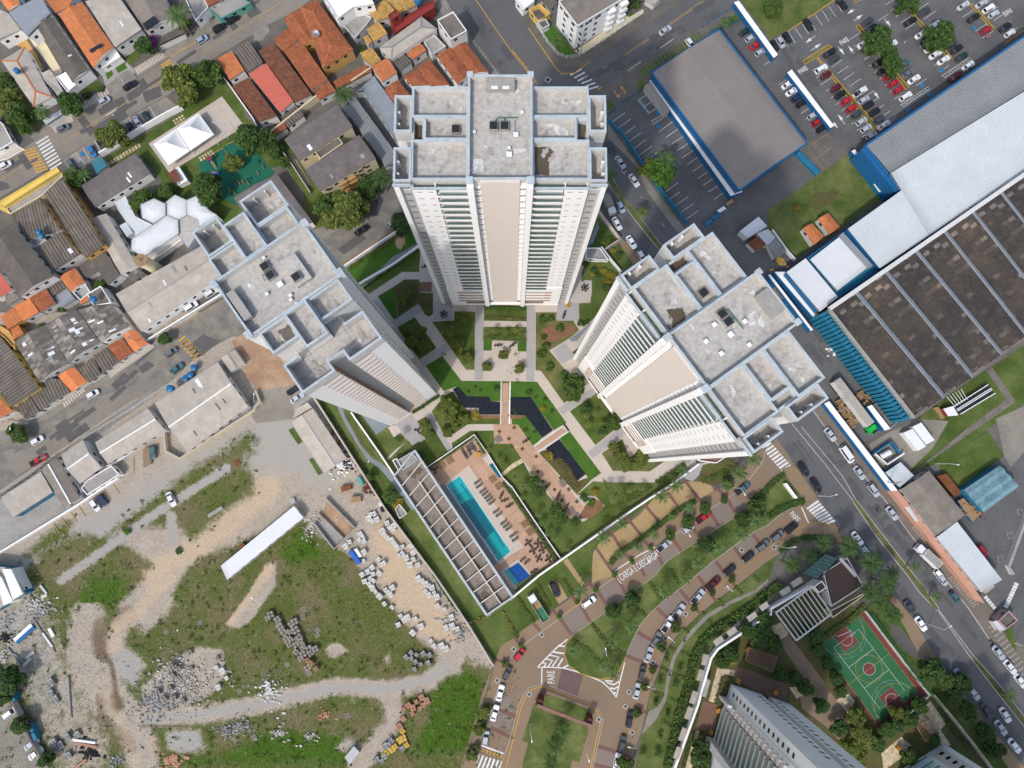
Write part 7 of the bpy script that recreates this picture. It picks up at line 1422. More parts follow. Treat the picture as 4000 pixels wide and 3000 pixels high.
def plant(var,x,y,s,label,cat='tree',group=None,z=0.0,top=None,rz=None,name=None):
    """x,y is the crown's centre as seen; top = crown height above ground so that the foot lands right"""
    src=TREES[var]; hh=(top if top is not None else 3.0)*s; p=W(x,y,hh+z); sc_=(s,s,s*rnd.uniform(.92,1.08)); rz=rnd.uniform(0,6.28) if rz is None else rz
    if var not in USED: USED.add(var); o=src; o.location=(p.x,p.y,z); o.rotation_euler=(0,0,rz); o.scale=sc_
    else: o=dup(src,(p.x,p.y,z),rz,sc_)
    if name: o.name=name
    return tag(o,label,cat,group)
make_tree('bA',1,Kn,14,260,.24); make_tree('bB',2,'leaf',16,240,.24,1.15); make_tree('bC',3,Jl,15,230,.24,1.1); make_tree('bD',4,'leaf_bright',9,200,.22,.9)
make_tree('sp',5,'leaf',8,70,.2,1.0)
make_palm('pA',6); make_palm('pB',7,12,2.4,4.5); make_palm('pY',8,11,2.2,4.0,Jl); make_palm('pD',9,17,3.0,6.5,Kn,.9)
def shrub(var,seed,lm,n=420,size=.2):
    r=D.objects.new('shrub',None); COL.objects.link(r); cm=MB(); r2=random.Random(seed)
    for k in range(5): a=k*1.3; blob_leaves(cm,(.45*math.cos(a)*(k>0),.45*math.sin(a)*(k>0),.55),.62,.62,.5,n//5,size,r2)
    cm.build('foliage',lm,r); mb=MB(); mb.tube([(0,0,0),(0,0,.5)],.05,5); mb.build('stem','bark',r); TREES[var]=r
shrub('sG',11,'leaf'); shrub('sD',12,Kn); shrub('sY',14,'leaf_yellow'); shrub('sB',15,'leaf_bright'); shrub('sR',16,'blossom')
def many(c,r,var,where,pts,cat='tree',group=None,top=None,z=0.0,name=None,kindname=None,word='from the left'):
    tile(c,r)
    for i,(x,y,s) in enumerate(pts):
        plant(var,x,y,s,'%s, %s %s %s'%(kindname,ORD[i] if i<14 else 'number %d'%(i+1),word,where),cat,group,z,top,None,name)
T=lambda c,r,var,x,y,s,label,**k:(tile(c,r),plant(var,x,y,s,label,**k))
T(0,0,'bC',1540,690,2.6,'large olive green tree left of the pair over the yellow hump'); T(0,0,'bB',1760,620,2.2,'large green tree right of the pair beside the small square orange roof'); T(0,0,'bC',1600,830,1.4,'smaller tree at the foot of the large pair')
T(0,0,'bC',955,1160,2.2,'olive tree standing among the school parking bays'); T(0,0,'bA',598,880,1.9,'round dense dark tree on the cream banded sidewalk'); T(0,0,'bA',1245,385,1.6,'round dark garden tree with purple blossom above it')
T(0,0,'sR',1205,255,2.4,'purple flowering bush behind the round garden tree',cat='bush',name='flowering_bush'); T(0,0,'pA',1530,120,2.1,'tall palm in the narrow garden at the top edge',cat='palm',top=5); T(0,0,'bB',1600,210,1.0,'leafy bush under the tall palm at the top edge',cat='bush')
T(0,0,'bA',2150,1190,2.3,'dense tree at the right corner of the playground'); T(0,0,'bC',2000,1400,1.4,'small yellowish tree growing inside the green playground'); T(0,0,'bA',1790,1620,2.4,'dense round tree below the playground beside the white halls')
T(0,0,'bB',1440,1640,1.2,'small tree beside the white hexagon roof'); T(0,1,'bB',1230,50,1.5,'leafy tree directly above the free standing hexagon roof'); T(0,1,'bB',1180,110,1.0,'small bush like tree left of the hexagon roof',cat='bush')
T(0,0,'bB',640,1540,1.4,'palm like bush cluster beside the teal canopy',cat='bush'); T(0,0,'pA',720,1500,1.1,'small palm beside the teal canopy',cat='palm',top=5); T(0,0,'pB',620,1480,1.2,'small palm at the school gate',cat='palm',top=4.5)
T(0,0,'bB',150,1000,1.8,'overgrown green mass nearest the white porch roof'); T(0,0,'bC',60,860,1.7,'overgrown yellow green mass at the left edge'); T(0,0,'bB',200,1090,1.2,'overgrown bush by the pale sidewalk slab',cat='bush'); T(0,0,'bB',40,700,1.4,'upper overgrown mass at the left edge'); T(0,0,'pB',350,960,1.5,'dark palm behind the white porch roof',cat='palm',top=4.5)
T(0,0,'sD',695,775,1.3,'small dark shrub in the street garden',cat='bush'); T(0,0,'sG',820,720,1.2,'light shrub in the street garden',cat='bush')
T(1,0,'bA',50,1200,2.0,'dense dark tree right of the playground'); T(1,0,'bA',150,1290,1.3,'smaller dark tree beside the playground corner'); T(1,0,'bB',235,1405,.9,'small round tree on the lawn near the cream blocks'); T(1,0,'pD',760,820,1.5,'bushy palm at the end of the cream wall',cat='palm',top=6)
T(1,0,'sG',905,375,1.2,'green bush in the white walled yard',cat='bush'); T(1,0,'sD',670,670,1.5,'dark bush under the largest terracotta house',cat='bush')
T(1,0,'pD',1090,1540,1.5,'dark palm beside the tall tower and cream block',cat='palm',top=6); T(1,0,'bA',970,1600,1.7,'dark tree in front of the cream block')
T(1,1,'bC',760,150,3.0,'very wide olive tree spreading over the shaded cobbled street'); T(1,1,'bB',600,130,1.8,'green tree left of the very wide olive tree'); T(1,1,'bA',1255,265,1.8,'dark round tree over the pale blue parked car'); T(1,1,'bB',950,0,1.5,'tree in front of the lower cream block')
T(0,1,'bA',1415,1265,1.0,'small tree on the kerb beside the cobbled street'); T(0,1,'bB',880,810,1.0,'light green bush in the bare orange courtyard',cat='bush'); T(0,2,'bB',170,430,1.2,'bushy tree at the left sidewalk by the street lamp'); T(0,2,'bB',95,400,.9,'smaller bush at the left sidewalk',cat='bush'); T(0,1,'sB',300,1150,1.3,'dark green bush in the small white courtyard',cat='bush'); T(0,1,'sG',480,990,1.2,'green bush beside the striped lean-to',cat='bush')
T(2,0,'pA',395,340,1.3,'palm inside the curved white fence garden',cat='palm',top=5); T(2,0,'bB',1045,30,.9,'hedge bush beside the white apartment block',cat='bush'); T(2,0,'pB',1850,190,1.1,'pale young palm in the blue edged lawn',cat='palm',top=4.5)
T(2,0,'pA',1335,1370,1.8,'palm beside the rounded bright green tree in the office car park',cat='palm',top=5); T(2,0,'bD',1280,1500,2.5,'rounded bright green tree in the office car park'); T(2,0,'bC',1190,1450,1.5,'yellow green tree at the blue wall of the office car park')
T(2,0,'pB',862,1500,1.1,'small palm on the avenue median near the tallest tower',cat='palm',top=4.5); T(2,1,'pY',1120,165,1.4,'yellow green palm on the avenue median between the towers',cat='palm',top=4.2)
T(3,0,'bA',970,330,2.3,'upper of the three joined car park trees'); T(3,0,'bA',1060,440,1.5,'middle of the three joined car park trees'); T(3,0,'bA',1095,550,1.8,'lowest of the three joined car park trees'); T(3,0,'bA',1515,290,2.4,'single round tree on the car park median'); T(3,0,'bA',1220,20,1.9,'car park tree cut by the top edge'); T(3,0,'bB',60,50,1.6,'low tree on the upper lawn at the top edge')
T(3,1,'sY',280,108,1.0,'small yellow bush on the fenced lawn',cat='bush')
many(3,2,'pD','under the glass roofed pavilion',[(205,1560,1.25),(355,1480,1.1),(480,1370,1.25)],'palm','dark palms by the pavilion',6.0,kindname='dark palm')
many(3,2,'pD','by the avenue near the pavilion',[(700,1400,1.5),(900,1540,1.6),(1080,1630,1.0)],'palm','dark palms by the avenue',6.0,kindname='tall dark palm')
many(3,3,'pD','along the brown roofed building',[(870,130,1.5),(940,210,1.3),(1030,60,1.5),(1050,320,1.3),(1110,340,1.0)],'palm','dark palms by the brown roofed building',6.0,kindname='dark palm')
many(3,3,'bA','between the court and the avenue',[(1440,830,1.8),(1540,910,1.3),(1690,930,1.3),(1620,1050,1.3),(1740,1170,1.3),(1900,1370,1.4),(1970,1500,1.4)],'tree','dark trees between the court and the avenue',kindname='dark tree',word='from the top')
many(3,3,'pB','on the lower avenue median',[(1460,185,.9),(2105,1035,1.1)],'palm','small median palms',4.5,kindname='small palm'); T(3,2,'pB',1270,1580,1.0,'small palm on the avenue median beside the white truck',cat='palm',top=4.5)
many(3,3,'bA','along the left side of the sports court',[(420,520,1.1),(330,500,.9),(440,650,1.0),(520,760,1.0),(590,880,1.0),(640,1000,.9)],'tree','dark garden trees left of the court',kindname='garden tree')
many(3,3,'bA','left of the brick walk',[(60,590,1.2),(110,850,1.1),(230,880,.9),(330,970,1.2)],'tree','dark garden trees left of the brick walk',kindname='garden tree')
many(3,3,'bC','on the lower garden by the court',[(750,1210,1.1),(790,1280,1.1),(780,1380,1.3),(850,1410,1.3),(720,1480,1.2),(800,1590,1.2),(1120,1190,1.0)],'tree','olive garden trees below the court',kindname='olive garden tree')
many(3,3,'bA','below the court end wall',[(1040,1330,1.2),(1130,1290,1.1),(1240,1230,1.2),(1320,1130,1.2),(960,1460,1.1),(1230,1560,1.2),(1440,1420,1.0)],'tree','dark trees below the court',kindname='dark leafy tree')
T(3,3,'bA',467,1125,1.15,'round clipped tree in the upper square planter',z=.6); T(3,3,'bA',625,1320,1.25,'round clipped tree in the lower square planter',z=.6)
many(2,3,'bA','in the garden beside the wooden deck',[(1900,680,1.2),(1830,740,1.1),(2150,560,1.3),(2180,470,1.2),(2060,480,1.2),(2190,380,1.1)],'tree','trees by the wooden deck',kindname='leafy tree'); T(2,3,'sY',1925,755,1.6,'yellow agave like bush by the stone path',cat='bush')
T(2,3,'bA',1640,1590,1.7,'feathery dark clump below the long stone path',cat='bush'); T(2,3,'bA',1650,1480,1.3,'upper feathery dark clump beside the brown tower',cat='bush')
G3='palms on the private drive'
many(2,2,'pA','along the drop off forecourt edge',[(790,1320,1.15),(950,1200,.95),(1295,970,1.1),(1415,880,1.1),(1475,740,1.0)],'palm',G3,5.0,kindname='palm')
many(2,2,'pB','inside the long forecourt hedge',[(935,1475,.9),(1090,1410,.85),(1230,1300,.95),(1540,1065,1.05),(1385,1150,.7)],'palm',G3,4.5,kindname='young palm')
many(2,2,'pA','on the bend beside the garden tower',[(1965,770,1.3),(2090,650,1.2),(1860,870,.9)],'palm',G3,5.0,kindname='palm')
many(2,2,'pA','on the long planted island',[(1620,1540,1.15),(1800,1400,1.15),(1980,1300,1.1),(2130,1180,1.3)],'palm',G3,5.0,kindname='palm'); T(2,2,'bA',1690,1390,1.3,'dark round tree on the long planted island'); T(2,2,'bA',2010,1170,1.2,'dark round tree at the wide end of the planted island'); T(2,2,'bB',2110,1090,1.3,'leafy tree near the hedge of the planted island')
many(2,3,'pA','on the rounded end of the island',[(1500,20,1.0),(1325,130,1.1),(1030,440,1.0),(880,575,1.0),(590,130,1.1),(530,640,.8),(800,780,.9),(880,850,.9)],'palm',G3,5.0,kindname='palm'); T(2,3,'bA',1040,210,1.25,'dark tree in the middle of the planted island'); T(2,3,'bA',880,310,1.15,'dark tree beside the upper lane of the island')
many(2,3,'pD','on the portal lawn',[(440,1320,.95),(360,1475,1.1),(330,1620,1.1)],'palm','palms on the portal lawn',6.0,kindname='dark palm',word='from the top')
many(2,3,'bD','in the kerb tree pits of the upper lane',[(405,352,.5),(565,225,.5),(727,112,.55),(72,600,.5)],'tree',Xa,kindname='small bright tree'); many(2,2,'bD','in the pits below the delivery bay',[(885,1645,.5),(1200,1415,.45),(1040,1530,.45)],'tree',Xa,kindname='small bright tree')
many(2,2,'bB','in the kerb pits of the delivery lane',[(1535,1190,.95),(1360,1310,.75),(1680,1070,.85),(1870,860,.8),(1840,1000,.55)],'tree',Xa,kindname='leafy kerb tree')
many(2,3,'bB','in the kerb pits of the lower drive',[(1420,440,.75),(1570,275,.5),(1290,620,.7),(1215,810,.5),(1145,955,.55),(1090,1190,.6),(980,1620,1.1),(1730,150,.4),(1895,30,.5)],'tree',Xa,kindname='young kerb tree')
many(1,3,'bC','on the pavement beside the rough lot',[(1960,1190,.9),(1930,1320,.9),(1860,1560,.8),(2150,760,.5),(2015,1135,.45),(1965,1295,.45),(1900,1490,.5)],'tree','small trees beside the rough lot',kindname='olive pavement tree')
many(2,3,'sp','on the mossy verge of the lower drive',[(1250,1100,.5),(1350,1200,.5),(1410,940,.5),(1240,1090,.4),(1280,905,.5),(1340,710,.5),(1450,800,.5),(1280,1380,.5),(1260,1540,.6),(1130,1530,.5)],'tree','thin young trees on the verge',kindname='thin young tree')
many(1,2,'bC','by the dark ponds',[(1670,280,.95),(1800,300,.8),(1730,355,.8),(1650,410,.8),(1465,370,.9),(1480,430,.8),(1640,150,.9),(1700,210,.9)],'bush','round bushes by the ponds',kindname='round bush',name='round_bush')
T(1,2,'sY',1890,260,1.5,'yellowish spiky bush left of the wide pond',cat='bush'); T(1,2,'pY',1560,230,.6,'small yellow palm beside the grey path',cat='palm',top=4); T(1,2,'pD',1240,475,.65,'spiky dark plant on the tower forecourt lawn',cat='plant',top=6)
many(2,2,'bC','in the bed under the garden tower',[(925,610,.95),(995,695,.95),(1100,680,.9),(1120,620,1.0),(880,540,.7)],'bush','round bushes under the garden tower',kindname='round clipped bush',name='round_bush')
many(2,2,'pY','in the square bed beside the garden tower',[(640,265,.75),(725,255,.7),(660,350,.75),(780,350,.7)],'palm','pale palms in the square bed',4.0,kindname='pale palm'); T(2,2,'bA',640,215,.9,'dark bush in the square bed',cat='bush'); T(2,2,'bA',790,395,.8,'dark lower bush in the square bed',cat='bush'); T(2,1,'bB',560,1640,1.2,'leafy bush at the corner of the planted triangle',cat='bush'); T(2,2,'bB',520,55,1.6,'wide leafy bush filling the corner bed by the grey path',cat='bush'); T(2,2,'bB',870,330,1.2,'leafy bush at the foot of the garden tower',cat='bush')
many(2,2,'pY','on the lawn below the bent cream path',[(830,900,.8),(920,900,.9),(1010,910,.7),(1130,900,.7),(890,990,.8),(965,980,.7)],'palm','pale palms below the bent path',4.0,kindname='pale palm')
many(2,2,'pB','on the long lawn beside the pool hedge',[(100,880,.7),(95,980,.5),(230,1120,.7),(260,1200,.6),(310,1290,.6),(370,1330,.7),(480,1420,.6),(400,1040,.7),(170,770,.5)],'palm','slender palms on the long lawn',4.5,kindname='slender palm')
many(2,2,'bB','in the hedge strip beside the long lawn',[(200,850,.9),(235,920,.9),(390,1090,1.0),(420,1160,.9),(540,1190,.7)],'bush','leafy hedge bushes on the long lawn',kindname='leafy bush')
T(2,2,'sY',325,620,1.2,'yellow bush at the corner of the wooden plaza',cat='bush'); T(2,2,'sY',725,930,1.1,'yellow green bush at the end of the cream path',cat='bush'); T(2,2,'sB',690,1030,1.1,'bright bush beside the brown mulch',cat='bush'); T(2,2,'sY',275,205,.9,'yellow bush on the bright lawn by the pond',cat='bush')
many(1,2,'pY','beside the pool wall',[(2090,650,.6),(2140,700,.6),(2010,570,.5)],'palm','pale palms beside the pool wall',4.0,kindname='pale palm')
many(2,2,'sG','on the bright pond lawns',[(120,390,.6),(200,410,.5),(205,110,.5),(345,230,.6),(285,130,.6),(150,65,.9)],'bush','small shrubs on the pond lawns',kindname='small shrub'); many(1,2,'sG','on the bright lawn left of the bridge',[(1830,60,.5),(1940,45,.5),(2080,30,.9),(1890,20,.5)],'bush','small shrubs on the pond lawns',kindname='small shrub')
many(1,1,'bC','in the shaded courtyard beds',[(1285,1200,.6),(1350,1300,1.0),(1450,1330,.9),(1270,930,.9),(1330,850,.9),(1480,1010,.7),(1420,1200,.8),(1780,1080,.8),(1650,1200,1.1),(1740,1320,1.0),(1810,1430,.9)],'bush','bushes in the shaded courtyard beds',kindname='shaded bush',name='round_bush')
many(2,1,'sG','in the planted triangle',[(270,1080,1.2),(340,1080,1.0),(300,1320,1.2),(260,1380,1.4),(330,1500,1.3),(460,1570,1.3),(420,1160,1.2),(280,1240,.9)],'bush','shrubs in the planted triangle',kindname='garden shrub')
many(2,1,'sY','along the tower garden wall',[(700,680,1.0),(800,660,1.1),(860,690,1.1),(890,710,1.0),(780,600,.9),(840,760,1.0),(880,490,.9)],'bush','yellow shrubs along the tower garden wall',kindname='yellow shrub'); many(2,1,'sG','beside the tower garden wall',[(720,660,1.1),(760,700,.9),(830,800,1.2),(600,1120,1.0),(650,1110,.8),(850,390,1.3),(940,520,1.2),(640,600,.9)],'bush','green shrubs beside the tower garden wall',kindname='green shrub')
many(1,1,'pY','on the middle courtyard bed',[(2060,1190,.7),(2150,1215,.7)],'palm','pale palms on the courtyard bed',4.0,kindname='pale palm'); many(2,1,'pY','on the middle courtyard bed by the path',[(30,1190,.7),(75,1240,.7)],'palm','pale palms on the courtyard bed',4.0,kindname='pale palm')
T(1,1,'bC',2140,1405,.7,'left clipped bush in a square planter on the cream plaza',cat='bush'); T(1,1,'bC',1995,1508,.7,'lower clipped bush in a square planter on the cream plaza',cat='bush'); T(2,1,'bC',70,1520,.75,'clipped bush on the right side of the cream plaza',cat='bush')
T(1,2,'bB',1170,970,1.1,'small tree beside the boundary wall left of the pool pavilion'); T(1,2,'sY',1205,1040,1.7,'yellow bush above the grey slab roof',cat='bush'); T(1,2,'bA',990,800,.7,'dark bush along the boundary wall',cat='bush')
T(0,3,'bA',160,1300,1.3,'small dark tree in the yard at the bottom left'); T(0,3,'bA',60,920,1.9,'dark tree by the blue fence at the left edge'); T(0,3,'bB',30,1060,1.2,'green bush by the blue fence',cat='bush'); T(0,3,'bA',390,1590,1.1,'dark bush beside the long wall in the bottom left',cat='bush')
T(0,2,'sB',1060,1280,1.0,'weedy bush beside the fallen pole on the lot',cat='bush'); T(0,2,'sG',1510,1450,1.0,'dark green bush on the sandy part of the lot',cat='bush')
HN={'n':0}
def hedge(line,wd,ht,lm,label,world=False,dens=26,size=.17):
    HN['n']+=1; r2=random.Random(100+HN['n']); L=P2(line,ht*.6); mb=MB()
    for a,b in zip(L[:-1],L[1:]):
        d=(b-a).length; n=int(d*wd*dens)
        for _ in range(n):
            q=a+(b-a)*r2.random(); u=(b-a).normalized(); nn=Vector((-u.y,u.x,0)); q=q+nn*r2.uniform(-.5,.5)*wd*r2.uniform(.7,1.1); z=ht*r2.uniform(.25,1.05); v=Vector((r2.gauss(0,1),r2.gauss(0,1),r2.gauss(0,.4))).normalized(); w_=v.cross(Vector((r2.gauss(0,.5),r2.gauss(0,.5),1))).normalized(); k=size*r2.uniform(.6,1.5)
            q=Vector((q.x,q.y,z)); mb.face([q-v*k,q+w_*k*.6,q+v*k,q-w_*k*.6])
    p=L[0]; r=root('hedge',(p.x,p.y,0),label,'hedge'); part(mb,'foliage',lm,r)
    mb=MB(); a_,b_=strip_pts(L,wd*.6)
    for i in range(len(L)-1): mb.prism([b_[i],b_[i+1],a_[i+1],a_[i]],0,ht*.55)
    part(mb,'stems',Kn,r); return r
hedge([(2,2,850,1560),(2,2,900,1480),(2,2,1100,1350),(2,2,1270,1220),(2,2,1440,1090),(2,2,1590,1005)],1.9,1.3,'leaf','long curved hedge between forecourt and delivery lane')
hedge([(2,3,690,415),(2,3,800,560),(2,3,980,700)],1.4,.7,Jl,'hedge crossing the rounded island end, upper one'); hedge([(2,3,525,550),(2,3,660,650),(2,3,780,790)],1.3,.7,Jl,'hedge crossing the rounded island end, lower one'); hedge([(2,3,1190,60),(2,3,1290,200)],1.2,.7,Jl,'short hedge across the middle of the island'); hedge([(2,3,1060,260),(2,3,1160,350)],1.1,.7,Jl,'short hedge beside the island dark trees'); hedge([(2,2,1380,1600),(2,3,1440,80)],1.2,.7,Jl,'short hedge near the delivery letters')
for a,b,lb in (((45,180),(190,400),'left hedge of the delivery yard'),((215,60),(330,270),'hedge between green load truck and black car'),((440,20),(530,170),'hedge right of the black car drive'),((0,440),(50,540),'hedge at the end of the small lot')): hedge([(2,3,*a),(2,3,*b)],1.1,.7,Jl,lb)
for i,(a,b) in enumerate((((1290,790),(1350,830)),((1390,850),(1510,890)),((1350,610),(1410,640)),((1460,660),(1550,695)),((1230,1005),(1310,1040)),((1360,1060),(1460,1100)),((1470,450),(1530,490)),((1290,1250),(1390,1310)),((1690,380),(1760,450)),((1640,310),(1670,340)),((1780,200),(1830,260)),((1930,90),(1990,160)),((2090,0),(2140,50)))): hedge([(2,3,*a),(2,3,*b)],1.1,.6,Jl,'short cross hedge on the mossy verge, %s in order'%ORD[i])
hedge([(2,3,1340,1659),(2,3,1400,1400),(2,3,1440,1200),(2,3,1520,950),(2,3,1570,720),(2,3,1640,570),(2,3,1800,430),(2,3,1980,330),(2,3,2150,200),(2,3,2300,80),(3,3,100,60)],2.6,1.5,'leaf','long leafy planting band outside the white compound wall',dens=22,size=.3)
hedge([(2,3,1480,1659),(2,3,1540,1380),(2,3,1600,1180),(2,3,1640,1060)],.8,1.0,'leaf','thin creeping hedge inside the white compound wall')
hedge([(2,3,1830,880),(2,3,1790,1020),(2,3,1770,1110)],1.8,.8,'leaf_brown','brown ornamental bed at the corner of the brown tower'); hedge([(2,3,1830,880),(2,3,1890,890),(2,3,1860,960)],1.2,.8,'leaf_brown','brown ornamental bed beside the red paved terrace')
hedge([(3,3,430,590),(3,3,560,480),(3,3,700,390),(3,3,840,260)],1.9,1.3,Jl,'yellow green hedge behind the court');
hedge([(3,2,-10,900),(3,2,80,820),(3,2,140,780)],1.8,1.2,'leaf','upper hedge at the island tip'); hedge([(3,2,0,1150),(3,2,120,1080),(3,2,230,1030),(3,2,320,1010)],2.2,1.3,'leaf','lower hedge at the island tip'); hedge([(2,2,2080,1010),(2,2,2140,960),(2,2,2212,920)],2.2,1.3,'leaf','hedge at the wide end of the island'); hedge([(3,2,100,1450),(3,2,200,1360),(3,2,330,1325),(3,2,470,1330)],2.2,.5,Kn,'low dark planting under the palms by the pavilion')
hedge([(1,2,560,160),(1,2,700,360),(1,2,850,620),(1,2,1000,820),(1,2,1130,1060),(1,2,1330,1330),(1,2,1520,1620),(1,3,1700,250),(1,3,1840,390)],1.0,.8,Kn,'dark shrubs along the lot boundary wall',dens=14,size=.3)
hedge([(1,2,850,260),(1,2,930,400),(1,2,1060,570)],1.0,.8,Jl,'planting inside the white garden wall'); hedge([(1,1,800,660),(1,1,980,540),(1,1,1200,400)],1.2,.9,Jl,'planting along the street side garden wall'); hedge([(1,1,930,830),(1,1,1150,670),(1,1,1400,500)],.9,.8,Kn,'planting inside the shaded garden wall')
hedge([(1,2,1350,250),(1,2,1430,200),(1,2,1580,100)],1.2,1.1,'leaf','clipped hedge at the foot of the street tower'); hedge([(1,2,1270,620),(1,2,1400,590),(1,2,1460,640)],1.8,1.3,Kn,'dark hedge behind the pool pavilion head'); hedge([(1,2,1490,720),(1,2,1700,590),(1,2,1880,460)],.7,.9,Jl,'hedge along the upper pool wall'); hedge([(1,2,1900,470),(1,2,1975,600)],1.1,.8,Jl,'short hedge in the pool corner')
hedge([(1,2,2130,850),(2,2,0,960),(2,2,160,1200),(2,2,380,1520)],1.1,.9,Jl,'long hedge between pool deck and long lawn'); hedge([(2,2,380,650),(2,2,450,700),(2,2,530,860),(2,2,570,900)],2.6,.8,'leaf_brown','brown grass bed beside the lowest pond'); hedge([(2,2,900,1040),(2,2,1100,950),(2,2,1200,880)],2.0,.6,Jl,'olive grass bed below the bent cream path'); hedge([(2,2,1250,860),(2,2,1400,760),(2,2,1500,700)],2.2,.8,Jl,'grass bed under the forecourt wall')
hedge([(2,2,1640,840),(2,2,1780,790),(2,2,1900,720)],1.8,.8,Jl,'planting at the garden tower bend'); hedge([(2,2,600,960),(2,2,650,1010)],2.4,.8,Kn,'dark bed at the end of the wooden plaza'); hedge([(1,1,1980,1000),(2,1,120,1010)],1.2,.7,'leaf','planting at the foot of the tallest tower'); hedge([(1,1,1980,1080),(2,1,120,1095)],.8,.6,'leaf_brown','brown edge planting at the foot of the tallest tower'); hedge([(1,1,1970,1260),(1,1,2212,1240),(2,1,120,1290)],1.6,.8,Jl,'middle planting strip of the cream plaza')
hedge([(1,3,1870,400),(1,3,1940,370),(1,3,2080,290)],.9,.7,'leaf_yellow','yellow hedge at the tip of the pool pavilion'); hedge([(1,3,2130,300),(1,3,2212,460)],.9,.6,'leaf_yellow','yellow hedge across the small lot'); hedge([(3,3,900,320),(3,3,1010,480),(3,3,1150,680),(3,3,1260,880)],1.0,.9,Kn,'climbing hedge along the court green net'); hedge([(3,3,1480,1150),(3,3,1600,1330),(3,3,1750,1500)],1.5,.9,Kn,'planting beside the stone topped wall')
# ======================= WALLS, FENCES, LAMPS, FURNITURE, YARD GOODS =======================
WL=wall
WL(Jj,[(1,2,470,60),(1,2,560,190),(1,2,1130,1080),(1,2,1560,1659),(1,3,1840,412),(1,3,2056,765)],2.2,.3,Jq,'long beige wall between the vacant lot and the gardens',cap=Jy)
WL(Jj,[(0,2,10,1462),(0,2,700,1040),(0,2,1040,812)],1.6,.35,Ja,'white wall between grey yard and vacant lot',cap=Ja)
WL(Jj,[(0,2,1440,425),(0,2,1455,580),(0,2,1575,645),(0,2,1640,600),(0,2,2212,228),(1,2,10,200),(1,2,50,160),(1,2,10,60)],1.8,.3,Jr,'cream wall with an angled white end beside the gravel drive',cap=Jy)
WL(Jj,[(0,2,870,730),(0,2,1000,690),(0,2,1430,405)],1.2,.25,Jb,'low pale wall in front of the long tan roof',cap=Ja)
WL('garden_wall',[(1,1,775,652),(1,1,1000,500),(1,1,1240,345)],2.0,.3,Ja,'white wall along the shaded cobbled street',cap=Ja)
WL('garden_wall',[(1,1,900,805),(1,1,1170,650),(1,1,1415,478)],1.8,.4,Ja,'white stepped wall beside the curved blue grey path',cap=Ja)
WL('garden_wall',[(1,2,832,250),(1,2,1062,578),(1,2,1200,785)],1.8,.3,Ja,'white wall between street tower lawn and lower blue grey path',cap=Ja)
WL('pool_wall',[(1,2,1480,722),(1,2,1890,438),(1,2,2000,600),(1,2,2128,805),(2,2,0,890),(2,2,225,1225),(2,2,420,1508)],1.3,.15,Kw,'glass and white wall round the pool terrace',cap=Ja)
WL('front_wall',[(2,2,1600,692),(2,2,1350,880),(2,2,1180,985),(2,2,1030,1085),(2,2,420,1512),(2,2,230,1645),(2,3,0,178)],2.4,.35,Ja,'long white front wall between garden lawn and the drive',cap=Ja)
WL('garden_wall',[(2,1,748,180),(2,1,928,415),(2,1,805,500)],2.0,.25,Ja,'pale wall at the corner beside the tallest tower',cap='wall_salmon')
WL('garden_wall',[(2,1,765,490),(2,1,850,600),(2,1,935,700)],2.0,.25,Ja,'white wall between tower lawn and yellow verge',cap=Ja)
WL(Jj,[(0,0,892,1352),(0,0,1200,1160),(0,0,1470,1005),(0,0,1590,945)],2.6,.3,Ja,'white school wall behind the parking bays',cap=Ja)
WL(Jj,[(1,0,140,1195),(1,0,400,990),(1,0,550,870),(1,0,680,790)],3.4,.3,Jr,'cream wall above the mauve apartment roofs',cap=Jr); WL(Jj,[(1,0,840,745),(1,0,1005,635)],3.2,.3,Jr,'short cream wall over the pale metal roof',cap=Jr)
WL(Jj,[(0,1,1285,1292),(0,1,1600,1095),(0,1,1960,872)],1.6,.3,Jb,'pale wall along the strip with two white cars',cap=Ja)
WL(Jj,[(0,0,1845,560),(0,0,1990,745),(0,0,2212,1060),(1,0,60,1200)],2.2,.2,Ja,'white wall of the school lawn beside the brown roof',cap=Ja)
WL(Jj,[(1,0,180,1240),(1,0,330,1450),(1,0,480,1680)],1.8,.2,Jq,'grey wall of the narrow lawn beside the cream blocks',cap=Jq)
WL(Jj,[(0,3,-20,800),(0,3,60,930),(0,3,130,1040),(0,3,300,1390),(0,3,420,1600)],2.0,.4,Jq,'grey wall with blue sheets at the bottom left',cap=Jm)
WL(Jj,[(2,3,1370,1680),(2,3,1500,1330),(2,3,1590,1080),(2,3,1645,880),(2,3,1700,690),(2,3,1760,610),(2,3,2212,312),(3,3,0,268),(3,3,345,68)],2.6,.5,Ja,'angled white compound wall with beige sheds on it',cap=Ja)
WL('court_wall',[(3,3,822,292),(3,3,1100,660),(3,3,1378,1022),(3,3,1340,1050),(3,3,968,1338)],1.2,.35,Jq,'low grey wall round two sides of the court',cap=Jy)
WL(Jj,[(3,3,1400,1010),(3,3,1560,1200),(3,3,1750,1440),(3,3,1930,1680)],2.0,.4,Jb,'stone topped wall between court garden and trees',cap=Kc)
WL(Jj,[(3,1,20,340),(3,1,150,520),(3,1,220,600)],1.8,.25,Ja,'white wall at the left edge of the fenced lawn',cap=Ja)
WL(Jj,[(3,2,2300,980),(3,2,2212,1130),(3,2,2050,1570),(3,2,2090,1640)],1.6,.7,Jb,'pale kerb like wall at the right edge',cap=Jc)
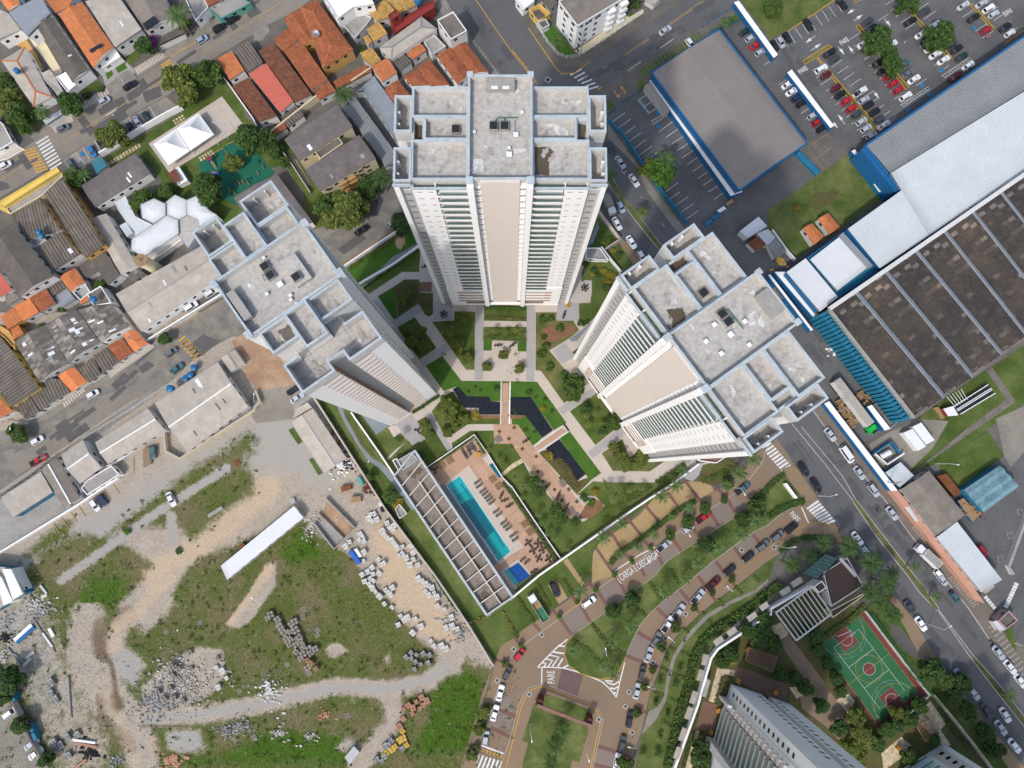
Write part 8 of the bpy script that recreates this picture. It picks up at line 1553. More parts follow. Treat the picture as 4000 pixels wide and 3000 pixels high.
def fence(line,h,m,label,step=2.4,rails=3,post=.06):
    L=P2(line,0); r=root('fence',L[0],label,'fence')
    for k in range(rails):
        mb=MB()
        for a,b in zip(L[:-1],L[1:]): z=h*(k+1)/rails-.05; mb.bar(lift(a,z),lift(b,z),.05,.05)
        part(mb,'rail',m,r)
    n=0
    for a,b in zip(L[:-1],L[1:]):
        d=(b-a).length; c=int(d//step)+1
        for i in range(c):
            if n>90: break
            n+=1; q=a+(b-a)*i/c; mb=MB(); mb.box((q.x,q.y,h/2),(post*2,post*2,h)); part(mb,'post',m,r)
fence([(1,3,2050,770),(1,3,1990,1000),(1,3,1890,1330),(1,3,1765,1680)],2,Qd,'thin dark green fence at the right end of the vacant lot')
fence([(2,0,215,235),(2,0,300,370),(2,0,395,480),(2,0,470,512),(2,0,580,492),(2,0,800,350),(2,0,1130,115)],2,Jd,'curved white railing round the corner apartment block')
fence([(0,2,0,985),(0,2,250,815),(0,2,530,600)],1.8,Kk,'dark railing along the street beside the beige roof')
fence([(0,2,730,470),(0,2,1180,200),(0,2,1450,20),(0,1,1700,1530)],1.8,Jd,'white railing along the cobbled street')
fence([(2,0,830,990),(2,0,900,940),(2,0,1190,730)],1.8,Jo,'teal fence at the entrance of the office lot'); fence([(2,0,1640,245),(2,0,1925,60),(2,0,2010,175),(2,0,1690,295)],1.5,Jx,'blue fence round the small upper lawn')
def bluefence(line,label,h=2.2):
    return WL('fence_wall',line,h,.25,Jo,label,cap=Jo)
bluefence([(2,0,830,1060),(2,0,960,1190),(2,0,1130,1450),(2,1,1290,20),(2,1,1400,150),(2,1,1500,290)],'long teal fence between the avenue and office car park'); fence([(3,3,850,300),(3,3,960,470),(3,3,1120,670),(3,3,1260,880),(3,3,1480,1120)],4,Qd,'tall green net fence beside the court',3,6)
for i,(x,y) in enumerate(((60,890),(95,975),(130,1035),(290,1310),(315,1370))):
    tile(0,3); p=W(x,y,1); r=root('blue_sheet',(p.x,p.y,0),'blue sheet on the grey wall, %s from the top'%ORD[i],'sheet','blue sheets on the bottom left wall'); mb=MB(); mb.box((0,0,1.1),(2.4,.9,2.2),rad(-62)); mb.build('panel',Jo,r)
LAMP=[]
def lamp(c,r_,x,y,a,label,h=7.5,arm=1.8):
    tile(c,r_); p=W(x,y,0)
    if not LAMP:
        r=root('street_lamp',p,label,'street lamp','street lamps'); mb=MB(); mb.tube([(0,0,0),(0,0,h*.5),(0,0,h)],[.11,.08,.05],8); mb.build('pole',Jd,r)
        mb=MB(); mb.tube([(0,0,h-.1),(arm*.6,0,h+.25),(arm,0,h+.25)],.045,6); mb.build('arm',Jd,r); mb=MB(); mb.box((arm+.25,0,h+.25),(.7,.26,.12)); o=mb.build('lamp_head',Jd,r); mb=MB(); mb.box((arm+.27,0,h+.17),(.5,.18,.05)); mb.build('lens','lamp_glass',o); LAMP.append(r); r.rotation_euler=(0,0,rad(a))
    else: r=dup(LAMP[0],p,rad(a)); tag(r,label,'street lamp','street lamps')
for i,(x,y,a) in enumerate(((790,635,100),(155,1275,-80),(618,1440,-70),(1355,520,140),(1195,910,160),(1035,1400,170),(1840,95,140))): lamp(2,3,x,y,a,'white street lamp on the drive, %s in the lower group'%ORD[i])
for c,r_,x,y,a,lb in ((2,2,1905,895,-60,'street lamp near the teal pickup'),(2,2,1450,1240,-60,'street lamp beside the silver hatchback'),(2,2,1112,1455,-60,'street lamp by the large white letters'),(3,2,430,965,15,'street lamp at the second crossing'),(3,2,80,1395,10,'street lamp at the lower drive crossing'),(3,3,2125,575,-15,'street lamp beside the chequered paving'),(3,3,1385,415,30,'street lamp beside the white sedan'),(0,0,1075,715,120,'street lamp above the black sedan'),(0,0,1975,1195,140,'dark floodlight by the playground'),(0,0,1890,1250,140,'lamp at the patio edge'),(3,2,1440,690,-10,'lamp on the lawn beside the concrete path'),(0,2,250,340,-90,'street lamp at the left sidewalk'),(1,2,60,170,90,'thin lamp on the vacant lot'),(1,3,95,190,140,'lamp like post on the bare mound')): lamp(c,r_,x,y,a,lb)
def epole(c,r_,x,y,label,a=0):
    tile(c,r_); p=W(x,y,0); r=root('utility_pole',p,label,'utility pole',rz=rad(a)); mb=MB(); mb.tube([(0,0,0),(0,0,9)],[.16,.10],8); mb.build('pole',Jc,r)
    for z in (8.6,7.6): mb=MB(); mb.box((0,0,z),(2.2,.12,.12)); mb.build('crossarm',Qh,r)
epole(0,1,1240,1305,'leaning utility pole shape beside the bright orange corner roof',60); epole(2,0,590,490,'utility pole at the dark junction',30); epole(0,2,250,325,'utility pole at the end of the ribbed roofs',30); epole(3,2,990,850,'utility pole on the avenue pavement',20); epole(0,2,530,640,'dark utility pole beside the saddle roof',30); epole(3,2,570,240,'utility pole near the first crossing',-50)
def lounger(c,r_,x,y,a,label):
    tile(c,r_); p=W(x,y,.3); src=TREES.get('lounger')
    if not src:
        r=D.objects.new('sun_lounger',None); COL.objects.link(r); mb=MB(); mb.b6(-.95,.45,-.34,.34,.28,.36); mb.build('seat','wicker2',r); mb=MB(); mb.face([(.45,-.34,.36),(.45,.34,.36),(1.0,.34,.75),(1.0,-.34,.75)]); mb.face([(.45,-.34,.3),(1.0,-.34,.69),(1.0,.34,.69),(.45,.34,.3)]); mb.build('backrest','wicker2',r)
        for u in (-.85,.4):
            for s in (1,-1): mb=MB(); mb.b6(u-.03,u+.03,s*.3-.03,s*.3+.03,0,.28); mb.build('leg','wicker2',r)
        TREES['lounger']=src=r; o=r; o.location=(p.x,p.y,.11)
    else: o=dup(src,(p.x,p.y,.11))
    o.rotation_euler=(0,0,rad(a)); tag(o,label,'sun lounger','sun loungers beside the pool')
mat('wicker2',(.10,.085,.07),.8,.1,2,.15,8)
for i,(x,y) in enumerate(((1910,850),(1925,884),(1955,925),(1975,950),(1996,976),(2014,1000),(2034,1026),(2072,1102),(2096,1130),(2136,1200),(2158,1226),(2180,1250),(2215,1310),(2236,1345))): lounger(1,2,x,y,33,'sun lounger on the white pool edge, %s from the top'%ORD[i])
for i,(x,y) in enumerate(((1790,580),(1800,600),(1815,620),(1830,560),(1845,590),(1855,545),(1870,530),(1885,555))): lounger(1,2,x,y,-60,'dark lounger in the stacked group at the top pool corner, %s along'%ORD[i])
for i,(x,y) in enumerate(((95,1515),(130,1535))): lounger(2,2,x,y,-145,'dark lounger beside the small blue pool, %s along'%ORD[i])
def dining(c,r_,x,y,label,n=4,cm='wicker',ang0=0,tb=.45):
    tile(c,r_); p=W(x,y,.6); r=root('garden_table',(p.x,p.y,.1),label+', table','table','garden tables'); mb=MB(); mb.cyl((0,0),tb,.68,.73,16); mb.build('tabletop',cm,r); mb=MB(); mb.cyl((0,0),.06,.03,.68,8); mb.build('leg',cm,r); mb=MB(); mb.cyl((0,0),.28,0,.03,12); mb.build('base',cm,r)
    for k in range(n):
        a=ang0+2*PI*k/n; R_=tb+.42; q=(p.x+R_*math.cos(a),p.y+R_*math.sin(a),.1); src=TREES.get('chair_'+cm)
        if not src:
            s=D.objects.new('garden_chair',None); COL.objects.link(s); mb=MB(); mb.b6(-.26,.26,-.26,.26,.38,.45); mb.build('seat',cm,s); mb=MB(); mb.b6(.2,.28,-.26,.26,.45,.85); mb.build('backrest',cm,s)
            for u in (-.22,.22):
                for w_ in (-.22,.22): mb=MB(); mb.b6(u-.025,u+.025,w_-.025,w_+.025,0,.38); mb.build('leg',cm,s)
            TREES['chair_'+cm]=src=s; o=s; o.location=q
        else: o=dup(src,q)
        o.rotation_euler=(0,0,a); tag(o,'dark chair %s round the table: %s'%(ORD[k],label),'chair','garden chairs')
DN=[(1,2,2120,962,'upper right of pool',2),(1,2,2147,1006,'second right of pool',2),(1,2,2188,1052,'third right of pool',2),(2,2,140,1375,'first of the lower pool deck set',4),(2,2,222,1380,'second of the lower pool deck set',4),(2,2,180,1440,'third of the lower pool deck set',4),(2,2,262,1432,'fourth of the lower pool deck set',4),(2,2,230,1507,'fifth of the lower pool deck set',4),(2,2,315,1512,'sixth of the lower pool deck set',4),(2,2,190,1620,'bottom pool deck corner',2),(1,1,1622,1055,'grey patio by tallest tower',6),(2,1,628,828,'terrace right of tallest tower',6),(2,1,450,1062,'grey patio by the triangle bed',2),(1,2,1400,400,'street tower forecourt',3),(1,1,2092,1325,'cream plaza left',2),(2,1,8,1320,'cream plaza right',2),(2,2,300,886,'wood plaza middle left',2),(2,2,400,965,'wood plaza middle right',2),(2,2,122,490,'wood plaza top',2),(2,2,470,1068,'wood plaza bottom',2),(1,2,1545,740,'top left pool corner',3),(1,1,1460,640,'upper terrace nook',2)]
for c,r_,x,y,lb,n in DN: dining(c,r_,x,y,lb,n,ang0=rnd.uniform(0,1.5))
def daybed(c,r_,x,y,label,m=Qa):
    tile(c,r_); p=W(x,y,.4); r=root('slatted_platform',(p.x,p.y,.1),label,'platform','slatted wooden platforms',rz=rad(-57))
    for k in range(9): mb=MB(); mb.b6(-1.0+k*.235,-.88+k*.235,-.95,.95,.22,.28); mb.build('slat',m,r)
    for s in (1,-1): mb=MB(); mb.b6(-1.0,1.0,s*.85-.06,s*.85+.06,.05,.22); mb.build('frame',m,r)
for i,(c,r_,x,y) in enumerate(((1,2,1605,702),(1,2,1675,660),(1,2,2045,822),(1,2,2097,882),(2,2,110,1212),(2,2,155,1280))): daybed(c,r_,x,y,'slatted wooden platform on the pool deck, %s from the top'%ORD[i])
for i,(c,r_,x,y) in enumerate(((2,2,440,856),(2,2,512,1098),(1,2,2092,478))): daybed(c,r_,x,y,'pale lattice platform on the wooden plaza, %s from the middle'%ORD[i],Qh)
tile(1,2); slab_wall([(1955,640),(1995,605),(2050,680),(2005,702)],.6,'cream stone block at the pool corner',m=Jy,wm=Jr,name='stone_block',cat='block'); slab_wall([(2015,700),(2050,682),(2130,800),(2098,812)],.55,'narrow raised hot tub with dark water',m='pool_deep',wm=Ja,name='hot_tub',cat='hot tub')
def seat(c,r_,x,y,label): tile(c,r_); p=W(x,y,.3); r=root('orange_armchair',(p.x,p.y,.12),label,'armchair','orange armchairs',rz=rnd.uniform(0,3)); mb=MB(); mb.b6(-.6,.6,-.6,.5,.1,.42); mb.build('seat','orange_seat',r); mb=MB(); mb.b6(-.6,.6,.5,.7,.1,.8); mb.build('backrest','orange_seat',r)
for i,(c,r_,x,y) in enumerate(((2,3,1955,905),(2,3,1785,1165),(2,3,1722,1350),(3,3,66,1008),(3,3,715,1145),(2,3,2035,640),(3,3,1125,1480),(2,1,485,975),(1,2,1925,612))): seat(c,r_,x,y,'orange garden seat, %s of the scattered ones in order'%ORD[i])
def toy(name,x,y,parts,label,a=0):
    tile(0,0); p=W(x,y,0); r=root(name,(p.x,p.y,.1),label,name.replace('_',' '),rz=rad(a))
    for nm,m,f in parts: mb=MB(); f(mb); mb.build(nm,m,r)
toy('slide',1850,1425,[('chute',Qa,lambda m:m.face([(-.3,-1.6,.1),(.3,-1.6,.1),(.3,.6,1.6),(-.3,.6,1.6)])),('platform',Kz,lambda m:m.b6(-.7,.7,.6,1.8,1.4,1.6)),('roof',Xk,lambda m:m.b6(-.8,.8,.5,1.9,2.4,2.5))]+[('post',Kz,lambda m,u=u,v=v:m.b6(u-.06,u+.06,v-.06,v+.06,0,2.4)) for u in (-.6,.6) for v in (.7,1.7)],'blue playground slide with a brown chute',35)
toy('slide',1870,1512,[('chute',Kz,lambda m:m.b6(-1.2,1.2,-.4,.4,.5,.7)),('frame','cloth_pink',lambda m:m.b6(-1.0,1.0,.4,.5,.0,1.2))],'low blue and pink slide at the lower edge of the playground',10)
toy('swing_set',1912,1330,[('top_bar',Jn,lambda m:m.bar((-1.6,0,2.1),(1.6,0,2.1),.12,.12))]+[('leg',Jn,lambda m,u=u,v=v:m.tube([(u,v,0),(u,0,2.1)],.06)) for u in (-1.6,1.6) for v in (-.8,.8)]+[('swing_seat',Kz,lambda m,u=u:m.b6(u-.25,u+.25,-.15,.15,.4,.46)) for u in (-.7,.7)],'yellow swing frame in the playground',28)
toy('swing_set',2015,1260,[('top_bar',Jn,lambda m:m.bar((-1.2,0,1.9),(1.2,0,1.9),.12,.12))]+[('leg',Qa,lambda m,u=u,v=v:m.tube([(u,v,0),(u,0,1.9)],.06)) for u in (-1.2,1.2) for v in (-.7,.7)],'smaller yellow swing frame near the upper playground edge',25)
tile(1,0)
for i,(c,r_,x,y,m) in enumerate(((0,0,1985,1640,Jn),(0,0,2015,1620,Kz),(0,0,2040,1600,Qa),(0,0,2070,1585,Ky),(0,0,2100,1575,Jn),(0,0,2135,1560,Xk),(0,0,2165,1550,Kz),(0,0,2150,1590,Jn),(1,0,25,1400,Js),(1,0,20,1500,Ky),(1,0,65,1450,Ky),(0,1,1990,30,Qa),(0,1,2030,10,Jn))):
    tile(c,r_); p=W(x,y,.3); r=root('climbing_bars',(p.x,p.y,.1),'coloured climbing bars in the playground, %s along the lower edge'%ORD[i],'climbing bars','climbing bars in the playground',rz=rad(-60))
    for u in (-.5,0,.5): mb=MB(); mb.b6(u-.07,u+.07,-.07,.07,0,.9+.3*(u==0)); mb.build('post',m,r)
    mb=MB(); mb.b6(-.6,.6,-.06,.06,.6,.68); mb.build('crossbar',m,r)
tile(2,3)
a,b=W(215,1120,5.2),W(690,1300,5.2); r=root('gateway_portal',(a.x,a.y,0),'red brown gateway portal across the small lawn','gateway'); d=(b-a).normalized(); n_=Vector((-d.y,d.x,0))
mb=MB(); mb.prism([(a-n_*.45).xy,(b-n_*.45).xy,(b+n_*.45).xy,(a+n_*.45).xy],4.6,5.2); part(mb,'beam','portal_top',r)
for q in (a,b-d*1.6): mb=MB(); mb.prism([(q-n_*.5).xy,(q+d*1.6-n_*.5).xy,(q+d*1.6+n_*1.6).xy,(q+n_*1.6).xy],0,4.58); part(mb,'pillar','portal_red',r)
def pergola(pts,h,n,m,label,bw=.22,rm=None):
    p=P2(pts,h); c=sum(p,Vector((0,0,0)))/4; r=root('pergola',(c.x,c.y,0),label,'pergola')
    for i in range(4): mb=MB(); mb.bar(lift(p[i],h-.25),lift(p[(i+1)%4],h-.25),bw*1.6,.3+.003*i); part(mb,'frame_beam',m,r); mb=MB(); mb.box((c.x+(p[i].x-c.x)*.95,c.y+(p[i].y-c.y)*.95,h/2-.15),(.25,.25,h-.3)); part(mb,'post',m,r)
    for k in range(1,n): f=k/n; mb=MB(); mb.bar(lift(p[0]*(1-f)+p[1]*f,h-.05),lift(p[3]*(1-f)+p[2]*f,h-.05),bw,.2); part(mb,'slat',m,r)
    return r
tile(3,3); pergola([(68,318),(385,88),(550,328),(245,558)],3.6,10,Jb,'white slatted pergola beside the brown flat roof',.24)
pergola([(1280,1290),(1400,1232),(1482,1360),(1362,1432)],2.8,9,Qa,'brown slatted pergola below the sports court',.12)
tile(2,3); pergola([(2045,620),(2290,700),(2250,830),(2020,730)],2.8,14,Qr,'brown slatted pergola near the wooden deck',.2)
tile(3,2); rr=pergola([(285,1640),(492,1468),(622,1512),(432,1690)],5,7,Kk,'glass roofed pavilion with dark bars under the palms',.1)
p=P2([(285,1640),(492,1468),(622,1512),(432,1690)],4.7); mb=MB(); mb.prism([q.xy for q in p],4.6,4.68,True); part(mb,'glass_roof',Kw,rr); mb=MB(); mb.bar(lift(W(622,1505,5),4.6),lift(W(760,1660,5),4.6),.8,.6); part(mb,'side_beam',Jb,rr)
for i,(c,r_,x,y,a,w_) in enumerate(((2,3,2180,262,32,2.6),(2,3,2075,352,33,2.9),(2,3,1900,480,33,2.9),(2,3,1785,560,33,2.9),(2,3,1668,725,75,3.0),(2,3,1630,858,72,3.0),(2,3,1570,1050,70,3.4),(2,3,1528,1185,68,3.4),(2,3,1478,1370,68,3.6),(2,3,1432,1530,68,3.2),(3,3,250,52,30,3.2),(3,3,150,132,30,3.0))):
    tile(c,r_); p=W(x,y,2.9); rt=root('beige_canopy',(p.x,p.y,0),'beige lean-to canopy on the white compound wall, %s along'%ORD[i],'canopy','beige canopies on the compound wall',rz=rad(a)); mb=MB(); mb.faceuv([(-w_/2,-.9,2.7),(w_/2,-.9,2.7),(w_/2,.9,3.2),(-w_/2,.9,3.2)],(1,0,0)); mb.face([(-w_/2,-.9,2.6),(-w_/2,.9,3.1),(w_/2,.9,3.1),(w_/2,-.9,2.6)]); mb.build('roof','fibre_light2',rt)
    for s in (1,-1): mb=MB(); mb.b6(s*w_*.45-.06,s*w_*.45+.06,-.06,.06,0,2.9); mb.build('post',Jb,rt)
tile(2,3); slab_wall([(1685,890),(1715,905),(1675,1050),(1635,1035)],3.0,'pale flat slab on the compound wall',m=Jc,wm=Ja,name='gatehouse_slab',cat='slab')
tile(3,2); slab_wall([(140,862),(162,855),(258,985),(236,990)],1.6,'short free standing white sign wall at the island tip',m=Ja,wm=Ja,name='sign_wall',cat='sign wall')
tile(3,3)
for a_,b_,lb in ((W(575,508),W(690,460),'goal frame at the top end of the court'),(W(1075,1180),W(1190,1125),'goal frame at the bottom end of the court')):
    r=root('goal',(a_.x,a_.y,.12),lb,'goal','goal frames on the court');
    for q in (a_,b_): mb=MB(); mb.tube([q,lift(q,2)],.06); part(mb,'post',Jd,r)
    mb=MB(); mb.bar(lift(a_,2),lift(b_,2),.1,.1); part(mb,'crossbar',Jd,r); n_=Vector((-(b_-a_).y,(b_-a_).x,0)).normalized()*1.1
    mb=MB(); mb.bar(lift(a_+n_*(-1 if 'bottom' in lb else 1),.1),lift(b_+n_*(-1 if 'bottom' in lb else 1),.1),.06,.06); part(mb,'ground_bar',Jd,r)
for x,y,a,lb in ((650,440,-55,'basketball stand at the top end of the court'),(1200,1175,125,'basketball stand at the bottom end of the court')):
    p=W(x,y); r=root('basketball_stand',(p.x,p.y,.12),lb,'basketball stand','basketball stands',rz=rad(a)); mb=MB(); mb.tube([(0,0,0),(0,0,2.6),(1.4,0,3.3)],.09); mb.build('pole',Kl,r); mb=MB(); mb.b6(1.4,1.46,-.9,.9,2.8,3.9); mb.build('backboard',Ja,r); mb=MB(); mb.tube([(1.5+.23+.23*math.cos(t*.7),.23*math.sin(t*.7),3.05) for t in range(10)],.02,4); mb.build('hoop',Ky,r)
def cover(c,r_,x,y,s=.75,m='kerb'):
    tile(c,r_); p=W(x,y,.15); mb=MB(); mb.box((0,0,0),(s*1.7,s*1.7,.02),rad(-33)); o=mb.build('manhole_frame',m); o.location=(p.x,p.y,.19); struct(o); mb=MB(); mb.cyl((0,0),s*.5,.0,.02,14); q=mb.build('manhole_cover',Kk); q.location=(p.x,p.y,.205); struct(q)
for a in ((2,0,310,690,1.1,Jc),(2,3,258,508),(2,3,1010,1003),(2,3,980,1127),(2,3,150,1023),(2,3,750,1240),(2,3,1218,748),(2,3,1325,538),(2,3,1500,328),(2,3,1040,1352),(2,2,1985,1435),(1,3,2083,902),(2,3,15,632),(3,2,52,1412)): cover(*a)
for i,(x,y) in enumerate(((2180,1105),(2095,1308),(2012,1512))): tile(3,2); line_mark('drain_frame',Jc,[[(x-30,y-20),(x+15,y-28),(x+30,y+22),(x-15,y+30),(x-30,y-20)]],.2,.09)
def make_person():
    me=D.meshes.new('person'); V=[(0,0,.95),(0,0,1.2),(0,0,1.42),(0,0,1.52),(0,.02,1.66),(.19,0,1.40),(.27,.03,1.12),(.25,.16,.92),(-.19,0,1.40),(-.27,-.02,1.12),(-.26,.08,.9),(.10,0,.88),(.11,.12,.5),(.11,.10,.07),(.11,.22,.04),(-.10,0,.88),(-.11,-.06,.5),(-.11,-.16,.09),(-.11,-.05,.04)]
    E_=[(0,1),(1,2),(2,3),(3,4),(2,5),(5,6),(6,7),(2,8),(8,9),(9,10),(0,11),(11,12),(12,13),(13,14),(0,15),(15,16),(16,17),(17,18)]; R_=[.15,.14,.15,.06,.11,.07,.05,.04,.07,.05,.04,.10,.07,.05,.05,.10,.07,.05,.05]
    me.from_pydata(V,E_,[]); o=D.objects.new('person',me); COL.objects.link(o); sk=o.modifiers.new('skin','SKIN');
    for v_,q in zip(me.skin_vertices[0].data,R_): v_.radius=(q,q)
    me.skin_vertices[0].data[0].use_root=True; o.modifiers.new('sub','SUBSURF').levels=1; o.modifiers[-1].render_levels=1; me.materials.append(MATS['skin']); return o
def clothes(o,shirt,legs):
    mb=MB(); mb.tube([(0,0,.9),(0,0,1.15),(0,0,1.44)],[.19,.18,.20],10); mb.tube([(.17,0,1.42),(.28,.03,1.14)],[.10,.08],8); mb.tube([(-.17,0,1.42),(-.28,-.02,1.14)],[.10,.08],8); mb.build('shirt',shirt,o)
    mb=MB(); mb.tube([(.1,0,.92),(.11,.12,.5),(.11,.1,.15)],[.13,.09,.08],8); mb.tube([(-.1,0,.92),(-.11,-.06,.5),(-.11,-.16,.15)],[.13,.09,.08],8); mb.build('trousers',legs,o); mb=MB(); mb.tube([(0,-.02,1.66),(0,-.01,1.76)],[.115,.07],10); mb.build('hair',Js,o)
for c,r_,x,y,a,sh,lg,lb in ((1,1,1612,1398,20,'cloth_blue',Js,'person in a blue shirt walking on the garden path beside a companion'),(1,1,1636,1402,200,Js,Js,'person in dark clothes walking beside the one in blue'),(3,0,1188,355,60,'cloth_teal',Ja,'person in teal walking across the supermarket car park'),(3,0,1912,312,10,'cloth_pink',Js,'person in pink behind the red hatchback, right one'),(3,0,1892,322,90,'cloth_pink','cloth_blue','person in pink behind the red hatchback, left one'),(3,2,950,1096,100,'cloth_blue',Js,'person in dark blue crossing the avenue'),(2,3,1362,855,30,Js,Js,'person on the meandering verge path'),(2,3,1490,560,30,Js,Js,'person in dark clothes higher up the verge path')):
    tile(c,r_); p=W(x,y,1.0); o=make_person(); o.location=(p.x,p.y,.1); o.rotation_euler=(0,0,rad(a)); tag(o,lb,'person'); clothes(o,sh,lg)
def chunk(mb,c,s,r2):
    o=[[Vector(((x+r2.uniform(-.3,.3))*s[0],(y+r2.uniform(-.3,.3))*s[1],max(0,(z+r2.uniform(-.2,.2))*s[2])))+Vector(c) for x,y in((-.5,-.5),(.5,-.5),(.5,.5),(-.5,.5))] for z in (0,1)]
    mb.face(o[1]);
    for i in range(4): j=(i+1)%4; mb.face([o[0][i],o[0][j],o[1][j],o[1][i]])
PAL={}
def goods(kind,bm,rows,ht,gap=.05,wood=Qh):
    r=D.objects.new(kind,None); COL.objects.link(r); mb=MB()
    for k in range(5): mb.b6(-.6+k*.26,-.46+k*.26,-.6,.6,.1,.14)
    for k in (-.5,0,.5): mb.b6(-.6,.6,k-.05,k+.05,0,.1)
    mb.build('pallet_base',wood,r); mb=MB(); r2=random.Random(len(kind))
    if rows:
        w_=1.2/rows
        for i in range(rows):
            for j in range(rows): mb.b6(-.6+i*w_+gap/2,-.6+(i+1)*w_-gap/2,-.6+j*w_+gap/2,-.6+(j+1)*w_-gap/2,.14,ht*r2.uniform(.8,1.0))
        mb.build('load',bm,r)
    PAL[kind]=r
goods(Qb,Qi,3,1.1); goods('crate_stack',Qh,2,1.3,.12); goods('brick_pallet',Qv,3,.9); goods('yellow_formwork','timber_yellow',2,.8); goods(Xj,Qa,3,1.5,.08); goods('empty_pallet',Qh,0,0); goods(Qt,Kf,3,1.0)
PU=set()
def cluster(c,r_,kind,where,pts,s=1.0,a0=-58):
    tile(c,r_); nm=kind.replace('_',' ')
    for i,(x,y) in enumerate(pts):
        src=PAL[kind]; p=W(x,y,.6); k=s*1.12*rnd.uniform(.8,1.25); a=rad(a0+rnd.gauss(0,9)); sc_=(k*rnd.uniform(.9,1.15),k,rnd.uniform(.7,1.25));
        if kind in PU: o=dup(src,(p.x,p.y,.02),a,sc_)
        else: PU.add(kind); o=src; o.location=(p.x,p.y,.02); o.rotation_euler=(0,0,a); o.scale=sc_
        tag(o,'%s %s, %s'%(nm,where,(ORD[i]+' down the photo') if i<14 else 'number %d down'%(i+1)),'pallet' if 'pallet' in kind else 'crate' if 'crate' in kind else 'formwork',nm+'s '+where)
cluster(1,2,Qb,'at the upper end of the yard strip',[(990,1128),(1022,1122),(975,1160),(1005,1187),(1045,1172),(1135,1200),(1152,1240),(1182,1250),(1195,1222),(1095,1268),(1112,1300),(1142,1330),(1175,1350),(1202,1382)])
cluster(1,2,Qb,'in the middle of the yard strip',[(900,1300),(922,1330),(940,1362),(895,1345),(1222,1415),(1266,1405),(1235,1482),(1262,1468),(1300,1500),(1360,1455),(1362,1515),(1332,1560),(1400,1560),(1340,1400)])
cluster(1,2,Qb,'beside the blue boxes',[(808,1365),(775,1402),(935,1450),(930,1530),(1005,1585),(965,1620),(920,1645),(1012,1642),(1062,1635),(1060,1515),(1085,1560),(1108,1545)])
cluster(1,3,Qb,'along the left edge of the yard strip',[(985,25),(1015,40),(940,45),(980,70),(1005,105),(1180,100),(1120,120),(1035,140),(1145,140),(1165,160),(1070,175),(1110,240),(1175,270),(1250,345)])
cluster(1,3,Qb,'along the lot wall side of the strip',[(1405,20),(1440,40),(1470,70),(1495,85),(1520,100),(1465,130),(1540,145),(1495,165),(1565,180),(1570,255),(1630,285),(1690,355),(1695,435),(1640,445)])
cluster(1,3,Qb,'near the lower end of the strip',[(1310,355),(1380,370),(1280,380),(1230,420),(1425,435),(1740,455),(1355,490),(1510,560),(1540,600),(1605,600),(1645,625)])
cluster(1,3,'crate_stack','in the grey heap on the grass',[(130,330),(105,360),(190,372),(335,392),(200,402),(310,412),(212,432),(230,460),(345,465),(270,482),(296,486),(246,492),(376,525),(300,540)],1.25)
cluster(1,3,'crate_stack','at the lower end of the grey heap',[(265,542),(386,555),(330,560),(350,590),(290,592),(410,592),(400,620),(515,625),(460,630),(350,650),(475,665),(410,672),(390,705),(445,790)],1.2)
cluster(1,3,Xj,'below the grey heap',[(450,720),(480,750),(525,795)],.95); cluster(1,3,'empty_pallet','scattered on the grass',[(405,290),(400,355),(530,468),(455,475),(525,515),(265,770),(455,845),(1240,885),(790,1210),(1165,1385)],.95)
cluster(1,3,Qt,'in the small round group',[(1340,665),(1445,670),(1390,682),(1500,682),(1300,700),(1342,712),(1380,740),(1490,750),(1425,760),(1370,805)]); cluster(1,3,'brick_pallet','beside the forked track',[(1430,1050),(1475,1080),(1385,1085),(1315,1115),(1445,1115),(1355,1137),(1415,1145),(1275,1150),(1350,1190),(1270,1235),(1240,1300)])
cluster(1,3,'yellow_formwork','at the bottom of the lot',[(1265,1345),(1245,1415),(1270,1405),(1300,1460),(1200,1475),(1175,1500),(1140,1520),(1120,1540)],1.15); cluster(1,3,Qt,'beside the yellow formwork',[(1170,1425),(1150,1450),(1120,1470),(1265,1490),(1110,1560),(1050,1580),(1090,1595),(1030,1600)])
cluster(0,3,'crate_stack','in the pale debris patch',[(1640,660),(1880,710),(1490,780),(1520,790),(1550,800),(1650,800),(1480,830),(1505,870),(1540,880),(1370,1000),(1470,975),(1510,1050),(1420,1060),(1580,1080)]); cluster(0,3,Qb,'at the right of the debris patch',[(1870,790),(1920,820),(1960,880),(1890,960)]); cluster(0,3,'empty_pallet','right of the debris patch',[(2100,960),(2060,1000),(2020,1420),(2190,1400),(2080,1320),(1720,415),(1430,490)])
cluster(0,3,Qt,'in the left corner yard',[(440,920),(445,1005),(475,1070),(670,1370),(585,1390),(465,1440),(515,1465),(590,1550)],1.3)
cluster(3,2,Xj,'along the white topped wall',[(615,160),(630,205),(685,215),(640,245),(735,245),(660,275),(690,270),(720,305),(750,320),(690,330),(720,360)],1.1); cluster(3,2,Xj,'beside the loading pit',[(835,25),(800,90),(780,115),(850,110),(905,130),(930,110),(845,170),(870,60)],1.2); cluster(3,1,Xj,'by the blue finned wall',[(1,1) if 0 else (800,1555),(830,1600),(72,850),(105,895)],1.4)
def stuff_heap(c,r_,x,y,rx,n,m,label,s=.3,hz=.3):
    tile(c,r_); p=W(x,y,0); r2=random.Random(int(x+y)); mb=MB()
    for _ in range(n):
        a=r2.random()*6.28; d=abs(r2.gauss(0,.55))*rx*(1+.35*math.sin(3*a+x)); k=s*r2.uniform(.4,1.7); chunk(mb,(p.x+d*math.cos(a)*1.25,p.y+d*math.sin(a),.0),(k*r2.uniform(.6,2),k,hz*r2.uniform(.4,1.4)),r2)
    tag(mb.build('rubble',m),label,'rubble',kind='stuff')
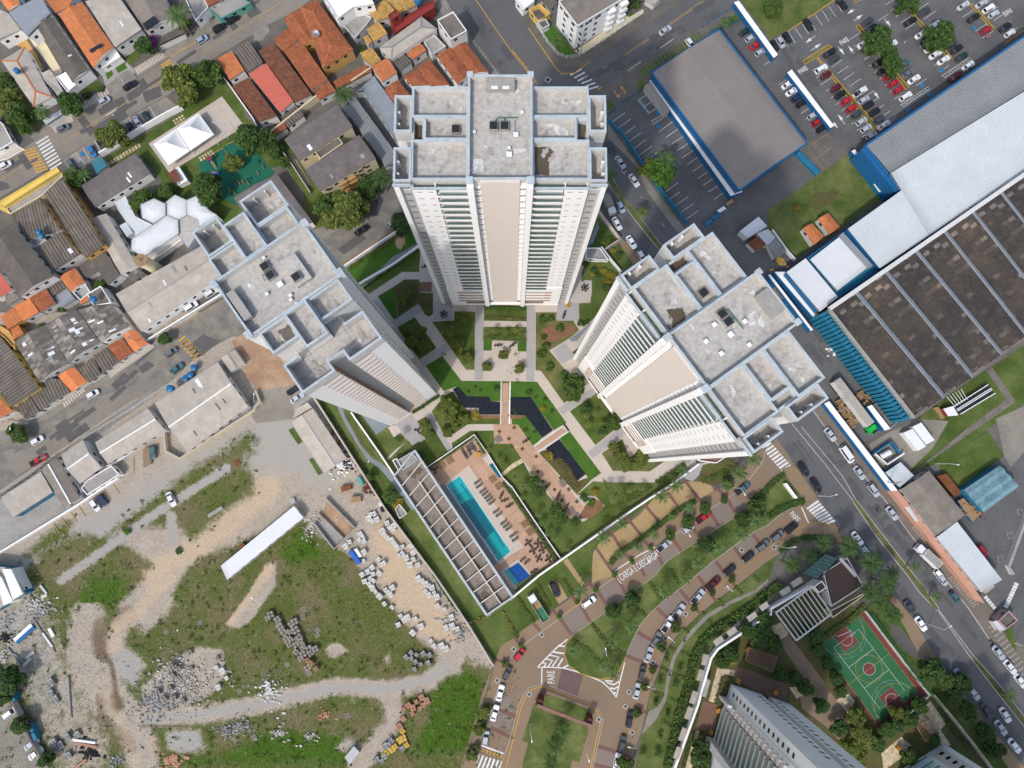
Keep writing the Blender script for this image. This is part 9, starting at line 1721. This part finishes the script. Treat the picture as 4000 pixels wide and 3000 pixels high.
for a in ((0,3,310,250,4.5,170,Kx,'white rubble heap at the corner of the white roof'),(0,3,340,300,4,120,Kf,'grey rubble mixed into the white corner heap'),(0,3,70,390,3.5,70,Kf,'rubble on the pale slab at the left edge'),(0,3,30,690,3.5,90,Kx,'white rubble at the left edge'),(0,3,1340,1080,7,420,Kf,'dark grey rubble at the left end of the debris patch',.28),(0,3,1560,850,7,320,Kx,'pale rubble between the crate stacks'),(0,3,1640,950,8,330,Kx,'thin rubble over the debris patch',.2),(0,3,1490,1590,3,60,Qv,'pinkish slabs at the bottom of the lot',.6),(0,3,2070,1290,3.2,120,Kf,'grey rubble right of the bottom track'),(0,3,1960,1350,2.4,60,Kf,'small grey rubble at the bottom track'),(1,3,125,1000,4.2,110,Qi,'white beams heap beside the bare track',.32),(1,3,600,1200,1.6,60,Qv,'round heap of reddish sticks'),(1,2,730,700,3.5,120,Jd,'white pipes heap at the end of the tan shed',.3),(1,2,770,680,3.2,110,Js,'black hoses heap at the end of the tan shed',.3),(1,2,465,1230,3.5,110,Kx,'scrap heap at the end of the white shed'),(1,2,985,890,2.6,70,'portal_red','dark scrap by the lot wall'),(1,3,1640,380,2.5,50,Kx,'loose white blocks in the yard strip'),(1,3,1760,470,3.2,80,Kf,'broken blocks at the end of the strip'),(1,3,230,1360,2.4,50,Kx,'loose white blocks at the bottom left of the grass'),(1,3,480,1380,2.0,40,Kx,'loose white blocks beside the forked track'),(0,3,60,520,2.2,60,Js,'black scrap at the left edge'),(0,3,780,1530,2.6,45,'tyre','old tyres at the bottom of the lot',.5),(0,3,1000,1600,2.4,50,Kf,'grey rubble at the bottom edge'),(1,2,620,420,2.0,60,'rust','rusty scrap strip behind the tan shed'),(1,2,700,520,2.0,60,'rust','lower rusty scrap strip behind the tan shed'),(3,2,1745,1080,2.4,120,Qa,'cardboard pile in the blue skip',.4,1.2),(3,1,620,1380,2.6,60,Jd,'white and blue junk pile by the finned wall',.5),(3,1,110,600,2.2,50,'timber_yellow','colourful junk at the corner of the fenced lawn',.4)): stuff_heap(*a)
for i,(x,y,q) in enumerate(((600,400,10),(1100,900,25),(400,900,25),(700,1300,25),(2300,900,0),(1500,900,14),(900,800,12))): stuff_heap(0,3,x,y,q+6,220,Kf,'loose stones over the bare ground, patch %d'%(i+1),.12,.1)
def beam(c,r_,a,b,w_,h_,m,label,nm='beam'): tile(c,r_); p,q=W(*a),W(*b); o=root(nm,(p.x,p.y,0),label,nm); mb=MB(); mb.bar(lift(p,.1),lift(q,.1),w_,h_); part(mb,nm+'_body',m,o)
for a in ((0,3,(285,360),(480,660),.5,.3,Kf,'long grey beam beside the rubble'),(0,3,(375,490),(460,610),.4,.4,Jd,'pale beam crossing the long grey beam'),(0,3,(70,620),(180,765),.5,.3,Kf,'grey beam at the left of the small white beams'),(0,3,(120,665),(215,745),.4,.3,Kf,'second grey beam beside the small white beams'),(0,3,(235,705),(300,655),.7,.4,Qi,'upper short white beam'),(0,3,(210,770),(272,708),.7,.4,Qi,'lower short white beam'),(0,3,(355,80),(410,150),.6,.4,Qi,'white beam below the blue gutter roof'),(0,3,(640,1410),(832,1436),.6,.5,Jd,'white pipe on the pink pipes'),(0,3,(670,1440),(845,1475),.6,.4,Qv,'pink pipe below the white pipe'),(0,3,(660,1650),(755,1580),.7,.5,Qv,'striped pink pipe bundle at the bottom edge'),(0,3,(365,185),(412,160),.8,.4,Qi,'short white block by the corner heap'),(0,3,(430,450),(470,520),.9,.4,Jd,'pale sheet bundle beside the long grey beam')): beam(*a)
tile(0,3); a,b=W(587,870,.3),W(612,1220,.3); o=root('concrete_pole',(a.x,a.y,.3),'long concrete pole lying on the left yard','pole'); mb=MB(); mb.tube([a,b],[.4,.3],10); part(mb,'shaft',Jc,o)
slab_wall([(110,545),(262,410),(302,455),(155,590)],.5,'white and blue sheet lying beside the left rubble',m=Jd,wm=Jx,name='roof_sheet',cat='sheet'); slab_wall([(132,568),(282,432),(302,455),(155,590)],.56,'blue half of the sheet beside the left rubble',m=Jx,name='roof_sheet',cat='sheet')
tile(1,3); slab_wall([(765,1570),(845,1470),(895,1525),(810,1625)],1.6,'large stack of grey steel panels at the bottom of the lot',m=Qe,wm=Kl,name='panel_stack',cat='stack')
tile(1,2)
for i,(p,h,m,lb) in enumerate((([(795,1450),(830,1435),(910,1545),(880,1565)],1.3,Kz,'row of bright blue boxes beside white pallets'),([(865,815),(895,800),(930,865),(900,882)],1.4,'wall_green','turquoise box in the junk yard'),([(730,890),(815,870),(825,905),(742,932)],1.3,'rust','rusty open skip in the junk yard'),([(822,975),(900,970),(908,1015),(822,1025)],1.4,Qa,'brown timber box in the dirt yard'),([(290,1000),(325,982),(342,1020),(305,1040)],.8,Kl,'dark flat box beside the white shed'),([(845,1430),(870,1420),(915,1490),(892,1500)],1.0,Jd,'row of pale sacks beside the blue boxes'),([(1070,1070),(1110,1055),(1130,1095),(1085,1112)],.9,Js,'dark pallet by the lot wall'),([(1058,1025),(1090,1018),(1102,1048),(1065,1060)],.8,Qi,'white block group by the lot wall'))): slab_wall(p,h,lb,m=m,wm=m,name='storage_box',cat='box')
WL('bin_wall',[(1,2,610,985),(1,2,862,1240),(1,2,682,1422),(1,2,510,1200)],1.3,.3,Jq,'open concrete bay wall in the junk yard',cap=Jc); WL('bin_wall',[(1,2,545,1115),(1,2,760,1330)],1.2,.3,Jq,'dividing wall of the concrete bay',cap=Jc)
tile(1,2); g('bay_floor',Jc,[(530,1200),(620,1150),(750,1340),(680,1405)],.04); g('bay_floor','red_soil',[(620,1010),(850,1240),(765,1320),(570,1130)],.04); g(Qf,'lawn',[(280,400),(320,375),(400,500),(365,525)],.05); g(Qf,'lawn',[(455,650),(490,640),(575,770),(540,790)],.05)
tile(0,2); slab_wall([(1235,560),(1290,545),(1300,690),(1238,725)],1.2,'pinkish ramp slab beside the teal hatchback',m=Km,wm=Jq,name='ramp_slab',cat='slab'); slab_wall([(1790,1130),(1912,1052),(1925,1078),(1805,1158)],.5,'pale cracked slab on the grass',m=Jc,wm=Jc,name='slab',cat='slab'); slab_wall([(2055,1415),(2090,1375),(2150,1410),(2100,1450)],1.6,'brown box beside the white shed',m='rust',wm='rust',name='storage_box',cat='box'); slab_wall([(2015,672),(2055,648),(2085,685),(2045,712)],.2,'small dark red slab at the drive edge',m='rust',name='slab',cat='slab',wm='rust')
for k,(x,y,x2,y2) in enumerate(((1155,635,1155,780),(1368,505,1378,635),(895,905,958,1000),(975,868,1032,950),(460,1205,515,1290),(530,1155,592,1245),(610,1105,665,1195),(682,1058,738,1145),(820,950,890,1040))): line_mark(Qq,Kh,[[(x,y),(x2,y2)]],.22)
tile(3,2)
for i,p in enumerate(([(1170,422),(1250,388),(1365,540),(1298,577)],[(1250,370),(1325,333),(1440,485),(1368,522)])): slab_wall(p,2.6,'white shipping container, %s of two side by side'%('left','right')[i],m=Jd,wm=Jd,name='container',cat='container')
slab_wall([(1465,795),(1545,775),(1672,935),(1610,970)],2,'rust brown open dumpster beside the brown shed',m='rust',wm='rust',name='dumpster',cat='dumpster'); slab_wall([(1640,1010),(1690,985),(1825,1135),(1765,1190)],1.6,'blue skip filled with cardboard',m=Qa,wm=Jx,name='skip',cat='skip'); slab_wall([(1435,205),(1470,195),(1530,290),(1505,305)],.8,'brown plank stack on the factory lawn',m=Qa,wm=Qa,name='plank_stack',cat='stack')
for i in range(3):
    f,g2=i/3,(i+1)/3; L_=lambda a,b,t:(a[0]+(b[0]-a[0])*t,a[1]+(b[1]-a[1])*t); A,B,C_,D_=(1690,915),(2000,705),(2165,885),(1860,1110)
    house([L_(A,D_,f),L_(B,C_,f),L_(B,C_,g2),L_(A,D_,g2)],3.6,Jp,'container_teal','faded teal ribbed roof, %s of the three joined ones'%ORD[i],wm=Jo,name='shed',cat='shed',win=False,pitch=.5)
c=W(1020,605,1.3); r=root('gas_tank',(c.x,c.y,0),'silver gas tank lying in the blue framed pen','tank',rz=rad(28)); mb=MB(); mb.tube([(-1.7,0,1.1),(-1.4,0,1.1),(1.4,0,1.1),(1.7,0,1.1)],[.4,.85,.85,.4],16); mb.build('tank_body',Jd,r,smooth=True)
for s in (-1,1): mb=MB(); mb.b6(s*1.0-.1,s*1.0+.1,-.6,.6,0,.5); mb.build('saddle',Jc,r)
WL('pen_wall',[(3,2,890,600),(3,2,1040,500),(3,2,1110,595)],1.8,.3,Jx,'blue wall of the gas tank pen',cap=Jo); WL('pen_wall',[(3,2,900,605),(3,2,1005,695),(3,2,1150,600)],1.8,.3,Jb,'white wall of the gas tank pen',cap=Ja); tile(3,2)
r=root('filter_frame',W(1560,240,0),'white framed machine with dark square tanks on the factory lawn','machine'); A,B,C_,D_=W(1600,195,1.5),W(1900,5,1.5),W(1960,80,1.5),W(1660,260,1.5)
for i in range(9):
    for j in range(2):
        f,q=(i+.12)/9,(j+.1)/2; P0=bil([A,B,C_,D_],f,q); P1_=bil([A,B,C_,D_],f+.085,q); P3=bil([A,B,C_,D_],f,q+.4); mb=MB(); mb.prism([P0.xy,P1_.xy,(P1_+P3-P0).xy,P3.xy],.2,1.5); part(mb,'cell',Kk,r)
for j in range(4): q=(0,.42,.58,1)[j]; mb=MB(); mb.bar(lift(bil([A,B,C_,D_],0,q),1.6),lift(bil([A,B,C_,D_],1,q),1.6),.25,.15); part(mb,'walkway',Jd,r)
for i in range(6): mb=MB(); mb.bar(lift(W(1545+i*24,110-i*14,2),2),lift(W(1620+i*20,200-i*13,2),2),.12,.12); part(mb,'pipe',Jd,r)
slab_wall([(1515,215),(1600,190),(1645,270),(1560,278)],2.4,'white and red machine housing at the end of the frame',m=Jd,wm=Xk,name='machine_housing',cat='machine')
tile(3,0); slab_wall([(912,1590),(960,1570),(1040,1650),(960,1659)],2.4,'row of white and teal cooling units by the lawn corner',m=Jd,wm=Jo,name='cooling_unit',cat='cooling unit'); slab_wall([(240,1330),(275,1305),(455,1480),(420,1512)],1.2,'teal trolley shelter in the small yard',m=Jo,wm=Jo,name='trolley_shelter',cat='shelter')
for i,(c_,r_,x,y) in enumerate(((2,1,1810,140),(2,1,1880,80),(2,1,1700,250),(2,1,1760,200))): tile(c_,r_); slab_wall([(x-40,y+20),(x+20,y-20),(x+40,y+5),(x-15,y+40)],1.2,'blue framed trolley bay in the yard, %s along'%ORD[i],m=(Jd,Qa,Jo,Jo)[i],wm=Jo,name='trolley_bay',cat='trolley bay')
tile(1,0); p=W(522,305,6.6); r=root('satellite_dish',p,'large mesh satellite dish on the largest terracotta roof','satellite dish'); mb=MB(); mb.cyl((0,0),.35,.5,.9,20,1.15,False); mb.build('dish',Kl,r); mb=MB(); mb.cyl((0,0),.05,0,.6,6); mb.build('mast',Kl,r)
for c_,r_,q,lb in ((0,0,[(1232,205),(1325,140),(1368,190),(1265,258)],'dark solar panel on the broad brown roof'),(0,0,[(770,432),(870,375),(885,395),(785,455)],'narrow dark solar panel on the longest orange roof')): tile(c_,r_); p=P2(q,6.2); r=root('solar_panel',(p[0].x,p[0].y,5.6),lb,'solar panel'); mb=MB(); mb.prism([v_.xy for v_ in p],5.9,6.25,True); part(mb,'glass',Ke,r)
